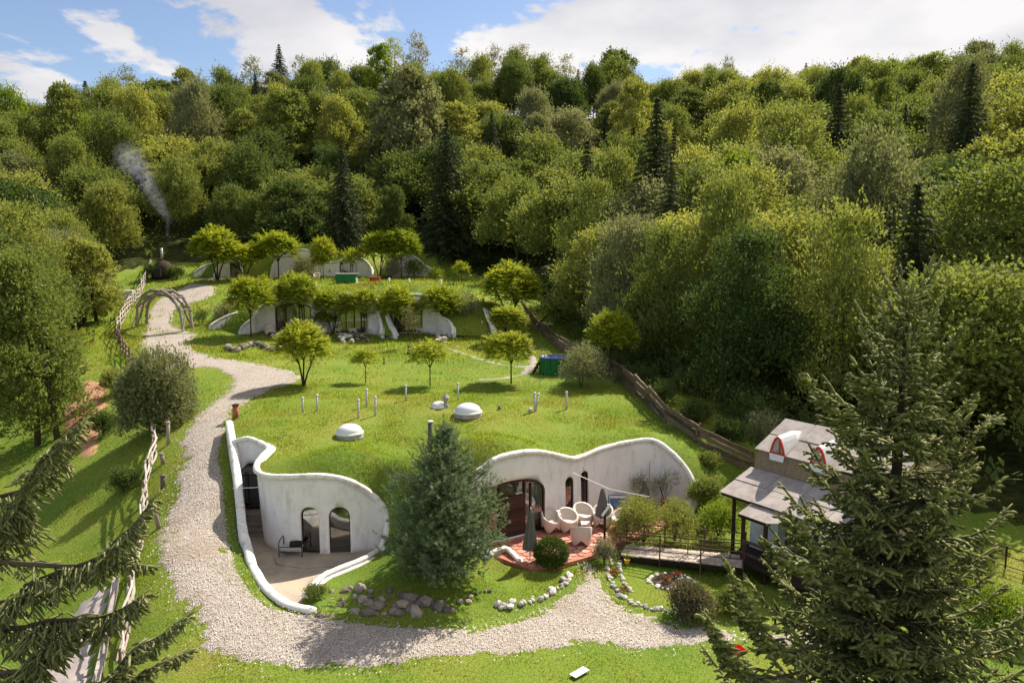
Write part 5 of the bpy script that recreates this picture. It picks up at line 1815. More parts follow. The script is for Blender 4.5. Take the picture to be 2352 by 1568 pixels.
H2, roof2_z, roof2_poly, W2 = far_house(
    'earth_house', 'second white earth house with three arched bays behind a row of sumacs', [
        [(551, 770, 69.8), (556, 750, 70.0), (581, 730, 70.6), (591, 712, 71.2), (606, 698, 71.8), (621, 687, 72.2), (644, 677, 72.4), (679, 674, 72.5), (704, 680, 72.5), (721, 690, 72.6), (738, 697, 72.7), (755, 688, 72.6), (775, 677, 72.5), (800, 674, 72.5), (830, 676, 72.4), (854, 682, 72.2), (866, 694, 71.9), (870, 722, 71.3), (876, 747, 70.6), (875, 769, 70.2)],
        [(914, 771, 69.8), (902, 748, 70.6), (892, 725, 71.4), (900, 702, 72.1), (922, 684, 72.5), (949, 676, 72.6), (980, 681, 72.5), (1000, 702, 72.2), (1011, 725, 71.6), (1029, 735, 71.0), (1039, 750, 70.4), (1040, 769, 69.9)]],
    [(0, 674, 740, 3.4, 2.6, (-0.75, 0.55, 1.0)), (0, 806, 740, 3.2, 2.5, (-0.5, 0.3, 0.95)), (1, 938, 740, 2.7, 2.5, (-0.4, 0.5))],
    [G(x, y, .05) for x, y in [(4.5, 80), (1, 87), (-6, 89.5), (-14, 89.5), (-22, 88), (-26, 84)]], [at(700, 664, 77), at(800, 660, 78), at(950, 660, 78), at(850, 657, 84), at(1040, 668, 77), at(620, 676, 78)],
    [G(-30, 74, .05)], [G(-2.5, 70.5, .05), G(1.5, 73, .05)], (-13, 76, 4.4))
H3, roof3_z, roof3_poly, W3 = far_house(
    'earth_house', 'furthest white earth house half hidden by sumacs below the dark wood', [
        [(494, 636, 105), (497, 622, 105.4), (505, 608, 106), (525, 599, 106.4), (550, 601, 106.4), (558, 620, 105.8), (560, 636, 105.2)],
        [(624, 637, 105), (626, 620, 105.4), (632, 600, 106), (650, 580, 106.6), (690, 572, 107), (720, 580, 107), (738, 600, 107), (770, 602, 107), (800, 590, 107), (835, 596, 106.6), (852, 615, 106), (853, 635, 105.2)],
        [(905, 632, 106), (915, 605, 107), (935, 588, 107.5), (955, 592, 107.3), (975, 608, 106.8), (1000, 624, 106), (1016, 640, 105)]],
    [(1, 700, 625, 2.6, 2.2, (-.4, .4)), (1, 800, 625, 2.4, 2.1, (0.3,)), (0, 540, 628, 1.4, 2.0, ())],
    [G(x, y, .1) for x, y in [(-4, 116), (-14, 121), (-28, 122), (-42, 119)]], [at(700, 568, 112), at(820, 575, 112), at(930, 582, 112), at(530, 592, 112), at(590, 600, 110), at(880, 600, 110)],
    [G(-46, 108, .05)], [G(-8, 107, .05)], (-24, 110, 8.3))
# free wing walls
def wing(label, picks, th=0.3):
    top = np.array([at(*p) for p in picks]); tc = catmull(top, 4)
    t = thing('wing_wall', tuple(G(*top[0][:2])), label, 'wall')
    bc = tc.copy(); bc[:, 2] = gz(tc[:, 0], tc[:, 1]) - .4; bc[:, 2] = np.minimum(bc[:, 2], tc[:, 2] - .2)
    ribbon_wall('wall_body', tc, bc, th, MAT['white_plaster'], t, rows=2)
    parapet('coping', tc, 0.17, 0.1, MAT['parapet_plaster'], t, 3)


wing('short white wing wall on the bank left of the second house', [(482, 748, 71.5), (500, 736, 72), (525, 724, 72.4), (545, 718, 72.8)])
wing('low white wing wall on the slope left of the furthest house', [(445, 627, 106), (458, 616, 106.4), (475, 608, 107), (495, 603, 107.5)])
wing('leaning white wing wall at the right shoulder of the second house', [(1112, 709, 74), (1122, 735, 72), (1134, 758, 70)])


# ------------------------------------------------------------------ armchairs, table
def armchair_meshes():
    n = 28
    V, F = [], []
    A = [2 * math.pi * k / n for k in range(n)]     # 0 = front (-y)
    def pt(a, rx, ry, z): return (rx * math.sin(a), -ry * math.cos(a), z)
    rows = []
    def rim(a):
        b = (1 - math.cos(a)) / 2
        return 0.40 + 0.36 * b ** 0.8
    def foot(a):
        f = abs(math.sin(2 * a))                     # four feet, arches between
        return 0.24 * (1 - f) ** 0.7
    rows.append([pt(a, .355, .345, foot(a)) for a in A])
    rows.append([pt(a, .385, .37, .30) for a in A])
    rows.append([pt(a, .40, .385, rim(a) - .03) for a in A])
    rows.append([pt(a, .385, .37, rim(a)) for a in A])
    rows.append([pt(a, .335, .32, rim(a) - .02) for a in A])
    rows.append([pt(a, .29, .285, .40 + .1 * ((1 - math.cos(a)) / 2)) for a in A])
    rows.append([pt(a, .2, .2, .375) for a in A])
    for r_ in rows: V += r_
    for i in range(len(rows) - 1):
        for k in range(n):
            k2 = (k + 1) % n
            F.append((i * n + k, i * n + k2, (i + 1) * n + k2, (i + 1) * n + k))
    m1 = MB().add(V[:5 * n], [f for f in F if max(f) < 5 * n])
    m2 = MB().add(V[4 * n:], [tuple(i - 4 * n for i in f) for f in F if min(f) >= 4 * n] + [tuple(2 * n + k for k in range(n))])
    return m1.mesh('shell', True), m2.mesh('seat', True)


SHELL, SEAT = armchair_meshes()
for m_ in (SHELL, SEAT): m_.materials.append(MAT['chair_plastic'])


def armchair(loc, rz, label, group, s=1.0):
    t = thing('tub_armchair', loc, label, 'armchair', group, rz, s)
    link('shell', SHELL, None, t, True); link('seat', SEAT, None, t, True)


TZ = 0.3
for u, v, rz, lab in [
    (1266, 1217, 0.5, 'cream tub armchair at the left end of the row by the glazed front'), (1304, 1216, 0.35, 'cream tub armchair, second from the left in the terrace row'),
    (1339, 1203, 0.3, 'cream tub armchair, tallest of the terrace row beside the little table'), (1384, 1206, -0.3, 'cream tub armchair hidden behind the closed parasol by the bridge'),
    (1427, 1213, -1.1, 'cream tub armchair half behind the leafy terrace bush'), (1334, 1247, 3.1, 'cream tub armchair with its back to the viewer at the terrace front')]:
    p = onz(u, v, TZ); armchair((p[0], p[1], TZ), rz, lab, 'armchairs on the red terrace', 1.2)
p = onz(1345, 1219, TZ)
st = thing('side_table', (p[0], p[1], TZ), 'small square cream table between the terrace armchairs', 'table')
MB().box((0, 0, .36), (.42, .42, .05)).build('table_top', MAT['chair_plastic'], st, local=True)
for sx in (-1, 1):
    for sy in (-1, 1): MB().tube([(sx * .18, sy * .18, 0), (sx * .16, sy * .16, .34)], [.03, .035], 8).build('leg', MAT['chair_plastic'], st, local=True)
for u, v, rz, lab in [(620, 768, 0.3, 'grey-looking tub armchair by the left wing of the second house'), (742, 768, -0.4, 'tub armchair at the right end of the left bay of the second house'), (775, 764, .2, 'tub armchair at the left of the middle bay of the second house'), (812, 765, 0, 'tub armchair in the middle of the middle bay of the second house'), (853, 766, -.3, 'tub armchair at the right of the middle bay of the second house'),
                      (903, 764, .3, 'tub armchair at the left of the right-hand bay of the second house'), (966, 764, -.2, 'tub armchair at the right of the right-hand bay of the second house'), (690, 634, .1, 'tub armchair left of the silvery shrub at the furthest house'), (728, 634, -.1, 'tub armchair right of the silvery shrub at the furthest house')]:
    g = ground(u, v) if v > 700 else G(*at(u, v, 103.5)[:2])
    armchair(tuple(g), rz, lab, 'armchairs before the far houses', 1.25)


# ------------------------------------------------------------------ red terrace
o = MB().prism(TERR, 0.1, 0.272).build('terrace_base', MAT['paving_joint']); tag(o, kind='structure')
PAVE = []
for k in range(8):
    rr = random.Random(k); n = rr.choice([5, 6, 6, 7])
    PAVE.append(MB().prism([(0.19 * math.cos(2 * math.pi * i / n + rr.uniform(-.2, .2)) * rr.uniform(.85, 1.1), 0.17 * math.sin(2 * math.pi * i / n + rr.uniform(-.2, .2)) * rr.uniform(.85, 1.1)) for i in range(n)], -.02, 0.022).mesh('paving_stone'))
    PAVE[-1].materials.append(MAT['red_paving'])
rr = random.Random(3); cnt = 0
row = 0
y = 28.0
while y < 37.4:
    x = -2.5 + (row % 2) * 0.19
    while x < 9.5:
        px, py = x + rr.uniform(-.03, .03), y + rr.uniform(-.03, .03)
        if bool(inside(TERR, np.array([px]), np.array([py]))[0]) and float(poly_near(TERR, np.array([px]), np.array([py]))[0]) > .14 and cnt < 299 and not (px > 4.6 and py > 34.6 and rr.random() < .0):
            q = bpy.data.objects.new('paving_stone', PAVE[rr.randrange(8)]); COL.objects.link(q); q.parent = o
            q.location = (px, py, 0.275 + rr.uniform(0, .006)); q.rotation_euler = (0, 0, rr.uniform(0, 6.28)); cnt += 1
        x += 0.385
    y += 0.345; row += 1


def parasol(u, v, vt, label, z=TZ, lean=0.0, r=0.2, Y=None):
    b = onz(u, v, z) if Y is None else at(u, v, Y)
    top = at(u + lean, vt, b[1]); h = top[2] - b[2]
    t = thing('closed_parasol', tuple(b), label, 'parasol', 'folded parasols on the terrace')
    MB().tube([(0, 0, 0), (top[0] - b[0], 0, h + .03)], .022, 8).build('pole', MAT['grey_wood'], t, local=True)
    n = 16; vs, fs = [], []
    prof = [(.02, h), (.08, h - .14), (.17, h * .6), (.26, h * .3), (.27, h * .22), (.12, h * .24)]
    for rr_, z_ in prof:
        for k in range(n):
            a = 2 * math.pi * k / n; q = rr_ * r / .2 * (1 + (.22 if k % 2 else -.14) * min(1, rr_ * 8))
            f = z_ / h
            vs.append((q * math.cos(a) + (top[0] - b[0]) * f, q * math.sin(a), z_))
    for i in range(len(prof) - 1):
        for k in range(n): fs.append((i * n + k, i * n + (k + 1) % n, (i + 1) * n + (k + 1) % n, (i + 1) * n + k))
    MB().add(vs, fs).build('canopy', MAT['parasol_cloth'], t, local=True)
    MB().lathe((top[0] - b[0], 0, h), [(.03, -.02), (.03, .03), (.008, .07)], 8).build('finial', MAT['white_paint'], t, local=True)


parasol(1217, 1286, 1167, 'folded dark grey parasol beside the clipped ball bush', lean=2)
parasol(1384, 1208, 1120, 'folded dark grey parasol in front of the blue pool panel', r=.22)
parasol(1481, 1170, 1102, 'folded dark grey parasol among the potted oleanders', r=.2)


def pot_plant(u, v, h, w, label, mat, pmat='pot', z=TZ, leaf=.1, n=160, flower=None, pr=.2):
    b = onz(u, v, z)
    t = thing('potted_plant', tuple(b), label, 'plant')
    MB().lathe((0, 0, 0), [(pr * .7, 0), (pr, pr * 1.5), (pr * 1.08, pr * 1.5), (pr * 1.08, pr * 1.7)], 14).build('pot', MAT[pmat], t, local=True)
    r = np.random.default_rng(int(u))
    V, F = spray_crown(r, [(r.uniform(-.2, .2) * w, r.uniform(-.2, .2) * w, pr * 1.6 + h * (.4 + .2 * k), w * .35) for k in range(3)], n, 5, w * .35, leaf, leaf * .35, 0.8)
    link('foliage', np_mesh('foliage', V, F), MAT[mat], t, True)
    m = MB()
    for k in range(5): m.tube([(0, 0, pr), (r.uniform(-.3, .3) * w, r.uniform(-.3, .3) * w, pr + h * .7)], .012, 5)
    m.build('stem', MAT['bark'], t, local=True)


pot_plant(1470, 1163, 1.1, 1.0, 'potted oleander left of the folded parasol by the wall', 'leaf_grey', 'pot')
pot_plant(1527, 1163, 1.2, 1.1, 'potted oleander right of the folded parasol by the wall', 'leaf_grey', 'pot')
pot_plant(1440, 1295, .25, .4, 'little yellow pot plant beside the footbridge', 'leaf_bright', 'yellow_pot', z=0.05, leaf=.05, n=60, pr=.12)
p, n = wall_spot(topRc, baseRc, 1413, 1150)
t = thing('pool_panel', (p[0], p[1] - .15, TZ), 'blue folded pool panel leaning on the white wall', 'panel')
MB().box((0, -.02, .3), (1.0, .04, .6), rot=Matrix.Rotation(-.12, 3, 'X')).build('panel', MAT['blue_pool'], t, local=True)
MB().box((.1, -.06, .52), (.8, .05, .1), rot=Matrix.Rotation(-.12, 3, 'X')).build('white_band', MAT['white_paint'], t, local=True)
MB().tube([(-.3, -.1, .02), (-.3, -.05, .85)], .015, 6).build('strut', MAT['white_paint'], t, local=True)
# two canes leaning on the wall
for k, (u, v0, v1) in enumerate([(1497, 1160, 1058), (1525, 1160, 1062)]):
    b = onz(u - 8, v0, TZ); e = at(u + (3 if k else -4), v1, b[1] + .4)
    o = MB().tube([b, e], .012, 6).build('cane', MAT['grey_wood']); tag(o, ['thin cane leaning left among the oleanders', 'thin cane leaning right among the oleanders'][k], 'cane', 'canes by the wall')


# ------------------------------------------------------------------ metal bed frame in the court
b = onz(672, 1272, 0.08)
t = thing('folding_bed_frame', tuple(b), 'black tubular folding bed frame with bedding against the white wall', 'bed frame')
for sx in (-.48, .48):
    MB().tube([(sx, -.28, 0), (sx, -.28, .55), (sx + .02, -.2, .68), (sx + .04, .2, .72), (sx + .04, .28, .6), (sx + .04, .28, 0)], .02, 6).build('end_frame', MAT['black_metal'], t, local=True)
for sy, z in ((-.28, .2), (.28, .2), (-.28, .42)):
    MB().tube([(-.48, sy, z), (.5, sy, z)], .016, 6).build('rail', MAT['black_metal'], t, local=True)
m = MB().box((0, 0, .3), (.85, .45, .14), rz=.05).build('mattress', MAT['curtain'], t, local=True); bevel(m, .04, 2)
m = MB().box((.15, 0, .46), (.5, .4, .16), rz=.3).build('blanket', MAT['dark_wood'], t, local=True); bevel(m, .05, 2)


# ------------------------------------------------------------------ stones
def rock_mesh(name, seed, sub=2):
    r = np.random.default_rng(seed)
    bm = bmesh.new(); bmesh.ops.create_icosphere(bm, subdivisions=sub, radius=.5)
    off = r.uniform(0, 50, 3); pl = [unit(r.normal(size=3)) for _ in range(5)]
    for v in bm.verts:
        p = np.array(v.co)
        for q in pl:
            d = p @ q
            if d > .36: p = p - q * (d - .36) * .9
        p = p * (1 + .25 * (float(vnoise(p[0] * 3 + off[0], p[1] * 3 + p[2] * 2 + off[1], 1)) - .5))
        v.co = p
    me = bpy.data.meshes.new(name); bm.to_mesh(me); bm.free()
    return me


ROCKS = {m: [] for m in ('field_stone', 'pale_stone')}
for mname in ROCKS:
    for k in range(8):
        me = rock_mesh('stone', 40 + k + (20 if mname == 'pale_stone' else 0), 1); me.materials.append(MAT[mname]); ROCKS[mname].append(me)


def stones(name, label, pts, mat, cat='stone edging', seed=0):
    """pts: (x, y, z, size)"""
    r = random.Random(seed)
    p0 = pts[len(pts) // 2]
    t = thing(name, (p0[0], p0[1], p0[2]), label, cat)
    for x, y, z, s in pts:
        q = bpy.data.objects.new('stone', r.choice(ROCKS[mat])); COL.objects.link(q); q.parent = t
        q.location = (x - p0[0], y - p0[1], z - p0[2] + s * .18)
        q.scale = (s * r.uniform(.9, 1.35), s * r.uniform(.8, 1.1), s * r.uniform(.6, .85)); q.rotation_euler = (r.uniform(-.3, .3), r.uniform(-.3, .3), r.uniform(0, 6.28))
    return t


def line_stones(picks, n, smin, smax, seed, width=0.0, zf=None, z=None):
    r = random.Random(seed)
    c = catmull([onz(u, v, z) if z is not None else (on_roof(u, v)) for u, v in picks], 8)
    out = []
    for k in range(n):
        f = (k + r.random() * .6) / n * (len(c) - 1); i = min(len(c) - 2, int(f)); p = c[i] + (c[i + 1] - c[i]) * (f - i)
        x, y = p[0] + r.uniform(-1, 1) * width, p[1] + r.uniform(-1, 1) * width
        out.append((x, y, float(surf_z(x, y)) if z is None else float(max(surf_z(x, y), z - .3)), r.uniform(smin, smax)))
    return out


rw = []
for rowv, n, a in [(1412, 19, 0), (1396, 17, 1), (1378, 15, 2), (1360, 9, 3)]:
    r_ = random.Random(a)
    for k in range(n):
        u = 722 + a * 12 + (k + r_.random() * .6) / n * (330 - a * 45); v = rowv + r_.uniform(-5, 5) - 8 * math.sin(math.pi * (u - 722) / 600) - (u - 722) * .0 + 0.01
        p = on_roof(u, v); rw.append((p[0], p[1], p[2] - .06, r_.choice([.16, .22, .28, .34, .45, .6])))
stones('rock_garden_wall', 'rough dry wall of grey and brown boulders in the shade of the blue pine', rw, 'field_stone', 'stone wall', 2)
stones('path_edging', 'short row of pale stones edging the lawn left of the gravel path', line_stones([(1138, 1392), (1180, 1390), (1225, 1378), (1265, 1358), (1295, 1338), (1312, 1322)], 34, .14, .34, 5, .12), 'pale_stone', seed=3)
stones('rockery_stones', 'few loose stones lying on the mound right of the pine', line_stones([(1040, 1385), (1085, 1372), (1120, 1362)], 7, .12, .3, 6, .3), 'field_stone', seed=4)
bo = line_stones([(1405, 1285), (1398, 1315), (1406, 1345), (1430, 1372), (1470, 1392), (1520, 1400), (1562, 1408)], 42, .13, .28, 7, .08, z=0.0) + line_stones([(1425, 1283), (1424, 1315), (1432, 1340), (1452, 1362)], 20, .12, .24, 8, .05, z=0.0)
stones('flower_border_stones', 'double row of pale stones curving along the right side of the gravel path', bo, 'pale_stone', seed=5)
c0 = onz(1543, 1337, 0.0); ring = [(c0[0] + .85 * math.cos(a) + random.uniform(-.05, .05), c0[1] + .68 * math.sin(a), 0.0, random.uniform(.14, .26)) for a in np.linspace(0, 6.28, 24)[:-1]]
stones('flower_ring', 'ring of pale stones round a flower bed on the small lawn', ring, 'pale_stone', seed=6)
o = MB().lathe((c0[0], c0[1], 0.0), [(.78, 0), (.7, .08), (.3, .12)], 18).build('flower_bed', MAT['soil'], None, True); tag(o, kind='structure')


def flowers(u, v, label, mat, n=24, w=.2, z=0.08, leafm='leaf_deep'):
    b = onz(u, v, z); t = thing('flower_clump', tuple(b), label, 'flowers')
    r = np.random.default_rng(int(u * 3 + v))
    V, F = spray_crown(r, [(0, 0, .08, w * .7)], 60, 4, .1, .06, .03, .9); link('foliage', np_mesh('foliage', V, F), MAT[leafm], t, True)
    c = np.c_[r.normal(size=(n * 4, 2)) * w * .5, r.uniform(.12, .26, n * 4)]
    V, F = leaf_quads(c, unit(r.normal(size=(n * 4, 3))), .06, .05, r); link('blossom', np_mesh('blossom', V, F), MAT[mat], t, True)


flowers(1531, 1338, 'red flowers at the left of the stone ring', 'red_flower'); flowers(1553, 1328, 'red flowers at the back of the stone ring', 'red_flower')
flowers(1411, 1322, 'orange red flowers in the border beside the path', 'red_flower', z=.05); flowers(1434, 1362, 'orange flowers at the bend of the stone border', 'terracotta', z=.05)
flowers(1566, 1335, 'white flowers at the right of the stone ring', 'white_paint', 10)
for k, (u0, v0, n, lab) in enumerate([(795, 782, 16, 'pile of rocks on the lawn before the middle bay of the second house'), (832, 780, 16, 'upright rock pile right of the first pile by the second house'), (1008, 780, 14, 'rocks edging the grass before the right-hand bay of the second house'), (640, 775, 16, 'row of stones under the left bay of the second house')]):
    r_ = random.Random(k); pts = []
    for q in range(n):
        g = ground(u0 + r_.uniform(-16, 16) * (1.6 if k == 3 else 1), v0 + r_.uniform(-9, 9) * (.5 if k == 3 else 1)); pts.append((g[0], g[1], g[2] + r_.uniform(0, .35), r_.uniform(.25, .6)))
    stones('rock_pile', lab, pts, 'pale_stone' if k != 1 else 'field_stone', 'rock pile', k + 10)
dw = []
for k in range(34):
    r_ = random.Random(k); g = ground(520 + k * 4.2, 800 + 6 * math.sin(k * .3) + r_.uniform(-3, 4)); dw.append((g[0], g[1], g[2] + .1, r_.uniform(.35, .7)))
stones('dry_stone_wall', 'low mossy dry stone wall above the gravel road left of the lawn', dw, 'field_stone', 'stone wall', 21)
stones('far_stone_edging', 'pale stones edging the beds before the furthest house', [(*G(x, 102.5 + .3 * math.sin(x))[:2], float(gz(x, 102.5)) + .05, .45) for x in np.linspace(-42, -33, 22)], 'pale_stone', seed=22)


# ------------------------------------------------------------------ footbridge
FB = thing('footbridge', tuple(onz(1560, 1290, 0.0)), 'low footbridge with rusty pipe rails leading from the terrace to the small house', 'footbridge')
fa, fb_ = onz(1425, 1274, .34), onz(1706, 1302, .58)
fd_ = unit(fb_ - fa); fn = unit(np.array([-fd_[1], fd_[0], 0])); Lb = float(np.linalg.norm(fb_ - fa)); WB = 1.15
for k in range(18):
    a = fa + fd_ * (Lb * (k + .5) / 18) + fn * WB * .5
    MB().box(a, (Lb / 18 - .012, WB + .03 * (k % 3), .05), rz=math.atan2(fd_[1], fd_[0])).build('deck_board', MAT['bridge_board'], FB)
for s in (0.08, WB - .08):
    MB().beam(fa + fn * s + [0, 0, -.14], fb_ + fn * s + [0, 0, -.14], .1, .2).build('beam', MAT['dark_wood'], FB)
for s, hs in ((0.0, (.32, .62, .95)), (WB, (.32, .62, .95))):
    for q in np.linspace(0.0, 1, 4):
        p = fa + fd_ * Lb * q + fn * s
        MB().beam(p + [0, 0, -.5], p + [0, 0, 1.0 if q > 0 or s > 0 else 1.0], .05, .05, up=(1, 0, 0)).build('post', MAT['rust_rail'], FB)
    for h in hs:
        MB().tube([fa - fd_ * .15 + fn * s + [0, 0, h], fb_ + fn * s + [0, 0, h]], .024, 8).build('rail', MAT['rust_rail'], FB)
gp = thing('gate_post', tuple(onz(1388, 1262, .25)), 'tall dark timber post with a pale bracket where the footbridge leaves the terrace', 'post')
q0 = onz(1388, 1262, .25)
MB().beam(q0, (q0[0], q0[1], 2.1), .09, .09, up=(1, 0, 0)).build('post_body', MAT['dark_wood'], gp)
MB().beam((q0[0] - .12, q0[1] - .05, 1.75), (q0[0] + .2, q0[1] - .05, 2.25), .05, .1).build('bracket', MAT['white_paint'], gp)


# ------------------------------------------------------------------ small house on the right
SHT, SHN = np.array([.57, -.82, 0]), np.array([-.82, -.57, 0])
SHO = np.array([12.2, 33.0, 0])
def sh(t, s, z): return SHO + SHT * t + SHN * s + np.array([0, 0, z])


SH = thing('small_house', tuple(sh(3, 1, 0)), 'small timber house with patched grey roof, red-framed dormers and a porch', 'house')


def panel(a, b, c, d, th, name, mat, par=None):
    """a thick sheet with corners a b c d"""
    P = [Vector(x) for x in (a, b, c, d)]
    n = (P[1] - P[0]).cross(P[3] - P[0]).normalized() * th
    return MB().add(P + [p - n for p in P], [(0, 1, 2, 3), (7, 6, 5, 4), (0, 4, 5, 1), (1, 5, 6, 2), (2, 6, 7, 3), (3, 7, 4, 0)]).build(name, MAT[mat], par or SH)


PROFILE = [(0.0, 5.32), (2.05, 4.28), (2.28, 3.5), (4.25, 2.78)]
LEN = 6.0
rr = random.Random(8)
for (s0, z0), (s1, z1), rows, name, mat in [(PROFILE[0], PROFILE[1], 2, 'roof_sheet', 'roof_board'), (PROFILE[2], PROFILE[3], 2, 'roof_sheet', 'roof_board')]:
    for i in range(rows):
        cols = 4
        for k in range(cols):
            f0, f1 = i / rows, (i + 1) / rows
            ta, tb = -.12 + (LEN + .2) * k / cols, -.12 + (LEN + .2) * (k + 1) / cols
            j = rr.uniform(0, .02); g_ = .012
            A = sh(ta + g_, s0 + (s1 - s0) * f0, z0 + (z1 - z0) * f0 + j); B = sh(ta + g_, s0 + (s1 - s0) * f1 + .03, z0 + (z1 - z0) * f1 + j + .01)
            C = sh(tb - g_, s0 + (s1 - s0) * f1 + .03, z0 + (z1 - z0) * f1 + j + .01); D = sh(tb - g_, s0 + (s1 - s0) * f0, z0 + (z1 - z0) * f0 + j)
            panel(A, B, C, D, .03, name, mat)
for k in range(4):
    ta, tb = LEN * k / 4 + .01, LEN * (k + 1) / 4 - .01
    panel(sh(ta, 1.98, 4.28), sh(ta, 2.22, 3.45), sh(tb, 2.22, 3.45), sh(tb, 1.98, 4.28), .04, 'wall_board', 'osb_board')
# far side of the roof, gable ends, walls
panel(sh(-.1, 0, 5.31), sh(LEN + .1, 0, 5.31), sh(LEN + .1, -2.05, 4.25), sh(-.1, -2.05, 4.25), .04, 'roof_sheet', 'roof_board')
panel(sh(0, -2.05, 4.24), sh(LEN, -2.05, 4.24), sh(LEN, -2.4, 0), sh(0, -2.4, 0), .06, 'wall', 'pale_blue_wall')
for t_ in (0.03, LEN - .03):
    P = [sh(t_, 0, 5.27), sh(t_, 1.95, 4.26), sh(t_, 2.18, 3.46), sh(t_, 2.3, 0), sh(t_, -2.4, 0), sh(t_, -2.05, 4.2)]
    MB().add(P, [tuple(range(6))]).build('gable', MAT['osb_board'], SH)
panel(sh(.05, 2.32, 3.45), sh(.05, 2.36, 0.0), sh(LEN - .05, 2.36, 0.0), sh(LEN - .05, 2.32, 3.45), .06, 'wall', 'pale_blue_wall')
panel(sh(.9, 3.5, 2.0), sh(.9, 3.5, .5), sh(2.2, 3.5, .5), sh(2.2, 3.5, 2.0), .05, 'porch_screen', 'pale_blue_wall')
# porch roof, floor, posts
for k in range(2):
    panel(sh(1.45 + k * 1.1, 4.2, 2.72), sh(1.45 + k * .68, 5.0, 2.46), sh(1.45 + (k + 1) * .675 - .01, 5.0, 2.46), sh(1.45 + (k + 1) * 1.1 - .01 + k * .6, 4.2, 2.72), .03, 'porch_roof_sheet', 'roof_board')
panel(sh(.4, 2.4, .58), sh(1.1, 5.05, .58), sh(5.8, 5.05, .58), sh(5.8, 2.4, .58), .1, 'porch_floor', 'dark_wood')
for t_, s_, zt in [(1.6, 4.85, 2.46), (2.65, 4.85, 2.46), (.45, 4.0, 2.82), (4.3, 4.1, 2.78), (5.8, 4.1, 2.78), (3.6, 4.85, 2.4)]:
    MB().beam(sh(t_, s_, -.1), sh(t_, s_, zt), .13, .13, up=(1, 0, 0)).build('post', MAT['dark_wood'], SH)
MB().beam(sh(-.1, 4.12, 2.7), sh(LEN, 4.12, 2.7), .1, .14).build('eaves_beam', MAT['dark_wood'], SH)
MB().beam(sh(1.4, 4.9, 2.36), sh(2.85, 4.9, 2.36), .08, .12).build('porch_beam', MAT['dark_wood'], SH)
for h in (.9, 1.4):
    MB().beam(sh(1.6, 4.9, h), sh(5.6, 4.9, h - .05), .06, .1).build('porch_rail', MAT['rust_rail'], SH)
MB().tube([sh(2.6, 5.0, 1.75), sh(5.6, 5.1, 1.6)], .025, 6).build('white_pipe', MAT['white_paint'], SH)
# dormers
for t0 in (1.05, 2.95, 4.85):
    w, h = .36, .8
    n = 9
    out = []
    for k in range(n + 1):
        q = -1 + 2 * k / n
        out.append((q * w, h * (1 - abs(q) ** 1.9)))
    zb, s0 = 4.27, 2.12
    F0 = [sh(t0 + x, s0, zb + z) for x, z in out]
    tip = sh(t0 + .05, .55, 5.06)
    B0 = [sh(t0 + x * .75, 1.1, 4.75 + z * .52) for x, z in out]
    vs = [Vector(p) for p in F0 + B0] + [Vector(tip)]; m = n + 1
    fs = [(i, i + 1, m + i + 1, m + i) for i in range(n)] + [(m + i, m + i + 1, 2 * m) for i in range(n)]
    d = MB().add(vs, fs).build('dormer', MAT['white_paint'], SH, False)
    sm = d.modifiers.new('thick', 'SOLIDIFY'); sm.thickness = .05
    inn = [(x * .94, z * .9 + .03) for x, z in out]
    MB().add([sh(t0 + x, s0 - .06, zb + z) for x, z in inn], [tuple(range(m))]).build('pane', MAT['curtain'], d)
    wf = MB()
    for (x0, z0), (x1, z1) in zip(inn[:-1], inn[1:]): wf.beam(sh(t0 + x0, s0 - .01, zb + z0), sh(t0 + x1, s0 - .01, zb + z1), .06, .07)
    wf.beam(sh(t0 - w, s0 - .01, zb + .05), sh(t0 + w, s0 - .01, zb + .05), .06, .07); wf.beam(sh(t0 + .1, s0, zb + .05), sh(t0 + .1, s0, zb + h * .86), .05, .05)
    wf.build('window_frame', MAT['red_paint'], d)
    panel(sh(t0 - w, s0 + .02, zb + .02), sh(t0 - w * .9, s0 + .06, zb - .25), sh(t0 + w * .9, s0 + .06, zb - .25), sh(t0 + w, s0 + .02, zb + .02), .02, 'sill_flashing', 'white_paint', d)


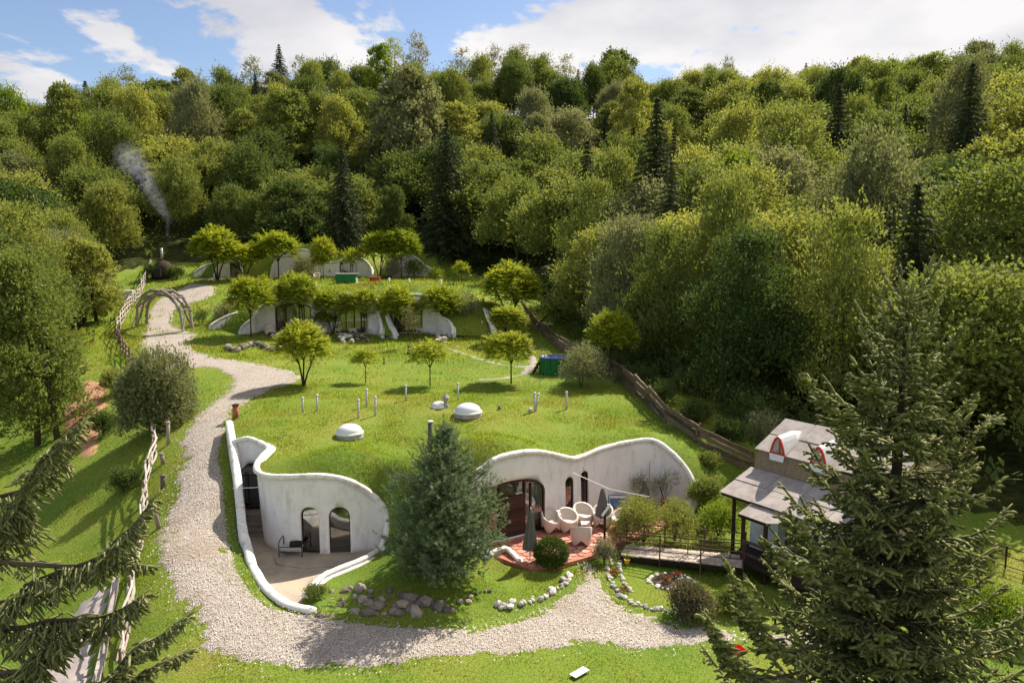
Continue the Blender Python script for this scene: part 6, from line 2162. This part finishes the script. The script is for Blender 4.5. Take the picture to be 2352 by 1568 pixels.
# ------------------------------------------------------------------ fences
def slab_fence():
    c = [at(u, v, Y) for u, v, Y in [(1200, 735, 80), (1250, 772, 70), (1290, 808, 62), (1380, 852, 54.5), (1430, 895, 48.5), (1480, 938, 44), (1520, 972, 41), (1560, 1006, 39), (1600, 1034, 38), (1650, 1060, 37.6), (1728, 1088, 37.2)]]
    c = catmull([(p[0], p[1], 0) for p in c], 6)
    d = np.r_[0, np.cumsum(np.linalg.norm(np.diff(c[:, :2], axis=0), axis=1))]
    n = int(d[-1] / 2.6)
    P = [np.array([np.interp(s, d, c[:, 0]), np.interp(s, d, c[:, 1])]) for s in np.linspace(0, d[-1], n + 1)]
    t = thing('slab_fence', (*P[n // 2], float(gz(*P[n // 2]))), 'rough fence of weathered bark-edged slabs running down along the wood', 'fence')
    r = random.Random(4)
    for i, p in enumerate(P):
        g = G(*p); MB().tube([g - [0, 0, .3], g + [r.uniform(-.08, .08), r.uniform(-.08, .08), 1.25]], [.07, .06], 6).build('post', MAT['slab_wood'], t)
    for a, b in zip(P[:-1], P[1:]):
        for k in range(4):
            z = .2 + k * .28 + r.uniform(-.05, .05); h = r.uniform(.2, .28)
            A = G(*(a + (a - b) * .04), z + r.uniform(-.06, .06)); B = G(*(b + (b - a) * .04), z + r.uniform(-.06, .06))
            off = np.array([-.05, -.05, 0]) * (1 + .4 * (k % 2))
            m = MB(); nseg = 5
            vs, fs = [], []
            dv = Vector(B - A).normalized(); sd = dv.cross(Vector((0, 0, 1))).normalized() * .035
            for q in range(nseg + 1):
                f = q / nseg; p = Vector(A + (B - A) * f + off)
                t0, b0 = h * .5 + r.uniform(-.04, .04), -h * .5 + r.uniform(-.04, .04)
                for s_, z_ in ((1, b0), (1, t0), (-1, t0), (-1, b0)): vs.append(p + sd * s_ + Vector((0, 0, z_)))
            for q in range(nseg):
                for j in range(4): fs.append((q * 4 + j, q * 4 + (j + 1) % 4, q * 4 + 4 + (j + 1) % 4, q * 4 + 4 + j))
            fs += [(3, 2, 1, 0), tuple(nseg * 4 + j for j in range(4))]
            m.add(vs, fs).build('slab', MAT['slab_wood'], t)


slab_fence()


def woven_fence(name, label, picks, mat, hgt, poles, seed, lean=0.0, bay=2.3):
    c = catmull([ground(u, v) for u, v in picks], 6)
    d = np.r_[0, np.cumsum(np.linalg.norm(np.diff(c[:, :2], axis=0), axis=1))]
    n = max(2, int(d[-1] / bay))
    P = [np.array([np.interp(s, d, c[:, 0]), np.interp(s, d, c[:, 1])]) for s in np.linspace(0, d[-1], n + 1)]
    t = thing(name, tuple(G(*P[n // 2])), label, 'fence')
    r = random.Random(seed)
    for p in P:
        g = G(*p); MB().tube([g - [0, 0, .3], g + [r.uniform(-.06, .06), 0, hgt + .15]], [.06, .045], 6).build('stake', MAT['slab_wood'], t)
    for i, (a, b) in enumerate(zip(P[:-1], P[1:])):
        e = unit(b - a); sd = np.array([-e[1], e[0]])
        for k in range(poles):
            z = .12 + (hgt - .1) * k / (poles - 1)
            w = .09 * (1 if (k + i) % 2 else -1)
            pts = []
            for q in range(5):
                f = -.06 + 1.12 * q / 4
                x = a + (b - a) * f + sd * (w * math.cos(math.pi * f) + r.uniform(-.04, .04))
                pts.append(G(*x, z + r.uniform(-.06, .06)))
            rad = r.uniform(.028, .05)
            MB().tube(pts, [rad, rad * 1.1, rad, rad * .9, rad * .7], 6, wob=.1).build('pole', MAT[mat], t)


woven_fence('woven_fence', 'pale woven pole fence climbing beside the upper gravel road', [(348, 618), (330, 660), (305, 700), (283, 740), (268, 772)], 'pale_stick', 1.4, 7, 1, bay=2.6)
woven_fence('woven_fence', 'dark shaded stretch of pole fence below the log arch', [(268, 774), (282, 808), (305, 845), (325, 885)], 'slab_wood', 1.1, 6, 2)  # darker wood than the pale stretches: its shade is put into the colour
woven_fence('woven_fence', 'pale woven pole fence along the left edge of the lower gravel road', [(345, 985), (357, 1035), (347, 1075), (338, 1120), (331, 1185), (322, 1260), (308, 1340), (296, 1425), (287, 1500), (280, 1560)], 'pale_stick', .9, 5, 3, bay=1.9)


# ------------------------------------------------------------------ log arch over the road
def log_arch():
    gl, gr = ground(325, 748), ground(433, 760)
    c = (gl + gr) / 2; ax = unit((gr - gl) * [1, 1, 0]); dp = np.array([-ax[1], ax[0], 0]) * .55
    W = float(np.linalg.norm((gr - gl)[:2])) / 2; H = 3.7
    t = thing('log_arch', tuple(c), 'rustic arch of twisted grey logs spanning the upper gravel road', 'arch')
    r = random.Random(5)
    def node(k, s):
        a = math.pi * (1 - k / 7)
        x = W * math.cos(a); z = H * math.sin(a) ** .75
        g = gl if k < 4 else gr
        return c * [1, 1, 0] + ax * x + dp * s + np.array([0, 0, (gl[2] + (gr[2] - gl[2]) * k / 7) + z])
    for s in (-1, 1):
        N_ = [node(k, s) for k in range(8)]
        for k in range(7):
            d = N_[k + 1] - N_[k]
            MB().tube([N_[k] - d * .14, N_[k] + d * .5 + [r.uniform(-.06, .06), 0, r.uniform(-.05, .08)], N_[k + 1] + d * .14], [.15, .13, .11], 7, wob=.12).build('log', MAT['grey_wood'], t)
        M_ = [node(k + .5, s * .6) * [1, 1, 1] - (node(k + .5, s * .6) - (c + [0, 0, .3])) * .10 for k in range(7)]
        for k in range(6):
            d = M_[k + 1] - M_[k]
            MB().tube([M_[k] - d * .18, M_[k + 1] + d * .18], [.12, .09], 6, wob=.1).build('log', MAT['grey_wood'], t)
        for k in range(7):
            MB().tube([N_[k + (1 if s > 0 else 0)], M_[k]], .09, 6).build('log', MAT['grey_wood'], t)
    for k in range(1, 7):
        MB().tube([node(k, -1.25), node(k, 1.25)], .1, 6, wob=.1).build('log', MAT['grey_wood'], t)
    for g, sx in ((gl, -1), (gr, 1)):
        MB().tube([g + ax * sx * .25 - dp * 1.6 - [0, 0, .1], g - dp * .5 + [0, 0, 1.5]], .06, 6).build('prop', MAT['pale_stick'], t)


log_arch()


# ------------------------------------------------------------------ posts and small things
def post(name, u, v, vt, r, mat, label, cat='post', lean=0, group=None, cap=None):
    b = on_roof(u, v); tp = at(u + lean, vt, b[1])
    t = thing(name, tuple(b), label, cat, group)
    MB().tube([b - [0, 0, .15], (b + tp) / 2, tp], [r, r * .97, r * .95], 10, wob=.03).build('shaft', MAT[mat], t, True)
    if cap: MB().lathe(tp - [0, 0, .02], [(r * 1.25, 0), (r * 1.25, .05), (r * .3, .1)], 10).build('cap', MAT[cap], t)
    return t


post('fence_post', 386, 1020, 970, .09, 'grey_wood', 'upright grey post with flat cap at the road edge below the willow shrub', cap='grey_wood')
post('fence_post', 376, 1064, 1042, .1, 'grey_wood', 'short bent grey post, second below the willow shrub', lean=-6, cap='grey_wood')
post('fence_post', 374, 1122, 1092, .11, 'pipe_brown', 'short dark post beside the woven fence', cap='pipe_brown')
post('fence_post', 366, 1213, 1152, .09, 'grey_wood', 'leaning grey post against the woven fence', lean=-16)
post('clay_post', 541, 964, 930, .16, 'terracotta', 'red brick-coloured round post at the head of the retaining wall', cap='dark_wood')
post('lawn_stake', 882, 838, 822, .05, 'dark_wood', 'small dark stake on the lawn near the sapling')
g = ground(945, 812); st = thing('tree_stump', tuple(g), 'dark sawn tree stump on the lawn', 'stump')
MB().lathe((0, 0, -.1), [(.42, 0), (.32, .25), (.3, .75), (.02, .78)], 10).build('stump', MAT['bark'], st, True, True)
for k, (u, v) in enumerate([(725, 646), (819, 648), (894, 648), (940, 649), (1013, 650)]):
    x, y = at(u, v, 86)[:2]; z = float(roof2_z(x, y)) if bool(inside(roof2_poly, np.array([x]), np.array([y]))[0]) else float(gz(x, y))
    t = thing('vent_post', (x, y, z), ['white vent post on the second house roof, leftmost of five', 'white vent post right of the green shed on the second house roof', 'white vent post in the middle of the second house roof', 'white vent post, second from the right on the second house roof', 'white vent post, rightmost on the second house roof'][k], 'post', 'vent posts on the second roof')
    MB().tube([(0, 0, -.1), (0, 0, .75)], .1, 10).build('shaft', MAT['white_paint'], t, True, True)
    MB().lathe((0, 0, .75), [(.14, 0), (.14, .06), (.04, .12)], 10).build('cap', MAT['white_paint'], t, local=True)


def stave_tub(u, v, rpx, hpx, label, mat, cover):
    g = ground(u, v); rad = rpx / FPX * g[1]; h = hpx / FPX * g[1]
    t = thing('hot_tub', tuple(g), label, 'hot tub')
    n = 20
    for k in range(n):
        a = 2 * math.pi * k / n
        MB().box((rad * math.cos(a), rad * math.sin(a), h * .5), (.06, 2 * math.pi * rad / n * .97, h), rz=a).build('stave', MAT[mat if k % 9 else 'dark_green_stave'], t, local=True)
    MB().lathe((0, 0, h - .02), [(rad * 1.05, 0), (rad * 1.06, .09), (rad * .96, .1), (rad * .93, .03), (0.02, .01)], 24).build('cover', MAT[cover], t, True, True)
    MB().lathe((0, 0, h * .3), [(rad * 1.036, 0), (rad * 1.036, .05)], 24).build('hoop', MAT['black_metal'], t, local=True)
    MB().box((0, 0, .06), (rad * 1.5, rad * 1.5, .12)).build('base', MAT['dark_wood'], t, local=True)
    for k in range(3):
        MB().box((-rad - .35 + k * .12, -.1, .2 + k * .25), (.26, .6, .04)).build('tread', MAT['dark_wood'], t, local=True)
    for s in (-.4, .2):
        MB().beam((-rad - .5, s, 0), (-rad - .02, s, .85), .05, .1).build('stringer', MAT['dark_wood'], t, local=True)
    MB().tube([(-rad * .3, -rad * .9, 0), (-rad * .3, -rad * 1.04, h * .7), (-rad * .2, -rad * 1.0, h + .25)], .02, 6).build('hose', MAT['black_metal'], t, local=True)


stave_tub(1270, 858, 31, 38, 'round green wooden hot tub with a blue cover on the lawn', 'green_stave', 'blue_cover')
x, y = at(797, 650, 92)[:2]; z = float(gz(x, y))
t = thing('green_shed', (x, y, z), 'low bright green box shed behind the second house roof', 'shed')
for k in range(9): MB().box((-1.1 + k * .275, -.6, .55), (.265, .04, 1.1)).build('board', MAT['green_stave'], t, local=True)
MB().box((0, 0, .55), (2.4, 1.1, 1.05)).build('body', MAT['dark_green_stave'], t, local=True)
MB().box((0, -.05, 1.14), (2.6, 1.4, .06)).build('lid', MAT['galvanised'], t, local=True)
x, y = at(862, 650, 92)[:2]; z = float(gz(x, y))
t = thing('red_crate', (x, y, z), 'small rust red crate right of the green shed', 'crate')
for k in range(3): MB().box((0, -.42, .12 + k * .2), (1.2, .05, .17)).build('slat', MAT['rust_red'], t, local=True)
MB().box((0, 0, .33), (1.15, .8, .6)).build('body', MAT['rust_red'], t, local=True); MB().box((0, 0, .66), (1.3, 1.0, .05)).build('lid', MAT['rust_red'], t, local=True)
# plank table at the wood edge
g = ground(1250, 762); t = thing('plank_table', tuple(g), 'weathered plank table at the wood edge above the hot tub', 'table')
for k in range(3): MB().box((0, -.25 + k * .25, .75), (1.6, .235, .05)).build('plank', MAT['pale_stick'], t, local=True)
for sx in (-.6, .6):
    for sy in (-.25, .25): MB().box((sx, sy, .36), (.09, .09, .72)).build('leg', MAT['dark_wood'], t, local=True)
# plank lying near house two
x = ground(670, 668); o = MB().box(tuple(x + [0, 0, .1]), (2.2, .25, .1), rz=.1).build('plank', MAT['pale_stick']); tag(o, 'pale plank lying on the grass above the second house', 'plank')
# tank in a wire cage
g = ground(292, 694); t = thing('water_tank', tuple(g), 'white plastic water tank in a wire cage left of the woven fence', 'tank', None, .2)
b_ = MB().box((0, 0, .85), (1.7, 1.2, 1.3)).build('tank', MAT['tank_plastic'], t, local=True); bevel(b_, .12, 3)
for k in range(6):
    MB().tube([(-.9, -.66, .25 + k * .25), (.9, -.66, .25 + k * .25)], .022, 5).build('cage_bar', MAT['galvanised'], t, local=True)
for k in range(8):
    MB().tube([(-.88 + k * .25, -.66, .2), (-.88 + k * .25, -.66, 1.52)], .022, 5).build('cage_bar', MAT['galvanised'], t, local=True)
MB().box((0, 0, .09), (1.8, 1.3, .18)).build('pallet', MAT['grey_wood'], t, local=True)
MB().box((-1.0, 0, .9), (.06, 1.2, 1.4)).build('side_board', MAT['grey_wood'], t, local=True)

# kiln with a smoking chimney
gk = ground(376, 637); t = thing('kiln', tuple(gk), 'dark round brick kiln with a thin chimney at the top of the road', 'kiln')
MB().lathe((0, 0, -.2), [(1.5, 0), (1.55, 1.0), (1.3, 1.8), (.7, 2.4), (.1, 2.6)], 20).build('dome', MAT['dark_wood'], t, True, True)
MB().tube([(0, -.2, 2.6), (0, -.2, 4.1)], .17, 10).build('chimney', MAT['pipe_grey'], t, True, True)
MB().box((0, -1.85, .7), (1.0, .3, 1.2)).build('fire_door', MAT['black_metal'], t, local=True)
sp = [at(377, 574, gk[1])] + [at(u, v, gk[1] + 1.5 * k * .3) for k, (u, v) in enumerate([(384, 552), (384, 525), (386, 503), (374, 484), (362, 464), (346, 438), (328, 410), (308, 385), (290, 360)])]
sc_ = catmull(sp, 3)
tS = NT('smoke_air'); oc = tS.obj()
rad_ = tS.n('ShaderNodeVectorMath', {0: oc}, operation='LENGTH').outputs['Value']
fall = tS.math('MAXIMUM', tS.math('SUBTRACT', 1.0, rad_), 0.0)
wisp = tS.ramp(tS.noise(1.3, 4, .65, tS.pos(), .8), [(.42, (0, 0, 0)), (.66, (1, 1, 1))])
pv = tS.n('ShaderNodeVolumePrincipled', {'Color': (.82, .86, .95, 1), 'Density': tS.math('MULTIPLY', tS.math('MULTIPLY', fall, wisp), 0.11), 'Anisotropy': .2})
tS.n('ShaderNodeOutputMaterial', {1: pv.outputs[0]})
SM = thing('smoke', tuple(sp[0]), 'thin blue grey smoke drifting up from the kiln chimney', 'smoke'); SM['kind'] = 'stuff'
bm = bmesh.new(); bmesh.ops.create_icosphere(bm, subdivisions=2, radius=1.0); pm = bpy.data.meshes.new('puff'); bm.to_mesh(pm); bm.free(); pm.materials.append(tS.m)
for k, p in enumerate(sc_):
    f = k / (len(sc_) - 1); w = .22 + 2.2 * f ** 1.25
    q = link('puff', pm, None, SM, True); q.location = Vector(p - sp[0]) + Vector((random.uniform(-.2, .2) * w, 0, 0)); q.scale = (w, w, w * 1.15)

# white board and red barrow near the front
p = onz(1331, 1545, .05); t = thing('white_board', tuple(p), 'small white board lying on the grass at the bottom edge', 'board')
MB().box((0, 0, .03), (.62, .26, .03), rz=.75).build('board', MAT['white_paint'], t, local=True)
MB().box((.0, .0, .005), (.5, .05, .03), rz=.75).build('batten', MAT['grey_wood'], t, local=True)
p = onz(1688, 1512, .0); t = thing('red_barrow', tuple(p), 'bright red plastic barrow behind the spruce shoots at the lower right', 'barrow', None, .4, .62)
vs = [(-.45, -.3, .55), (.45, -.3, .55), (.45, .3, .55), (-.45, .3, .55), (-.28, -.2, .25), (.3, -.2, .25), (.3, .2, .25), (-.28, .2, .25)]
m = MB().add(vs, [(4, 5, 6, 7), (0, 1, 5, 4), (1, 2, 6, 5), (2, 3, 7, 6), (3, 0, 4, 7)]).build('tray', MAT['bright_cloth'], t, local=True); s_ = m.modifiers.new('thick', 'SOLIDIFY'); s_.thickness = .03
w = MB(); w.lathe((0, 0, 0), [(.03, -.04), (.18, -.04), (.18, .04), (.03, .04)], 14)
wo = w.build('wheel', MAT['black_metal'], t, local=True); wo.location = (-.55, 0, .18); wo.rotation_euler = (R(90), 0, 0)
for s in (-.22, .22): MB().tube([(-.55, s * .3, .18), (.2, s, .3), (.9, s * 1.3, .6)], .02, 6).build('handle', MAT['black_metal'], t, local=True)
for s in (-.2, .2): MB().tube([(.3, s, .3), (.35, s, 0)], .02, 6).build('leg', MAT['black_metal'], t, local=True)

# concrete drive in the lower left corner
DR = [ground(u, v)[:2] for u, v in [(262, 1340), (228, 1340), (150, 1430), (60, 1568), (30, 1640), (200, 1640), (225, 1480)]]
def slab_z(x, y): return gz(x, y)
sheet('concrete_drive', lambda x, y: inside(DR, x, y), -22, -6, 14, 32, 0.25, .14, MAT['concrete'])
c0, c1 = ground(268, 1335), ground(205, 1640)
kb = thing('kerb', tuple((c0 + c1) / 2), 'pale kerb stones along the concrete drive in the lower left corner', 'kerb')
for k in range(7):
    a, b = c0 + (c1 - c0) * (k / 7), c0 + (c1 - c0) * ((k + .97) / 7)
    MB().beam(G(*a[:2], .1), G(*b[:2], .1), .22, .22).build('kerb_stone', MAT['concrete'], kb)
# dark garden railing at the far right
gr_ = thing('garden_railing', tuple(onz(2300, 1290, .3)), 'dark wire railing of the vegetable garden at the right edge', 'fence')
for k in range(6):
    p = onz(2220 + k * 45, 1262 + k * 14, .5); MB().beam((p[0], p[1], 0), (p[0], p[1], 1.15), .05, .05, up=(1, 0, 0)).build('post', MAT['dark_wood'], gr_)
a, b = onz(2220, 1262, .5), onz(2445, 1332, .5)
for z in (.35, .75, 1.1): MB().tube([(a[0], a[1], z), (b[0], b[1], z)], .018, 6).build('rail', MAT['dark_wood'], gr_)

# ------------------------------------------------------------------ grass blades and loose gravel
def turf_z(x, y):
    z = surf_z(x, y)
    z = np.where(inside(roof2_poly, x, y), np.maximum(roof2_z(x, y), z), z)
    return np.where(inside(roof3_poly, x, y), np.maximum(roof3_z(x, y), z), z)


def scatter_grass():
    r = np.random.default_rng(21)
    X, Y, Z, S = [], [], [], []
    def add(n, x0, x1, y0, y1, hgt):
        x = r.uniform(x0, x1, n); y = r.uniform(y0, y1, n)
        ok = np.abs(x) < 0.69 * y + 2
        x, y = x[ok], y[ok]
        bad = inside(PIT, x, y) & ~inside(roof1_poly, x, y)
        bad |= inside(TERR, x, y) & ~inside(roof1_poly, x, y)
        bad |= inside(DR, x, y)
        if y0 > 70: bad |= ~inside(CLEAR, x, y)
        rd = inside(ROAD, x, y)
        dist = poly_near(ROAD, x, y)
        thin = rd & ((dist > 0.5 + 0.6 * (vnoise(x * 1.5, y * 1.5, 12) - .3)) & ~((vnoise(x * .55, y * .55, 14) > .80) & (r.random(len(x)) < .35)))
        bad |= thin | (path_dist(x, y) < -0.05)
        bad |= (x > 9.5) & (x < 16) & (y > 27) & (y < 33)
        x, y = x[~bad], y[~bad]
        X.append(x); Y.append(y); Z.append(turf_z(x, y)); S.append(np.full(len(x), hgt))
    add(150000, -24, 26, 17, 33, .062)
    add(170000, -16, 12, 26, 48, .06)
    add(70000, -34, 18, 33, 62, .1)
    add(45000, -42, 14, 58, 76, .18)
    add(32000, -54, 6, 71, 118, .26)
    x, y, z, s = map(np.concatenate, (X, Y, Z, S))
    # longer growth in patches
    s = s * (0.65 + 0.8 * vnoise(x * .8, y * .8, 15)) * r.uniform(.6, 1.4, len(x))
    n = len(x)
    a = r.uniform(0, 6.28, n); lean = r.uniform(.1, .7, n)
    p = np.c_[x, y, z - .01]
    w = np.c_[np.cos(a), np.sin(a), np.zeros(n)] * (s * .16)[:, None]
    tip = p + np.c_[-np.sin(a) * lean, np.cos(a) * lean, np.ones(n)] * s[:, None]
    V = np.stack([p - w, p + w, tip], 1).reshape(-1, 3)
    F = np.arange(len(V)).reshape(-1, 3)
    dry = vnoise(x * .35 + 9, y * .35, 16) + .5 * vnoise(x * 1.4, y * 1.4, 17) + r.uniform(-.25, .25, n) > .94
    for nm, m, mat, lab in (('grass', ~dry, 'grass_blade', 'short green grass of the lawns and roofs'), ('dry_grass', dry, 'grass_dry', 'yellowed dry patches of grass on the lawns and roofs')):
        idx = np.where(m)[0]
        VV = V.reshape(-1, 3, 3)[idx].reshape(-1, 3)
        tag(link(nm, np_mesh(nm, VV, np.arange(len(VV)).reshape(-1, 3)), MAT[mat]), lab, 'grass', kind='stuff')


scatter_grass()


def scatter_gravel():
    r = np.random.default_rng(22)
    n = 80000
    x = r.uniform(-22, 14, n); y = r.uniform(20, 50, n)
    keep = (inside(ROAD, x, y) | ((poly_near(ROAD, x, y) < .55) & (r.random(n) < .22))) & (r.random(n) < np.minimum(1, 26 / y))
    keep &= ~inside(PIT, x, y)
    x, y = x[keep], y[keep]; n = len(x)
    z = gz(x, y) + .07
    s = r.uniform(.012, .03, n)
    O = np.array([[1, 0, 0], [0, 1, 0], [-1, 0, 0], [0, -1, 0], [0, 0, .75], [0, 0, -.5]])
    a = r.uniform(0, 6.28, n); ca, sa = np.cos(a), np.sin(a)
    sx, sy = s * r.uniform(.8, 1.5, n), s
    V = np.stack([np.c_[x + (o[0] * ca * sx - o[1] * sa * sy), y + (o[0] * sa * sx + o[1] * ca * sy), z + o[2] * s] for o in O], 1).reshape(-1, 3)
    T = np.array([[0, 1, 4], [1, 2, 4], [2, 3, 4], [3, 0, 4]])
    F = (np.arange(n)[:, None, None] * 6 + T[None]).reshape(-1, 3)
    tag(link('gravel_stones', np_mesh('gravel_stones', V, F), MAT['gravel_stone']), 'loose pale stones of the gravel road', 'gravel', kind='stuff')


scatter_gravel()
